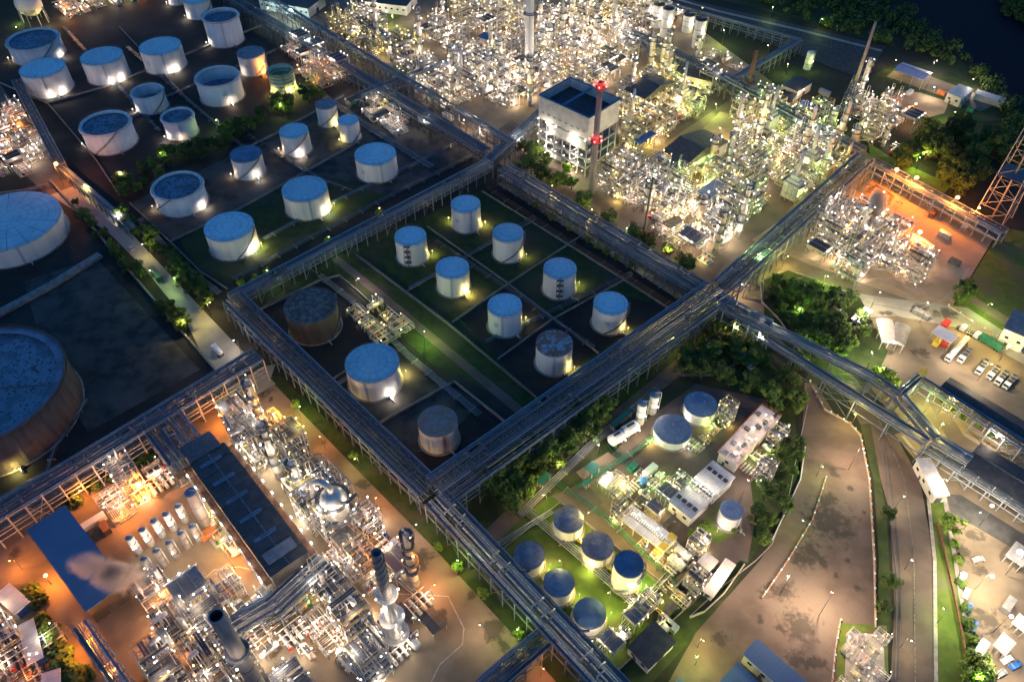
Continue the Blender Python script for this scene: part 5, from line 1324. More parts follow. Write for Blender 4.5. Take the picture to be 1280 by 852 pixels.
# red-banded mast before the boiler house
t, H, rr = stack('slim grey stack with glowing red lamps standing before the boiler house', (739, 242), (749, 103), 1.7, 1.35, 'boiler_stack', bands=((.93, 4.6, 'red_paint'), (.49, 3.0, 'red_paint')), rings=(.95, .49))
for f in (.96, .5):
    z = H * f
    for k in range(5):
        a = 6.2832 * k / 5 - .6; MB().sphere((3.2 * math.cos(a), 3.2 * math.sin(a), z + 1.4), .42, 8, 5).build('warning_lamp', 'bulb_red', t, True)
    light(t, (0, -3.6, z + 2), 'red', 900)
stack('tall white chimney with thin dark rings rising beyond the upper edge', (661, 92), (662, -60), 2.9, 2.2, 'tall_chimney', mat='white_paint', rings=(.16, .52), bands=((.165, .5, 'steel'), (.53, .6, 'steel')))
t, H, rr = stack('large stack with sooty dark mouth and a bright collar, lower left', (351, 905), (270, 769), 2.3, 1.8, 'big_stack', mat='chimney', topmat='chimney', topfrac=.3, bands=((.985, .6, 'soot'), (.83, .5, 'soot'), (.5, .4, 'soot'), (.6, .4, 'soot'), (.4, .4, 'soot')), rings=(.72,))
MB().lathe((0, 0, 0), [(rr(H) * .83, H - .02), (rr(H) * .8, H - 6), (.01, H - 6)], 20).build('mouth', 'soot', t, True)
bulbs(t, [(5.4 * math.cos(k), 5.4 * math.sin(k), H * .72 + 2) for k in range(6)], .25); light(t, (3, -6, H * .74), 'white', 1500); light(t, (-5, -4, H * .74), 'white', 1200)
t, H, rr = stack('dark twisted-strake stack with white ringed collars beside the kerb corner', (497, 800), (471, 690), 2.3, 1.45, 'strake_stack', mat='silver', topmat='chimney', topfrac=.42, rings=(.28, .56, .08))
s = MB()
for q in range(3):
    pts = [(1.7 * math.cos(q * 2.1 + k * .35), 1.7 * math.sin(q * 2.1 + k * .35), H * .6 + (H * .38) * k / 40) for k in range(41)]; s.tube(pts, .16, 4)
s.build('strake', 'soot', t, True)
for f, rq in ((.56, 3.4), (.3, 4.0), (.1, 4.4)): MB().lathe((0, 0, 0), [(rr(H * f), H * f - 1.4), (rq, H * f), (rq, H * f + .6), (rq - .3, H * f + .6), (rr(H * f), H * f + .1)], 20).build('collar', 'silver', t, True)
bulbs(t, [(3.6 * math.cos(k * 1.3), 3.6 * math.sin(k * 1.3), H * (.57 if k % 2 else .3) + 1.5) for k in range(8)], .25); light(t, (3.8, -3, H * .62), 'white', 1500); light(t, (-3, -5, H * .36), 'white', 1800); light(t, (3, -5, H * .12), 'white', 1500)
stack('rust-brown slim chimney behind the lit bending duct', (931, 128), (946, 62), 1.5, 1.2, 'brown_chimney', mat='rust', topmat='rust', rings=(.5,))
# lattice masts
def lattice(label, base, top, w0, w1, name='lattice_tower', mat='steel', bays=12, pipe=True):
    g = G(*base); lo, hi = 5, 220
    for _ in range(40):
        m_ = (lo + hi) / 2
        if P(g.x, g.y, m_)[1] > top[1]: lo = m_
        else: hi = m_
    H = lo; t = thing(name, label, 'lattice tower', (g.x, g.y, 0)); t.rotation_euler = (0, 0, PA); m = MB()
    def c(k, i): w_ = (w0 + (w1 - w0) * k / bays) / 2; return ((-w_, w_, w_, -w_)[i], (-w_, -w_, w_, w_)[i], H * k / bays)
    for k in range(bays):
        for i in range(4):
            m.bar(c(k, i), c(k + 1, i), .34 if w0 > 9 else .2); m.bar(c(k, i), c(k + 1, (i + 1) % 4), .16 if w0 > 9 else .1); m.bar(c(k + 1, i), c(k + 1, (i + 1) % 4), .14)
    m.build('lattice', mat, t, True)
    if pipe: MB().tube([(0, 0, 0), (0, 0, H * .6), (0, 0, H + 3)], [.45, .4, .35], 10).build('flare_pipe', 'chimney', t, True)
    for k in (bays // 3, 2 * bays // 3):
        w_ = (w0 + (w1 - w0) * k / bays); MB().box((0, 0, H * k / bays + .1), (w_ + 1.5, w_ + 1.5, .12)).build('platform', 'grating', t, True)
    return t, H
_t, _H = lattice('thin flare mast with lattice foot before the wooded river bank', (1054, 150), (1073, 95), 8, 3.2, 'flare_mast', 'galv', 8)
MB().tube([(0, 0, _H * .9), (0, 0, _H * 1.5), (0, 0, _H * 2.12)], [1.0, .9, .75], 10).build('mast_tube', 'chimney', _t, True)
light(_t, (4, -6, _H * .7), 'warm', 2500)
lattice('broad lattice flare tower leaning out at the right picture edge', (1240, 272), (1300, 90), 14, 8, 'flare_tower', 'process_steel', 9)
# silos, vessels
def silo(label, cx, cy, w, by, shellm='white_paint', topm='dark_roof', group='upright cylindrical silos and vessels', name='silo', dome=False, lamp=None):
    x, y, r, h = fit_tank(cx, cy, w, by); t = thing(name, label, 'silo', (x, y, 0), group)
    MB().lathe((0, 0, 0), [(r, 0), (r, h * .5), (r, h)], 20).build('shell', shellm, t, True)
    MB().lathe((0, 0, 0), [(r + .06, h - .1), (r * .8, h + r * .3), (.3, h + r * .42), (.01, h + r * .42)] if dome else [(r + .15, h - .2), (r + .15, h + .1), (.01, h + .4)], 20).build('top_head', topm, t, True)
    m = MB()
    for d in (-.3, .3): m.bar((d, -r - .3, 0), (d, -r - .3, h + .6), .08)
    m.build('ladder', 'galv', t, True)
    MB().tube([(0, 0, h + .2), (0, 0, h + 1.2), (r + .6, 0, h + 1.2), (r + .6, 0, 1)], .16, 6).build('pipe', 'cladding', t, True)
    for z in (h * .33, h * .66): MB().lathe((0, 0, z), [(r + .02, 0), (r + .12, .05), (r + .12, .3), (r + .02, .35)], 20).build('stiffener_ring', 'steel', t, True)
    if lamp:
        MB().sphere((r * .7, -r - .9, h * .6), .25, 7, 4).build('lamp', 'bulb_white', t, True); light(t, (r * .7, -r - 1.5, h * .6), lamp[0], lamp[1])
    return t
for i, (x, y, w_, b, l_) in enumerate([(811, 0, 13, 28, 'cut by the upper edge'), (824, 5, 14, 36, 'second of the far group'), (836, 10, 14, 48, 'tallest of the far group'), (862, 18, 14, 42, 'standing alone between the pairs'), (877, 24, 14, 62, 'nearest the green-lit shelter')]):
    silo('pale silo with black top, ' + l_, x, y, w_, b, lamp=('white', 2500))
ROWN = ['next to the big leaning vessel', 'second from the big vessel', 'middle one', 'second from the steam vent', 'nearest the steam vent']
for i, (x, y) in enumerate([(221.5, 631.5), (206.6, 641.5), (191.7, 650), (177, 661), (161, 671)]):
    silo('small white upright vessel of the rear row, ' + ROWN[i], x, y, 8.8, y + 23, 'white_paint', 'tank_roof_dark', dome=True, name='upright_vessel', lamp=('white', 700))
for i, (x, y) in enumerate([(240, 656.6), (225.5, 665), (210.7, 677), (195, 687), (179.6, 697.6)]):
    silo('small grey upright vessel of the front row, ' + ROWN[i], x, y, 8.8, y + 22, 'grey_roof', 'tank_roof_dark', dome=True, name='upright_vessel', lamp=('white', 500) if i % 2 == 0 else None)
silo('big plain upright vessel with blue cap beside the long dark roof', 237.6, 615, 14.5, 664, 'chimney', 'blue_roof', name='tall_vessel', dome=True)
silo('slim white upright tank, left one of two behind the horizontal tanks', 803.6, 503.7, 12, 532, lamp=('white', 600), topm='tank_roof_dark', dome=True)
silo('slim white upright tank, right one of two behind the horizontal tanks', 819, 493, 12, 519, lamp=('white', 600), topm='tank_roof_dark', dome=True)
silo('white upright tank beside green machinery near the brown road', 1014, 66, 9, 88, dome=True, topm='white_paint', lamp=('green', 1500))
# sphere on legs
def sphere_tank(cx, cy, w_):
    h = 14; c = G(cx, cy, h); dep = P(c.x, c.y, h)[2]; r = w_ / 2 * dep / CAM_F
    t = thing('gas_sphere', 'pale gas sphere on splayed legs at the upper left edge', 'storage sphere', (c.x, c.y, 0))
    MB().sphere((0, 0, h), r, 24, 14).build('shell', 'tank_shell', t, True)
    for k in range(8):
        a = 6.2832 * k / 8; MB().bar((r * 1.02 * math.cos(a), r * 1.02 * math.sin(a), 0), (r * .93 * math.cos(a), r * .93 * math.sin(a), h), .45).build('leg', 'galv', t, True)
    MB().lathe((0, 0, h + r * .97), [(2.2, 0), (2.2, .15), (.1, .2)], 12).build('platform', 'grating', t, True)
    light(t, (r + 2, -r * .5, 5), 'yellow', 2500); light(t, (-r - 3, -2, 3), 'green', 1800)
sphere_tank(35, 4, 31)
# horizontal bullets
def bullet(label, a, b, r, mat='white_paint'):
    z = r + 1.2; A, B = G(a[0], a[1], z), G(b[0], b[1], z); c = (A + B) / 2; L = (B - A).length
    t = thing('bullet_tank', label, 'horizontal tank', (c.x, c.y, 0), 'white horizontal storage bullets'); t.rotation_euler = (0, 0, math.atan2((B - A).y, (B - A).x))
    MB().hcyl((-L / 2, 0, z), (L / 2, 0, z), r, 20).build('shell', mat, t, True)
    for x in (-L * .3, L * .3): MB().box((x, 0, z / 2 - .4), (.6, r * 1.7, z - r * .4)).build('saddle', 'wall_concrete', t, True)
    MB().box((0, 0, z + r + .25), (L * .6, 1.0, .1)).build('walkway', 'grating', t, True)
    MB().sphere((L * .3, -r - 1, z + 1), .25, 7, 4).build('lamp', 'bulb_white', t, True); light(t, (L * .3, -r - 1.6, z + 1), 'white', 900)
bullet('white horizontal tank nearest the two slim upright tanks', (780, 540), (795, 531), 2.3)
bullet('white horizontal tank farther left, beside the green canopy', (764, 551), (777, 543), 2.3)
# other buildings
B_('generator_shed', 'large brown gabled shed beside the yellow-lit clearing', 'building', (816, 198), (880, 161), (913, 176), 8, 'brown_roof', 'wall_white', 'gable', LOWB)
B_('workshop', 'narrow brown-roofed workshop with pale front, upper process area', 'building', (843, 91), (853, 79), (893, 100), 9, 'brown_roof', 'wall_white', 'gable', LOWB)
B_('workshop', 'short brown-roofed workshop over green light', 'building', (843, 113), (851, 104), (870, 116), 8, 'brown_roof', 'wall_white', 'gable', LOWB)
B_('turbine_shed', 'open brown pitched roof over yellow-lit floors near the boiler house', 'building', (780, 112), (818, 91), (843, 103), 18, 'brown_roof', 'wall_white', 'gable', LOWB, open_=True)
B_('control_house', 'black-roofed white house beside a blue tarpaulin', 'building', (976, 106), (995, 94), (1015, 104), 6, 'dark_roof', 'wall_white', 'flat', LOWB)
B_('low_store', 'low dark roof along the rack, left of the black-roofed house', 'building', (948, 118), (957, 107), (991, 125), 4, 'dark_roof', 'wall_white', 'flat', LOWB)
B_('blue_container', 'bright blue covered container by the black-roofed house', 'container', (999, 131), (1004, 125), (1014, 131), 3, 'blue_paint', 'blue_paint', 'gable', None, win=False)
B_('river_hall', 'lilac-roofed open hall in the lit compound by the river', 'building', (1117, 87), (1129, 78), (1169, 89), 7, 'lilac_roof', 'wall_white', 'gable', LOWB, open_=True)
B_('compound_house', 'pale hall with grey striped roof at the far river compound', 'building', (1183, 116), (1199, 105), (1219, 112), 6, 'white_roof', 'wall_white', 'flat', LOWB)
B_('compound_annex', 'narrow white block on the river edge of the compound', 'building', (1218, 117), (1222, 112), (1254, 130), 4, 'white_roof', 'wall_white', 'flat', LOWB, win=False)
B_('sand_canopy', 'pair-striped metal canopy beside the sandy clearing', 'canopy', (1130, 298), (1144, 291), (1171, 306), 9, 'white_roof', 'wall_white', 'gable', None, open_=True)
B_('small_house', 'small white-roofed house shining beside the dark round trees', 'building', (1064, 398), (1081, 383), (1092, 389), 5, 'white_roof', 'wall_white', 'flat', LOWB)
B_('guard_house', 'dim blue-roofed house half under the round trees', 'building', (1036, 370), (1046, 362), (1066, 371), 5, 'grey_roof', 'wall_white', 'flat', LOWB)
B_('vault_tent', 'left barrel-vaulted pale tent in the tanker yard', 'tent', (1095, 399), (1116, 401), (1111, 428), 5, 'white_roof', 'white_paint', 'vault', 'barrel-vaulted tents in the tanker yard', open_=True)
B_('vault_tent', 'right barrel-vaulted grey tent in the tanker yard', 'tent', (1119, 403), (1139, 410), (1134, 434), 5, 'grey_roof', 'white_paint', 'vault', 'barrel-vaulted tents in the tanker yard', open_=True)
B_('truck_canopy', 'lilac sheet canopy beside the parked tanker', 'canopy', (1164, 415), (1174, 406), (1199, 420), 5, 'lilac_roof', 'wall_white', 'flat', None, open_=True)
B_('filling_hall', 'long navy-roofed hall behind the lattice rack, by the parked lorries', 'building', (1173, 486), (1188, 471), (1300, 535), 8, 'dark_roof', 'wall_white', 'gable', LOWB, open_=True)
B_('filling_hall', 'near navy-roofed hall at the blue pipe bridge end', 'building', (1202, 581), (1226, 553), (1310, 609), 8, 'dark_roof', 'wall_white', 'gable', LOWB, open_=True)
B_('white_store', 'long plain white roof standing between road and lit yard', 'building', (1144, 573), (1163, 572), (1175, 620), 5, 'white_roof', 'wall_white', 'flat', LOWB)
B_('striped_hall', 'green and white striped hall at the right picture edge', 'building', (1254, 410), (1268, 386), (1300, 401), 9, 'grey_roof', 'white_paint', 'flat', LOWB)
B_('skylit_hall', 'white-roofed hall dotted with square dark roof hatches', 'building', (835, 626), (891, 575), (919, 597), 6, 'white_roof', 'wall_white', 'flat', LOWB)
t, X, Y, h = bpy.data.objects['skylit_hall'], 0, 0, 0
def dress(name, X, Y, h):
    t = bpy.data.objects[name]
    for i in range(4):
        for sy in (-1, 1):
            MB().box(((i - 1.5) * X * .46, sy * Y * .68, h + .45), (1.6, 1.4, .5)).build('roof_hatch', 'dark_roof', t, True)
    MB().box((0, 0, h + .9), (X * 1.8, 1.6, 1.2)).build('ridge_vent', 'galv', t, True)
    for i in range(7): MB().tube([(-X * .8 + i * X * .27, -1.5, h + .4), (-X * .8 + i * X * .27 + 2, -3, h + .8), (-X * .8 + i * X * .27 + 2, 1, h + 2)], .18, 6).build('duct', 'cladding', t, True)
    for x in (-X * .7, 0, X * .7): MB().sphere((x, 0, h + 3.2), .25, 7, 4).build('lamp', 'bulb_white', t, True); MB().bar((x, 0, h + 1.5), (x, 0, h + 3.2), .08).build('lamp_pole', 'galv', t, True); light(t, (x, 0, h + 3.9), 'white', 1000)
A, B, C = G(835, 626, 6), G(891, 575, 6), G(919, 597, 6); dress('skylit_hall', (C - B).length / 2, (B - A).length / 2, 6)
t, X, Y, h = B_('orange_plant', 'flat plant building with orange roof rails and rooftop machines', 'building', (897, 565), (952, 506), (975, 522), 6, 'white_roof', 'wall_white', 'flat', LOWB)
m = MB(); rail(m, -X, -Y, X, Y, h + .2, 1.2, 3); m.build('handrail', 'orange_paint', t, True)
rg = random.Random(3)
for i in range(16):
    x, y = rg.uniform(-X * .8, X * .8), (i / 15 - .5) * Y * 1.8
    MB().box((x, y, h + .7), (rg.uniform(1, 2.2), rg.uniform(1, 2), rg.uniform(.7, 1.2))).build('roof_machine', rg.choice(['galv', 'cladding', 'dark_steel', 'white_paint']), t, True)
for y in (-Y * .6, 0, Y * .6): MB().sphere((X * .1, y, h + 3.5), .25, 7, 4).build('lamp', 'bulb_white', t, True); MB().bar((X * .1, y, h), (X * .1, y, h + 3.4), .08).build('lamp_pole', 'galv', t, True); light(t, (X * .1, y, h + 4.2), 'pink', 1500)
t, X, Y, h = B_('loading_canopy', 'striped white ribbed canopy with yellow end bay', 'canopy', (772, 646), (789, 629), (846, 673), 5.5, 'white_roof', 'wall_white', 'gable', None, open_=True)
m = MB()
for i in range(22): m.box((-X + 2 * X * (i + .5) / 22, 0, h + Y * .22 + .5), (.5, 1.6, .6))
m.build('ridge_louvre', 'white_paint', t, True)
MB().box((X * .86, 0, h + Y * .25), (X * .26, 2 * Y + .1, .14)).build('end_bay', 'yellow_paint', t, True)
for x in (-X * .5, X * .2, X * .8): light(t, (x, -Y - 1.5, h - 1), 'yellow', 1500)
for x in (-X * .4, X * .4): MB().sphere((x, 0, h + 4), .25, 7, 4).build('lamp', 'bulb_white', t, True); MB().bar((x, 0, h + 2), (x, 0, h + 4), .08).build('lamp_pole', 'galv', t, True); light(t, (x, 0, h + 4.6), 'white', 1300)
B_('pump_office', 'pinkish flat roof of the corner office by the hedge', 'building', (867, 706), (883, 689), (899, 701), 5, 'white_roof', 'wall_white', 'flat', LOWB)
B_('pump_office_wing', 'lower warm-lit flat wing of the corner office', 'building', (878, 738), (907, 697), (920, 706), 3.5, 'white_roof', 'wall_white', 'flat', LOWB)
def pit(label, a, b, c, h):
    A, B, C = G(*a, h), G(*b, h), G(*c, h); e1, e2 = B - A, C - B; t = thing('settling_pit', label, 'pit', (A.x, A.y, 0))
    for p, q in ((A, B), (B, C), (C, C - e1), (C - e1, A), ((A + B) / 2, (A + B) / 2 + e2)):
        MB().bar((p.x, p.y, h / 2), (q.x, q.y, h / 2), .5, h).build('side_wall', 'wall_concrete', t)
    q = [A, B, C, C - e1]; MB().add([(p.x, p.y, .5) for p in q], [(0, 1, 2, 3)]).build('floor', 'rust', t)
pit('open brown-floored concrete pit beside the corner office', (843, 734), (863, 713), (878, 722), 2.5)
B_('dark_store', 'square black-roofed store at the edge of the tank lawn', 'building', (783, 808), (818, 775), (846, 802), 5, 'dark_roof', 'wall_white', 'flat', LOWB)
B_('blue_store', 'blue-lilac roofed store rising from the lower picture edge', 'building', (928, 817), (946, 797), (1015, 862), 6, 'blue_roof', 'wall_white', 'flat', LOWB)
B_('blue_store', 'second blue-lilac roofed store, left of the taller one', 'building', (898, 852), (922, 827), (960, 862), 5, 'blue_roof', 'wall_white', 'flat', LOWB)
B_('blue_kiosk', 'tiny blue roof cut by the lower edge below the dark store', 'building', (838, 862), (848, 846), (862, 856), 4, 'blue_roof', 'wall_white', 'flat', LOWB, win=False)
B_('green_kiosk', 'green-roofed kiosk on the lit pump yard', 'kiosk', (730, 584), (741, 575), (752, 583), 4, 'green_roof', 'wall_white', 'flat', None, open_=True)
B_('green_kiosk', 'tiny green-roofed kiosk below the larger green one', 'kiosk', (727, 603), (732, 598), (738, 603), 3, 'green_roof', 'wall_white', 'flat', None, open_=True)
B_('green_kiosk', 'dim teal-roofed kiosk at the left end of the service road', 'kiosk', (670, 601), (681, 588), (689, 594), 3.5, 'green_roof', 'wall_white', 'flat', None, open_=True)
B_('green_canopy', 'bright green canopy behind the slim upright tanks', 'canopy', (762, 530), (786, 509), (791, 514), 3.5, 'green_roof', 'wall_white', 'flat', None, open_=True)
for i, (a, b, c, l_) in enumerate([((-8, 745), (12, 728), (32, 757), 'uppermost, cut by the left edge'), ((22, 782), (42, 772), (66, 815), 'middle one between dark mounds'), ((52, 842), (76, 834), (90, 870), 'lowest, cut by the lower edge'), ((-10, 790), (0, 778), (12, 792), 'smallest one at the left edge')]):
    B_('pipe_stack_cover', 'white ribbed bundle cover, ' + l_, 'cover', a, b, c, 4, 'white_roof', 'blue_paint', 'flat', 'white ribbed covers at the lower left', win=False)
B_('yard_hall', 'pale-walled hall with dark roof at the upper edge beside the corridor', 'building', (322, 0), (345, -16), (392, 6), 7, 'dark_roof', 'white_paint', 'flat', LOWB)
B_('north_hall', 'far white-walled hall at the upper edge above the bright lawn', 'building', (455, 2), (470, -14), (515, 0), 7, 'dark_roof', 'white_paint', 'flat', LOWB)
B_('loading_platform', 'yellow-railed platform where the blue bridge stub ends', 'platform', (1143, 476), (1152, 458), (1160, 464), 7, 'yellow_paint', 'wall_white', 'flat', None, open_=True)
B_('analyser_cabin', 'brick-coloured cabin beside the orange yard rack', 'cabin', (272, 516), (303, 497), (311, 506), 5, 'white_roof', 'wall_white', 'flat', LOWB)
B_('round_tower_base', 'blue-topped square tower amid the far process blocks', 'tower', (596, 46), (606, 40), (616, 46), 16, 'blue_roof', 'process_steel', 'flat', None, open_=True)
B_('blue_platform', 'blue-painted filter structure with panels before the brown shed', 'platform', (792, 176), (812, 163), (820, 168), 9, 'blue_paint', 'wall_white', 'flat', None, open_=True)
B_('white_tray', 'silver cooler slab at the end of the lower right process block', 'air cooler', (870, 240), (896, 222), (912, 232), 12, 'white_roof', 'wall_white', 'flat', None, open_=True)
# barrel furnace structure and dome vessel in the lower block
g = G(424, 650, 8)
t = thing('regenerator', 'domed silver regenerator with looping duct in the lower block', 'vessel', (g.x, g.y, 0))
MB().lathe((0, 0, 0), [(3.2, 0), (3.2, 12), (4.6, 15), (4.6, 21), (4.0, 23.5), (2.2, 25.2), (.01, 25.8)], 24).build('shell', 'silver', t, True)
MB().tube([(0, 0, 25.5), (0, 0, 28), (-3, 2, 28.5), (-6.5, 3, 27), (-7.5, 3, 20), (-7.5, 1, 6)], 1.1, 12).build('duct', 'cladding', t, True)
MB().tube([(3, -2, 22), (6, -3, 24), (8, 0, 24), (8, 2, 18), (6, 4, 8)], .6, 10).build('duct', 'dark_steel', t, True)
for z in (13, 21.5):
    MB().lathe((0, 0, z), [(4.7, 0), (6.0, 0), (6.0, .12), (4.7, .12)], 24).build('platform', 'grating', t, True)
bulbs(t, [(6 * math.cos(k * .9), 6 * math.sin(k * .9), 23.5 if k % 2 else 15) for k in range(8)], .25)
for k in range(3): light(t, (6.5 * math.cos(-2.4 + k), 6.5 * math.sin(-2.4 + k), 22), 'white', 1800)
# lit service canopies and stalls at the right edge
for i, (a, b, c, m_, l_) in enumerate([((1256, 694), (1270, 676), (1292, 690), 'grey_roof', 'grey service canopy at the right edge, upper'), 
        ((1240, 806), (1254, 790), (1272, 802), 'grey_roof', 'grey canopy over the lower right cars'), ((1264, 778), (1274, 766), (1292, 778), 'white_roof', 'white canopy at the right edge, lower'), ((1108, 470), (1116, 462), (1124, 468), 'grey_roof', 'small grey canopy beside the yellow platform')]):
    B_('service_canopy', l_, 'canopy', a, b, c, 4.5, m_, 'wall_white', 'flat', 'service canopies in the right yard', open_=True)
# containers and skids standing about
def container(px, py, L, W_, H, mat, label, ang=PA, group='containers and skids in the yards'):
    g = G(px, py); t = thing('container', label, 'container', (g.x, g.y, 0), group); t.rotation_euler = (0, 0, ang)
    MB().box((0, 0, H / 2 + .1), (L, W_, H)).build('box', mat, t, True)
    m = MB(); n = int(L / .6)
    for sy in (-1, 1):
        for k in range(n): m.box((-L / 2 + L * (k + .5) / n, sy * (W_ / 2 + .03), H / 2 + .1), (.25, .06, H - .3))
    m.build('corrugation', mat, t, True)
    MB().box((L / 2 + .04, 0, H / 2 + .1), (.08, W_ * .9, H * .9)).build('door', 'galv', t, True)
for i, (x, y, L, W_, H, m_, l_) in enumerate([(812, 590, 6, 2.5, 2.5, 'white_paint', 'white container in the pump yard'), (824, 598, 3, 2.4, 2.2, 'cladding', 'short container right of the white one'), (803, 604, 3, 2.4, 2.2, 'blue_paint', 'blue skid in the pump yard'), (790, 586, 4, 2.4, 2.2, 'pipe_green', 'green skid behind the pump yard'),
        (853, 694, 6, 2.5, 2.5, 'white_paint', 'white container between canopy and pit'), (866, 690, 2.5, 2.5, 2.4, 'white_paint', 'white cube cabin by the corner office'), (876, 680, 2.5, 2.5, 2.4, 'orange_paint', 'orange cube cabin by the corner office'), (845, 705, 6, 2.5, 2.5, 'white_paint', 'second white container beside the pit'), (823, 690, 4, 2.4, 2.2, 'orange_paint', 'orange skid at the canopy side'),
        (828, 790, 6, 2.5, 2.5, 'galv', 'silver container above the dark store'), (836, 782, 6, 2.5, 2.5, 'galv', 'second silver container above the dark store'), (780, 796, 4, 2.4, 2, 'white_paint', 'white skid left of the dark store'),
        (118, 655, 9, 2.5, 2.6, 'white_paint', 'long white container beside the blue shed'), (133, 662, 5, 2.5, 2.6, 'rust', 'rusty container beside the blue shed'), (285, 745, 5, 2.5, 2.6, 'red_paint', 'red container by the round-walled yard'), (262, 668, 6, 2.5, 2.6, 'orange_paint', 'orange container beside the big upright vessel'),
        (1150, 395, 7, 2.5, 2.6, 'grey_roof', 'grey container on the pale road'), (1180, 408, 5, 2.5, 2.6, 'red_paint', 'red container behind the lilac canopy'), (1170, 430, 4, 2.4, 2.2, 'yellow_paint', 'yellow machine skid before the lilac canopy'), (1180, 432, 3, 2.4, 2.2, 'red_paint', 'red machine skid before the lilac canopy'),
        (1258, 758, 6, 2.5, 2.5, 'grey_roof', 'grey container in the right yard'), (1224, 812, 6, 2.5, 2.5, 'galv', 'silver container at the lower right verge'), (1030, 118, 7, 2.5, 2.6, 'galv', 'silver container by the black-roofed house'),
        (700, 118, 2, 2, 2, 'galv', 'small cabinet behind the boiler house'), (640, 122, 8, 2.5, 2.6, 'grey_roof', 'grey container left of the boiler house'), (560, 148, 8, 2.5, 2.6, 'white_paint', 'white container on the pinkish apron')]):
    container(x, y, L, W_, H, m_, l_, PA + (1.5708 if i % 3 == 1 else 0))
for i, (x, y, L, W_, H, m_, l_) in enumerate([(1165, 270, 5, 2.5, 2.6, 'rust', 'rusty container in the sandy clearing, left'), (1180, 296, 6, 2.5, 2.6, 'galv', 'silver container in the sandy clearing'), (1208, 282, 6, 2.5, 2.6, 'cladding', 'pale container by the flare tower foot'), (1222, 288, 4, 2.5, 2.6, 'galv', 'short silver container by the flare tower foot'), (1150, 312, 5, 2.5, 2.6, 'rust', 'rusty container below the striped canopy'), (1192, 330, 5, 2.5, 2.6, 'dark_steel', 'dark container at the sandy slope'),
        (1136, 118, 5, 2.5, 2.4, 'white_paint', 'white cabin in the river compound'), (1176, 118, 5, 2.5, 2.4, 'orange_paint', 'orange cabin in the river compound'), (1200, 132, 5, 2.5, 2.4, 'galv', 'silver cabin by the compound gardens'), (1212, 140, 4, 2.5, 2.4, 'pipe_green', 'green cabin by the compound gardens')]):
    container(x, y, L, W_, H, m_, l_, PA + (1.5708 if i % 2 else 0))
# brick and barrier lines
def barrier(label, pts, name='barrier', posts=True, mat='kerb', pm='orange_paint', h=.9, w_=.35, step=2.6, grp='traffic barriers along the curved yard road'):
    q = [G(*p) for p in pts]; t = thing(name, label, 'barrier', (q[0].x, q[0].y, 0), grp)
    ridge(pts, w_, h).build('body', mat, t)
    if posts:
        n = 0
        for i in range(len(q) - 1):
            L = (q[i + 1] - q[i]).length; d = (q[i + 1] - q[i]).normalized(); K_ = max(1, int(L / step))
            for k in range(K_):
                if n >= 95: break
                c = q[i] + d * L * k / K_; MB().box((c.x, c.y, h + .25), (.5, .5, .5)).build('marker', pm if n % 2 else 'white_paint', t); n += 1
barrier('long striped barrier on the right side of the wide curved road', [(1012, 478), (1030, 512), (1062, 530), (1075, 545), (1086, 600), (1092, 700), (1094, 785)])
barrier('short striped median barrier in the middle of the curved road', [(1032, 598), (1015, 650), (985, 700), (952, 748)])
barrier('striped barrier beside the lower fenced compound', [(1050, 776), (1044, 810), (1038, 870)])
barrier('striped kerb line before the right-hand tree slope', [(1185, 383), (1230, 412), (1290, 452)])
barrier('red boundary wall along the right grass verge', [(1172, 655), (1182, 700), (1192, 745), (1202, 795), (1212, 850)], 'boundary_wall', False, 'rust', h=1.2)
barrier('pale wall with green top along the round tree island', [(950, 352), (952, 378), (975, 402), (1000, 440)], 'boundary_wall', False, 'kerb', h=1.0)
barrier('white garden wall between curved road and hedge', [(1006, 560), (1000, 600), (982, 640), (965, 675)], 'boundary_wall', False, 'white_paint', h=1.2)
barrier('kerbed wall before the corner office lawn', [(862, 772), (880, 765), (905, 742), (930, 706)], 'boundary_wall', False, 'kerb', h=1.2)
barrier('black perimeter fence of the tank lawns beside the lit path', [(445, 320), (561, 407), (672, 500), (700, 480)], 'mesh_fence', False, 'steel', h=1.9, w_=.08)
# compounds at the right
def car(x, y, ang, mat, label, px=True, name='car', cat='car', group='cars parked at the works'):
    g = G(x, y) if px else Vector((x, y, 0)); t = thing(name, label, cat, (g.x, g.y, 0), group); t.rotation_euler = (0, 0, ang)
    b = MB(); prof = [(-2.2, .45), (-2.15, .95), (-1.5, 1.02), (-1.0, 1.5), (.6, 1.5), (1.2, 1.0), (2.1, .85), (2.2, .45)]
    vs = [(x_, -.88, z) for x_, z in prof] + [(x_, .88, z) for x_, z in prof]; n = len(prof)
    b.add(vs, [tuple(range(n)), tuple(range(n, 2 * n))[::-1]] + [(i, i + n, (i + 1) % n + n, (i + 1) % n) for i in range(n)]).build('body', mat, t, True)
    g2 = MB()
    g2.add([(1.17, -.75, 1.05), (1.17, .75, 1.05), (.64, .7, 1.49), (.64, -.7, 1.49)], [(0, 1, 2, 3)]); g2.build('windscreen', 'glass', t, True)
    for sy in (-1, 1): MB().add([(-1.2, sy * .89, 1.05), (1.0, sy * .89, 1.05), (.5, sy * .89, 1.42), (-.95, sy * .89, 1.42)], [(0, 1, 2, 3)]).build('side_window', 'glass', t, True)
    for wx in (-1.4, 1.4):
        for wy in (-.85, .85): MB().tube([(wx, wy - .1, .34), (wx, wy + .1, .34)], .34, 10).build('wheel', 'tyre', t, True)
    return t
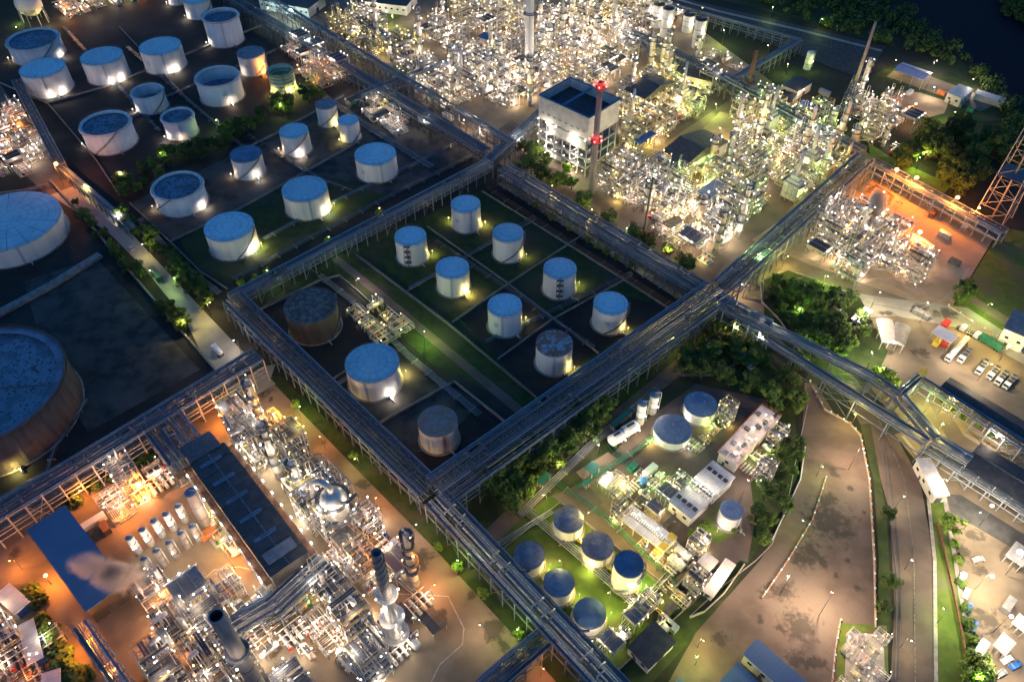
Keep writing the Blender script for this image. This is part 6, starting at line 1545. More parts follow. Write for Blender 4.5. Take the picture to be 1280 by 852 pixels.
def lorry(a, b, body, label, bodymat='white_paint', cabmat='white_paint', L=None, name='lorry'):
    """a: cab end pixel, b: tail pixel"""
    A, B = G(*a), G(*b); c = (A + B) / 2; d = A - B; L = L or max(6.5, d.length); t = thing(name, label, 'lorry', (c.x, c.y, 0), 'lorries at the works'); t.rotation_euler = (0, 0, math.atan2(d.y, d.x))
    MB().box((0, 0, .9), (L, .9, .3)).build('chassis', 'dark_steel', t, True)
    x = L / 2
    MB().add([(x - 2.2, -1.2, .7), (x, -1.2, .7), (x, -1.2, 1.9), (x - .3, -1.2, 3.0), (x - 2.2, -1.2, 3.1), (x - 2.2, 1.2, .7), (x, 1.2, .7), (x, 1.2, 1.9), (x - .3, 1.2, 3.0), (x - 2.2, 1.2, 3.1)],
             [(0, 1, 2, 3, 4), (9, 8, 7, 6, 5), (0, 5, 6, 1), (1, 6, 7, 2), (2, 7, 8, 3), (3, 8, 9, 4), (4, 9, 5, 0)]).build('cab', cabmat, t, True)
    MB().add([(x - .02, -1.05, 2.0), (x - .02, 1.05, 2.0), (x - .27, 1.05, 2.9), (x - .27, -1.05, 2.9)], [(0, 1, 2, 3)]).build('windscreen', 'glass', t, True)
    if body == 'tank': MB().hcyl((-L / 2 + .6, 0, 2.35), (x - 3.2, 0, 2.35), 1.2, 16).box(((x - 3.2 - L / 2 + .6) / 2, 0, 3.6), (L * .5, .6, .1)).build('tank_body', bodymat, t, True)
    elif body == 'box': MB().box(((x - 2.5 - L / 2) / 2, 0, 2.4), (L - 2.6, 2.5, 2.7)).build('box_body', bodymat, t, True)
    else:
        MB().box(((x - 2.5 - L / 2) / 2, 0, 1.25), (L - 2.6, 2.4, .25)).build('flatbed', 'grey_roof', t, True)
        n = 4
        for k in range(n): MB().box((-L / 2 + .7 + (L - 3.6) * k / (n - 1), 0, 1.7), (.6, 1.8, .7)).build('load_rest', 'dark_steel', t, True)
    for wx in (-L / 2 + 1, -L / 2 + 2.3, x - 1.1):
        for wy in (-1.0, 1.0): MB().tube([(wx, wy - .18, .52), (wx, wy + .18, .52)], .52, 12).build('wheel', 'tyre', t, True)
    for wy in (-.8, .8): MB().box((x + .02, wy, 1.05), (.06, .35, .2)).build('headlight', 'white_paint', t, True)
    return t
lorry((1182, 453), (1207, 426), 'tank', 'long white tanker lorry beside the lilac canopy')
lorry((1198, 454), (1212, 438), 'flat', 'white flatbed lorry next to the long tanker')
lorry((1220, 469), (1233, 452), 'flat', 'first lorry of the four parked behind the navy hall')
lorry((1234, 475), (1247, 460), 'flat', 'second lorry of the four parked behind the navy hall')
lorry((1244, 482), (1257, 466), 'flat', 'third lorry of the four parked behind the navy hall')
lorry((1254, 487), (1268, 471), 'flat', 'last lorry of the four parked behind the navy hall')
lorry((1216, 420), (1250, 440), 'box', 'green and white trailer lorry along the pale road', 'pipe_green')
lorry((1204, 414), (1212, 418), 'flat', 'white cab unit at the bend by the lilac canopy')
lorry((510, 698), (491, 680), 'box', 'blue box lorry on the orange yard below the pipe rack', 'lilac_roof', 'lilac_roof')
lorry((268, 435), (278, 447), 'tank', 'white tanker lorry on the left road before the rack', 'white_paint')
lorry((940, 463), (922, 447), 'box', 'white-roofed lorry parked under the pipe bridge trees', 'white_roof')
lorry((190, 338), (202, 354), 'box', 'teal lorry half hidden by the left road trees', 'teal_dark', 'teal_dark')
for i, (x, y, a, m_, l_) in enumerate([(1203, 722, .9, 'white_paint', 'white car nearest the bright yard lamp by the verge'), (1207, 742, .9, 'white_paint', 'white car second along the verge fence'), (1210, 760, .9, 'blue_paint', 'dark blue car beside the two white ones'), (1216, 783, .8, 'blue_paint', 'blue car near the lower right tree'),
    (1258, 825, .4, 'white_paint', 'white car in the lower right lit corner'), (1268, 832, .4, 'blue_paint', 'blue car in the lower right lit corner'), (1250, 842, .4, 'silver', 'silver car in the lower right lit corner'), (812, 272, -.8, 'red_paint', 'red car on the road before the lit process block'),
    (1222, 700, .2, 'silver', 'silver car alone in the right yard'), (480, 668, -.8, 'blue_paint', 'small blue car behind the box lorry'), (900, 716, .6, 'white_paint', 'white car by the corner office'), (165, 312, -.9, 'silver', 'silver car on the left road'),
    (700, 655, .6, 'dark_steel', 'dark car under the rack beside the lit lawn')]):
    car(x, y, a, MAT and m_, l_)
# red crane
g = G(806, 296); t = thing('mobile_crane', 'red mobile crane with dark upright boom beside the lit process block', 'crane', (g.x, g.y, 0)); t.rotation_euler = (0, 0, -.8)
MB().box((0, 0, 1.1), (8, 2.6, 1.0)).box((2.8, 0, 2.2), (2, 2.4, 1.4)).build('carrier', 'red_paint', t, True)
MB().box((-1, 0, 2.4), (3, 2.2, 1.5)).build('cab', 'orange_paint', t, True)
MB().bar((-1, 0, 3), (-1, 1, 34), .8).build('boom', 'dark_steel', t, True)
for wx in (-3, -1.5, 1.5, 3):
    for wy in (-1.2, 1.2): MB().tube([(wx, wy - .2, .55), (wx, wy + .2, .55)], .55, 10).build('wheel', 'tyre', t, True)
# ------------------------------------------------------------------ trees
def tree_mesh(seed, h, w_, n, mat, trunkh):
    rg = random.Random(seed)
    t = thing('tree', 'x', 'tree')
    m = MB(); m.tube([(0, 0, 0), (.1, 0, trunkh * .6), (.05, .1, h * .7)], [.28, .2, .08], 6)
    for k in range(5):
        a = k * 1.3 + rg.random(); z = trunkh * rg.uniform(.7, 1.2); m.tube([(0, 0, z), (w_ * .22 * math.cos(a), w_ * .22 * math.sin(a), z + h * .15), (w_ * .38 * math.cos(a), w_ * .38 * math.sin(a), z + h * .3)], [.14, .09, .04], 5)
    m.build('trunk', 'trunk', t, True)
    c = MB(); blobs = []
    for k in range(17):
        a = rg.uniform(0, 6.283); q = math.sqrt(rg.random()) * w_ * .40; z = trunkh + (h - trunkh) * rg.uniform(.1, .92) * (1 - .35 * (q / (w_ * .5)) ** 2)
        blobs.append((q * math.cos(a), q * math.sin(a), z, rg.uniform(.10, .22) * w_))
    for bx, by, bz, br in blobs:
        for i in range(n // 17):
            d = Vector((rg.gauss(0, 1), rg.gauss(0, 1), rg.gauss(0, .8))); d.normalize(); p = Vector((bx, by, bz)) + d * br * rg.uniform(.55, 1.12)
            s = rg.uniform(.22, .5); nrm = (d + Vector((rg.uniform(-.7, .7), rg.uniform(-.7, .7), rg.uniform(-.2, .9)))).normalized()
            x = nrm.orthogonal().normalized(); y = nrm.cross(x); ra = rg.uniform(0, 6.28); x, y = x * math.cos(ra) + y * math.sin(ra), y * math.cos(ra) - x * math.sin(ra)
            c.add([p - x * s, p - y * s * .6 + nrm * .08, p + x * s, p + y * s * .6 - nrm * .05], [(0, 1, 2, 3)])
    c.build('crown', mat, t, True); return t
def shrub_mesh(seed, mat):
    rg = random.Random(seed); t = thing('shrub', 'x', 'shrub'); c = MB()
    MB().tube([(0, 0, 0), (.1, 0, 1.0)], [.1, .04], 5).build('stem', 'trunk', t, True)
    for i in range(420):
        d = Vector((rg.gauss(0, 1), rg.gauss(0, 1), abs(rg.gauss(0, .7)))); d.normalize(); p = Vector((d.x * 1.5, d.y * 1.5, .3 + d.z * 1.5)) * rg.uniform(.5, 1.1) * (1 + .25 * math.sin(3 * d.x + 5 * d.y))
        s = rg.uniform(.18, .36); nrm = (d + Vector((rg.uniform(-.6, .6), rg.uniform(-.6, .6), rg.uniform(-.2, .8)))).normalized(); x = nrm.orthogonal().normalized(); y = nrm.cross(x)
        c.add([p - x * s, p - y * s, p + x * s, p + y * s], [(0, 1, 2, 3)])
    c.build('crown', mat, t, True); return t
class TP(Proto):
    pass
T_D = [Proto(tree_mesh, 1, 9, 8.5, 1700, 'leaf', 2.6), Proto(tree_mesh, 2, 7.5, 7, 1400, 'leaf', 2.0), Proto(tree_mesh, 3, 11, 10, 2100, 'leaf', 3.0)]
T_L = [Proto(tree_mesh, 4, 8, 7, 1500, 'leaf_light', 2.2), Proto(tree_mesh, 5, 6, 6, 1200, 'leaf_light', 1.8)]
SH = [Proto(shrub_mesh, 6, 'leaf'), Proto(shrub_mesh, 7, 'leaf_light')]
NT = {'tree': 0, 'shrub': 0}
def put_tree(px, py, label, group, kind='d', s=1.0, rg=random):
    k = 'shrub' if kind in 's' else 'tree'
    if NT[k] >= 292: return
    NT[k] += 1
    pr = rg.choice({'d': T_D, 'l': T_L, 's': SH}[kind]); g = G(px, py)
    o = pr.place((g.x, g.y, 0), rg.uniform(0, 6.28), label, group, sc_=s * rg.uniform(.85, 1.2)); o['category'] = k
def grove(poly, n, where, group, kind='d', s=1.0, seed=0, mix=.2, mind=4.0):
    """scatter n trees in a pixel polygon, labelled by their rank towards the viewer"""
    rg = random.Random(seed + 77); x0, x1 = min(p[0] for p in poly), max(p[0] for p in poly); y0, y1 = min(p[1] for p in poly), max(p[1] for p in poly)
    pts = []; tries = 0
    while len(pts) < n and tries < n * 60:
        tries += 1; x, y = rg.uniform(x0, x1), rg.uniform(y0, y1)
        if inside((x, y), poly):
            g = G(x, y)
            if all((g - q).length > mind for _, _, q in pts): pts.append((x, y, g))
    pts.sort(key=lambda p: p[0])
    for i, (x, y, _) in enumerate(pts):
        kd = kind if rg.random() > mix else ('l' if kind == 'd' else kind)
        adj = {'d': 'dark green', 'l': 'light green', 's': 'low'}[kd]; nn = 'shrub' if kd == 's' else 'tree'
        put_tree(x, y, '%s %s, %s from the left %s' % (adj, nn, ordn(i) if i < 20 else 'among the later', where), group, kd, s, rg)
def row(pts, where, group, kind='l', s=1.0, seed=0):
    rg = random.Random(seed)
    for i, (x, y) in enumerate(pts):
        adj = {'d': 'dark green', 'l': 'light green', 's': 'low'}[kind]
        put_tree(x, y, '%s %s, %s %s' % (adj, 'shrub' if kind == 's' else 'tree', ordn(i), where), group, kind, s, rg)
grove([(140, 232), (190, 205), (330, 140), (400, 112), (405, 125), (300, 178), (200, 228), (160, 250)], 42, 'in the belt between tank groups', 'tree belt between the tank groups', s=.85, seed=1)
grove([(150, 262), (175, 285), (225, 330), (280, 385), (262, 395), (205, 325), (158, 285)], 22, 'right of the left road', 'trees right of the left road', s=.75, seed=2)
grove([(92, 250), (130, 292), (180, 345), (240, 410), (232, 425), (170, 352), (110, 285)], 20, 'left of the left road', 'trees left of the left road', s=.7, seed=3)
grove([(640, 205), (668, 185), (720, 222), (715, 240), (690, 238), (650, 228)], 16, 'before the boiler house', 'trees before the boiler house', s=1.0, seed=4)
row([(676, 226), (730, 262), (760, 284), (790, 302), (808, 312), (832, 322), (850, 334), (858, 340)], 'along the road before the lit block', 'trees along the process road', 'd', .95, 5)
row([(742, 268), (775, 296), (820, 318), (700, 246), (716, 254)], 'shrub bed along the process road', 'shrubs along the process road', 's', 1.1, 55)
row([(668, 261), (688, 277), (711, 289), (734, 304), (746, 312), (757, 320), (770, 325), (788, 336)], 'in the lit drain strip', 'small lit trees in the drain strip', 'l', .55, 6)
grove([(612, 612), (630, 575), (690, 545), (745, 505), (768, 512), (740, 548), (690, 590), (640, 640)], 34, 'under the wide rack', 'dark trees beside the wide rack', s=.95, seed=7, mix=.05)
grove([(845, 470), (870, 430), (905, 395), (935, 425), (960, 450), (1000, 460), (1004, 515), (985, 525), (940, 500), (900, 478), (862, 480)], 36, 'behind the short pale tank', 'dark trees behind the small works', s=.9, seed=8, mix=.2)
grove([(962, 362), (985, 348), (1040, 366), (1070, 385), (1078, 420), (1060, 455), (1010, 455), (970, 400)], 36, 'on the round tree island', 'trees of the round island', s=.95, seed=9, mix=.3)
grove([(948, 590), (1000, 545), (998, 600), (975, 645), (950, 690), (940, 660)], 16, 'between hedge and curved road', 'trees by the curved road hedge', s=.7, seed=10)
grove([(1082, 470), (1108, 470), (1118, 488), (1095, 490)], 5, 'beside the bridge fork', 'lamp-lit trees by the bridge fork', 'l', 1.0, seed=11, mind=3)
row([(1183, 662), (1213, 832), (1222, 845), (1205, 850)], 'by the right grass verge', 'trees by the right verge', 'l', 1.35, 12)
row([(1104, 648), (1108, 735), (1100, 765)], 'on the median beside the wide road', 'median trees', 'd', .75, 13)
row([(372, 512), (443, 575), (548, 688), (572, 712), (605, 745), (648, 795)], 'below the left pipe rack', 'bright small trees below the pipe rack', 'l', .6, 14)
row([(84, 480 + 72), (0, 0)][:0], '', '')
row([(92, 628), (118, 608), (140, 596), (168, 582), (186, 574), (200, 566)], 'under the orange-lit rack', 'dark clipped shrubs under the rack', 's', 1.9, 15)
row([(38, 742), (46, 752), (52, 778), (62, 790), (72, 805), (80, 825), (92, 838), (102, 848)], 'mound beside the ribbed covers', 'dark shrub mounds lower left', 's', 2.1, 16)
grove([(1120, 215), (1130, 180), (1180, 165), (1235, 170), (1245, 215), (1200, 250)], 34, 'behind the orange-lit rack', 'dark trees behind the orange-lit rack', s=1.25, seed=17, mix=.04)
grove([(1180, 345), (1215, 320), (1290, 300), (1290, 400), (1240, 412), (1200, 395)], 26, 'on the right slope', 'trees on the right slope', s=1.1, seed=18)
grove([(1085, 110), (1098, 82), (1112, 92), (1112, 128), (1096, 132)], 7, 'beside the flare mast', 'trees beside the flare mast', s=.95, seed=19)
row([(411, 303), (334, 342), (320, 350), (474, 266), (300, 354)], 'lamp-lit shrub behind the narrow rack', 'lamp-lit shrubs behind the narrow rack', 's', 1.4, 20)
row([(915, 660), (880, 660), (868, 668), (1003, 500)], 'by the small pinkish tank', 'shrubs by the small pinkish tank', 's', 1.3, 21)
row([(1178, 500), (1190, 512), (1204, 522), (1222, 530), (1240, 545), (1256, 552)], 'potted shrub between the navy halls', 'shrubs between the navy halls', 's', 1.0, 22)
row([(1193, 680), (1197, 700), (1201, 730), (1206, 760), (1210, 780), (1216, 800)], 'hedge shrub behind the red wall', 'hedge shrubs behind the red wall', 's', 1.2, 23)
row([(905, 415), (925, 405), (940, 415), (915, 425)], 'palm-like tree by the pipe bridge', 'yellow-lit trees by the pipe bridge', 'l', .9, 24)
row([(510, 92), (505, 98), (525, 110), (545, 120)], 'on the green strip of the far block', 'shrubs on the far green strip', 's', .9, 25)
row([(1105, 300), (1218, 300), (1210, 312)], 'at the edge of the sandy clearing', 'trees at the sandy clearing', 'l', 1.1, 26)
# far woods: one mass
def woods(name, label, polys, n, seed, mat='leaf'):
    rg = random.Random(seed); c = MB()
    for poly, share in polys:
        x0, x1 = min(p[0] for p in poly), max(p[0] for p in poly); y0, y1 = min(p[1] for p in poly), max(p[1] for p in poly); k = 0; tr = 0
        while k < n * share and tr < n * 20:
            tr += 1; x, y = rg.uniform(x0, x1), rg.uniform(y0, y1)
            if not inside((x, y), poly): continue
            k += 1; g = G(x, y); hh = rg.uniform(3, 8); rr_ = rg.uniform(2.0, 4.2)
            for i in range(46):
                d = Vector((rg.gauss(0, 1), rg.gauss(0, 1), rg.gauss(0, .8))).normalized(); p = Vector((g.x, g.y, hh * .6)) + Vector((d.x * rr_, d.y * rr_, d.z * hh * .5)); s = rg.uniform(.5, 1.0)
                nrm = (d + Vector((rg.uniform(-.6, .6), rg.uniform(-.6, .6), .3))).normalized(); xx = nrm.orthogonal().normalized(); yy = nrm.cross(xx)
                c.add([p - xx * s, p - yy * s * .7, p + xx * s, p + yy * s * .7], [(0, 1, 2, 3)])
    tag(c.build(name, mat), label, 'woods', None, 'stuff')
woods('far_woods', 'dark woods along the river bank and beyond the canal road', [([(860, -28), (1100, -40), (1160, 40), (1235, 95), (1290, 160), (1290, 230), (1240, 200), (1255, 150), (1215, 95), (1160, 70), (1112, 60), (1000, 25)], .75), ([(1240, -40), (1300, -60), (1300, 45), (1255, 20)], .25)], 620, 4)
# ------------------------------------------------------------------ street and yard lamps (pixel where the lamp head shines)
SL = [(1055, 452, 'green', 3000, 'green lamp at the lower end of the tree island'), (1012, 425, 'green', 2200, 'green lamp on the wall side of the tree island'), (920, 408, 'yellow', 2200, 'yellow lamp among the palm-like trees'), (985, 720, 'pink', 9000, 'added tall warm lamp at the lower end of the median barrier'), (880, 800, 'yellow', 3500, 'yellow lamp at the lower road junction'), (448, 348, 'white', 2200, 'bright pole lamp at the head of the middle path'), (530, 414, 'green', 3800, 'greenish pole lamp halfway down the middle path'),  # the tall warm lamp by the median is added to brighten the road
 (411, 296, 'green', 900, 'greenish lamp behind the narrow rack, middle one'), (474, 260, 'yellow', 900, 'yellow lamp behind the narrow rack, right one'), (334, 338, 'green', 1400, 'green lamp behind the narrow rack, left one'),
 (105, 231, 'yellow', 2200, 'yellow lamp at the upper end of the left road'), (146, 266, 'white', 2600, 'white lamp beside the left road trees'), (178, 305, 'yellow', 1500, 'small yellow lamp on the left road'),
 (187, 338, 'green', 800, 'green lamp above the teal lorry'), (218, 347, 'green', 1800, 'green lamp in the right-hand road trees'), (262, 378, 'yellow', 2000, 'yellow lamp at the lower right road trees'), (228, 400, 'yellow', 2500, 'lamp at the lower end of the left road'), (292, 425, 'white', 1600, 'pale lamp where the left road meets the rack'),
 (173, 606, 'orange', 9000, 'strong orange lamp over the yard under the rack'), (57, 719, 'orange', 6000, 'orange lamp left of the blue-roofed shed'), (135, 841, 'orange', 4500, 'orange lamp at the lower end of the left yard'), (100, 800, 'orange', 5000, 'orange lamp between ribbed covers and shed'), (12, 700, 'orange', 4000, 'orange lamp at the left edge below the rack'),
 (150, 640, 'orange', 4000, 'orange lamp between shed and vessels'), (100, 612, 'orange', 3500, 'orange lamp at the corner of the blue-roofed shed'), (290, 694, 'orange', 4500, 'orange lamp over the round-walled yard'), (200, 740, 'orange', 3500, 'orange lamp beside the steam vent'), (190, 790, 'orange', 3000, 'orange lamp below the steam vent'),
 (273, 519, 'orange', 5000, 'orange lamp before the brick-coloured cabin'), (343, 516, 'orange', 8000, 'orange lamp on the open upper yard'), (374, 508, 'green', 1500, 'green lamp among shrubs under the left rack'), (400, 545, 'orange', 3000, 'orange lamp beside the dark hedge strip'), (443, 573, 'yellow', 1500, 'yellow lamp beside the rack legs'), (470, 622, 'orange', 3800, 'orange lamp behind the silver regenerator yard'),
 (543, 730, 'orange', 3800, 'orange lamp on the yard corner kerb'), (572, 700, 'green', 1500, 'green lamp in the small tree by the rack'), (600, 780, 'pink', 3500, 'pinkish lamp on the lower yard road'), (646, 786, 'green', 1500, 'green lamp in the lowest small tree'), (680, 835, 'orange', 2500, 'orange lamp under the lower branch rack'), (520, 655, 'pink', 3000, 'pinkish lamp over the yard road by the lorry'), (420, 800, 'pink', 2200, 'pinkish lamp between lower process blocks'), (380, 790, 'pink', 2500, 'pale lamp over the empty slab by the stack'),
 (363, 12, 'cold', 6000, 'cold white lamp beside the pale upper hall'), (385, 50, 'cold', 7000, 'cold white lamp over the upper corridor'), (335, 10, 'cold', 3000, 'cold lamp at the corridor end'), (455, 8, 'white', 3500, 'white lamp before the far hall'), (430, 75, 'yellow', 3000, 'yellow lamp under the far columns'), (490, 20, 'green', 2500, 'green lamp on the far lawn'), (520, 12, 'white', 2500, 'white lamp right of the far lawn'), (530, 150, 'white', 2000, 'white lamp over the corridor road'), (580, 150, 'pink', 4000, 'lamp on the pinkish apron before the lit block'), (600, 165, 'pink', 3500, 'second lamp on the pinkish apron'),
 (1146, 222, 'orange', 16000, 'brightest orange floodlight over the sandy clearing'), (1197, 247, 'orange', 14000, 'second orange floodlight over the sandy clearing'), (1224, 260, 'orange', 6000, 'right-hand orange floodlight by the flare tower'), (1121, 212, 'orange', 7000, 'small orange floodlight at the rack corner'), (1150, 290, 'orange', 7000, 'orange floodlight low over the sandy clearing'), (1105, 240, 'orange', 5000, 'orange floodlight beside the steam plume'),
 (1171, 76, 'white', 5000, 'brilliant white floodlight by the river'), (1217, 99, 'white', 4500, 'white floodlight at the far river compound'), (1168, 109, 'white', 3500, 'white lamp before the lilac hall'), (1194, 140, 'green', 3500, 'greenish lamp at the compound gardens'), (1145, 130, 'orange', 5000, 'warm lamp on the sandy compound yard'), (1120, 75, 'yellow', 2500, 'yellow lamp above the lilac hall'), (1150, 197, 'green', 3500, 'green lamp in front of the dark trees'), (1158, 190, 'yellow', 2000, 'yellow lamp beside the green one'),
 (966, 9, 'green', 900, 'green lamp beyond the canal road, left'), (1028, 24, 'green', 900, 'green lamp beyond the canal road, right'), (878, 10, 'yellow', 1500, 'yellow lamp on the canal road'), (905, 38, 'green', 5000, 'green floodlight of the far shelter'), (960, 57, 'yellow', 1500, 'yellow twin lamp before the brown chimney'), (985, 80, 'green', 3000, 'green lamp beside the white upright tank'), (1005, 112, 'pink', 3500, 'warm lamp by the black-roofed house'), (948, 105, 'yellow', 2000, 'yellow lamp at the brown chimney foot'),
 (895, 130, 'green', 4000, 'greenish lamp over the diagonal yellow road'), (900, 160, 'yellow', 4000, 'yellow lamp on the clearing behind the brown shed'), (868, 125, 'green', 4000, 'green lamp at the short workshop'), (870, 215, 'yellow', 2500, 'yellow lamp below the brown shed'), (835, 170, 'yellow', 2500, 'yellow lamp at the blue structure'), (780, 190, 'green', 2500, 'green lamp beside the boiler house'), (650, 170, 'white', 2500, 'white lamp left of the boiler house'), (720, 215, 'green', 1800, 'green lamp in the boiler house trees'),
 (740, 262, 'yellow', 2600, 'yellow lamp on the process road, left'), (783, 285, 'white', 2500, 'white lamp on the process road, middle'), (835, 310, 'yellow', 2600, 'yellow lamp on the process road, right'), (690, 232, 'yellow', 2000, 'yellow lamp at the start of the process road'),
 (950, 317, 'green', 6500, 'green flood lamp at the central crossing'), (985, 320, 'yellow', 3500, 'yellow lamp on the road bend by the island'), (925, 355, 'pink', 3500, 'warm lamp over the triangular yard'), (1000, 385, 'green', 2500, 'green lamp inside the tree island'), (1081, 386, 'white', 8000, 'dazzling white lamp on the small house'), (1035, 345, 'green', 4500, 'greenish lamp at the curved kerb'), (1100, 365, 'pink', 5000, 'warm lamp on the pale road'), (1160, 378, 'pink', 5000, 'warm lamp on the pale road, farther right'), (1215, 400, 'yellow', 4500, 'yellow lamp at the slope road'), (1262, 432, 'yellow', 6500, 'yellow lamp by the striped hall'), (1240, 380, 'green', 2500, 'green lamp in the slope trees'),
 (1118, 428, 'white', 6500, 'white lamp before the barrel-vaulted tents'), (1090, 440, 'pink', 3500, 'warm lamp left of the tents'), (1104, 459, 'green', 4500, 'green lamp in the trees by the bridge fork'), (1195, 440, 'white', 3000, 'white lamp beside the long tanker'), (1240, 455, 'white', 5000, 'white lamp over the four parked lorries'), (1136, 484, 'pink', 2500, 'warm lamp under the yellow platform'), (1160, 500, 'green', 3000, 'greenish lamp beside the navy hall'), (1190, 500, 'yellow', 3500, 'yellow lamp before the far navy hall'), (1180, 530, 'yellow', 5000, 'yellow lamp between the navy halls, left'), (1246, 546, 'white', 3500, 'white lamp between the navy halls, right'),
 (953, 421, 'white', 2500, 'round white lamp on the pipe bridge start'), (1009, 452, 'pink', 1800, 'warm lamp on the pipe bridge'), (1068, 517, 'yellow', 3000, 'yellow lamp at the barrier bend'), (1029, 583, 'green', 1500, 'small green lamp at the median end'), (1079, 560, 'pink', 16000, 'added tall warm lamp at the barrier beside the stained road'), (1040, 740, 'pink', 20000, 'added warm lamp lighting the road junction'), (1004, 650, 'green', 900, 'green lamp at the median barrier'), (870, 820, 'green', 2200, 'greenish lamp beside the dark store'),  # warm lamps at stained road and junction are added to brighten the paving
 (1184, 600, 'white', 3500, 'white lamp beside the long white roof'), (1225, 640, 'pink', 5000, 'warm lamp over the right yard'), (1240, 632, 'white', 7000, 'white floodlight before the near navy hall'), (1275, 690, 'white', 9000, 'white floodlight at the right yard edge'), (1202, 716, 'white', 3500, 'white lamp at the verge fence'), (1240, 720, 'pink', 6000, 'warm lamp in the middle of the right yard'), (1264, 770, 'white', 8000, 'white floodlight over the lower right yard'), (1262, 822, 'white', 7000, 'white lamp in the lower right corner'), (1225, 845, 'green', 2000, 'green lamp at the lower verge end'), (1140, 700, 'pink', 1800, 'pale lamp over the railway-like road'), (1140, 800, 'pink', 1800, 'pale lamp over the lower railway-like road'), (1130, 620, 'pink', 1500, 'pale lamp over the upper railway-like road'), (1180, 760, 'green', 1800, 'greenish lamp on the grass verge'),
 (679, 618, 'yellow', 2200, 'yellow lamp at the service road end'), (748, 556, 'white', 2200, 'white lamp on the service road'), (700, 580, 'yellow', 1200, 'yellow lamp by the dark trees'), (790, 462, 'green', 1200, 'green lamp under the wide rack'), (842, 422, 'yellow', 1500, 'yellow lamp by the service road top'), (780, 600, 'yellow', 2200, 'lamp over the pump yard'), (760, 590, 'white', 2200, 'white lamp by the green kiosk'), (830, 590, 'green', 1500, 'greenish lamp behind the skylit hall'), (735, 640, 'yellow', 2000, 'yellow lamp at the lawn pipe run'), (790, 730, 'green', 1600, 'green lamp beside the tallest lawn tank'), (820, 700, 'yellow', 2600, 'yellow lamp at the canopy end'), (905, 715, 'pink', 2600, 'warm lamp on the corner office'), (880, 670, 'white', 1500, 'white lamp below the skylit hall'), (935, 600, 'white', 2200, 'white lamp by the hedge path'), (700, 700, 'yellow', 1500, 'yellow lamp between the lawn tanks'), (760, 740, 'yellow', 1200, 'lamp between the two dark-roofed tanks'), (960, 560, 'pink', 1800, 'warm lamp beside the orange-railed plant'), (740, 800, 'white', 1200, 'lamp at the pump skid by the dark store'),
 (20, 44 - 10, 'yellow', 2500, 'yellow lamp at the upper left corner'), (80, 12, 'orange', 3000, 'orange lamp right of the gas sphere'), (110, 8, 'pink', 3500, 'pink lamp in the upper left works'), (20, 150, 'orange', 2500, 'orange lamp in the left edge works'), (70, 205, 'orange', 9000, 'orange lamp glowing under the rack crossing, far left'), (40, 180, 'white', 2500, 'white lamp in the left edge works'), (330, 80, 'orange', 2500, 'orange lamp beside the banded tank'), (270, 150, 'green', 1500, 'green lamp in the tree belt'), (200, 190, 'green', 1200, 'green lamp at the left of the tree belt'), (150, 215, 'pink', 2500, 'warm lamp at the tree belt end'), (350, 130, 'green', 1500, 'green lamp at the right of the tree belt')]
for i, (x, y, kd, pw, lb) in enumerate(SL):
    if kd == 'pink' and x > 1080: kd = 'warm'
    if kd == 'pink' and 900 < x <= 1080 and y > 500: pw *= 1.35
    if kd == 'orange' and x < 340 and y > 490: pw *= 1.7
    if kd == 'orange' and x > 1000: pw *= 1.35
    street_lamp((x, y), kd, pw * (.62 if x < 700 and y > 490 and kd in ('orange', 'pink') else (.8 if kd == 'pink' else 1)), lb, h=7 if (kd == 'orange' and x < 340 and y > 490) else 14 if pw >= 9000 else (11 if pw > 4500 else 8))
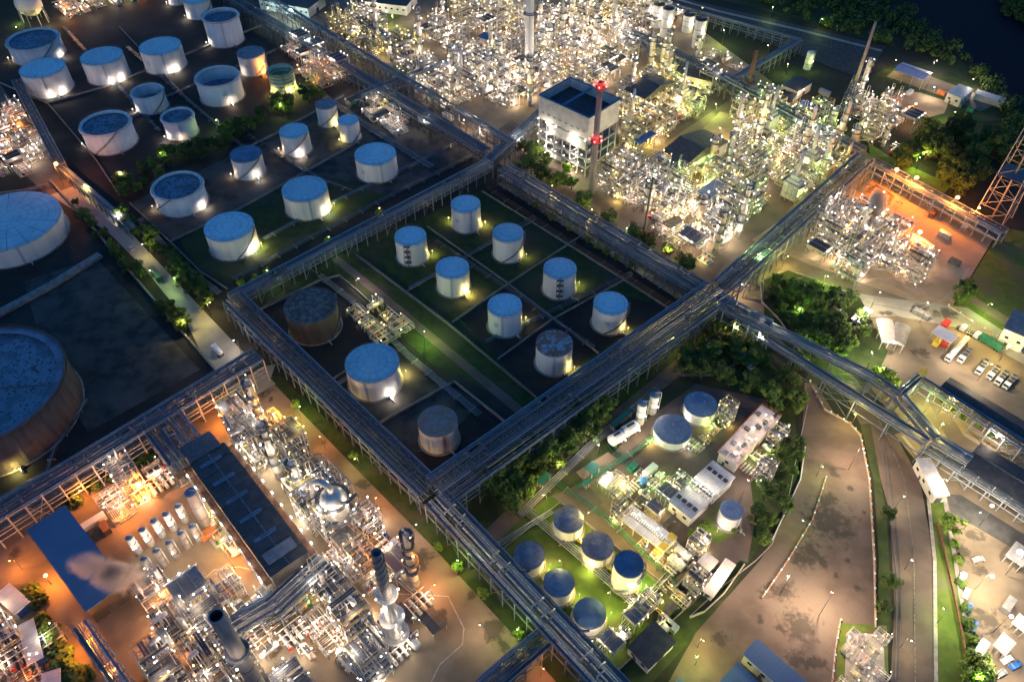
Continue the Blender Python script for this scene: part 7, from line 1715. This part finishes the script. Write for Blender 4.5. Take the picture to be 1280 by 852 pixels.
# ------------------------------------------------------------------ steam
def plume(label, a, b, r, dens, seed):
    A, B = G(*a), G(*b); c = (A + B) / 2; d = B - A
    m = bpy.data.materials.new('steam'); m.use_nodes = True; n = m.node_tree.nodes; l = m.node_tree.links; n.remove(n['Principled BSDF'])
    v = n.new('ShaderNodeVolumePrincipled'); v.inputs['Color'].default_value = (.92, .88, .87, 1); v.inputs['Anisotropy'].default_value = .2
    tc = n.new('ShaderNodeTexCoord'); ln = n.new('ShaderNodeVectorMath'); ln.operation = 'LENGTH'; l.new(tc.outputs['Object'], ln.inputs[0])
    ge = n.new('ShaderNodeNewGeometry'); no = n.new('ShaderNodeTexNoise'); no.inputs['Scale'].default_value = .17; no.inputs['Detail'].default_value = 6; no.inputs['Distortion'].default_value = .6; l.new(ge.outputs['Position'], no.inputs['Vector'])
    f = n.new('ShaderNodeMath'); f.operation = 'SUBTRACT'; f.inputs[0].default_value = 1.0; l.new(ln.outputs['Value'], f.inputs[1])
    g = n.new('ShaderNodeMath'); g.operation = 'MULTIPLY_ADD'; g.inputs[1].default_value = 3.2; g.inputs[2].default_value = -1.75; l.new(no.outputs['Fac'], g.inputs[0])
    h = n.new('ShaderNodeMath'); h.operation = 'ADD'; l.new(f.outputs[0], h.inputs[0]); l.new(g.outputs[0], h.inputs[1])
    q = n.new('ShaderNodeMath'); q.operation = 'MULTIPLY'; q.use_clamp = True; l.new(h.outputs[0], q.inputs[0]); l.new(f.outputs[0], q.inputs[1])
    k = n.new('ShaderNodeMath'); k.operation = 'MULTIPLY'; k.inputs[1].default_value = dens; l.new(q.outputs[0], k.inputs[0])
    l.new(k.outputs[0], v.inputs['Density']); l.new(v.outputs[0], n['Material Output'].inputs['Volume']); MAT['steam'] = m
    o = MB().sphere((0, 0, 0), 1.0, 20, 12).build('steam', 'steam'); o.location = c
    o.rotation_euler = d.to_track_quat('X', 'Z').to_euler(); o.scale = (d.length / 2 * 1.15, r, r)
    tag(o, label, 'steam', None, 'stuff')
plume('pale steam drifting over the blue shed roof', (190, 730, 14), (88, 702, 26), 6.8, 1.7, 1)
plume('steam plume rising beside the sandy clearing', (1086, 290, 11), (1103, 236, 28), 6.0, 4.5, 2)
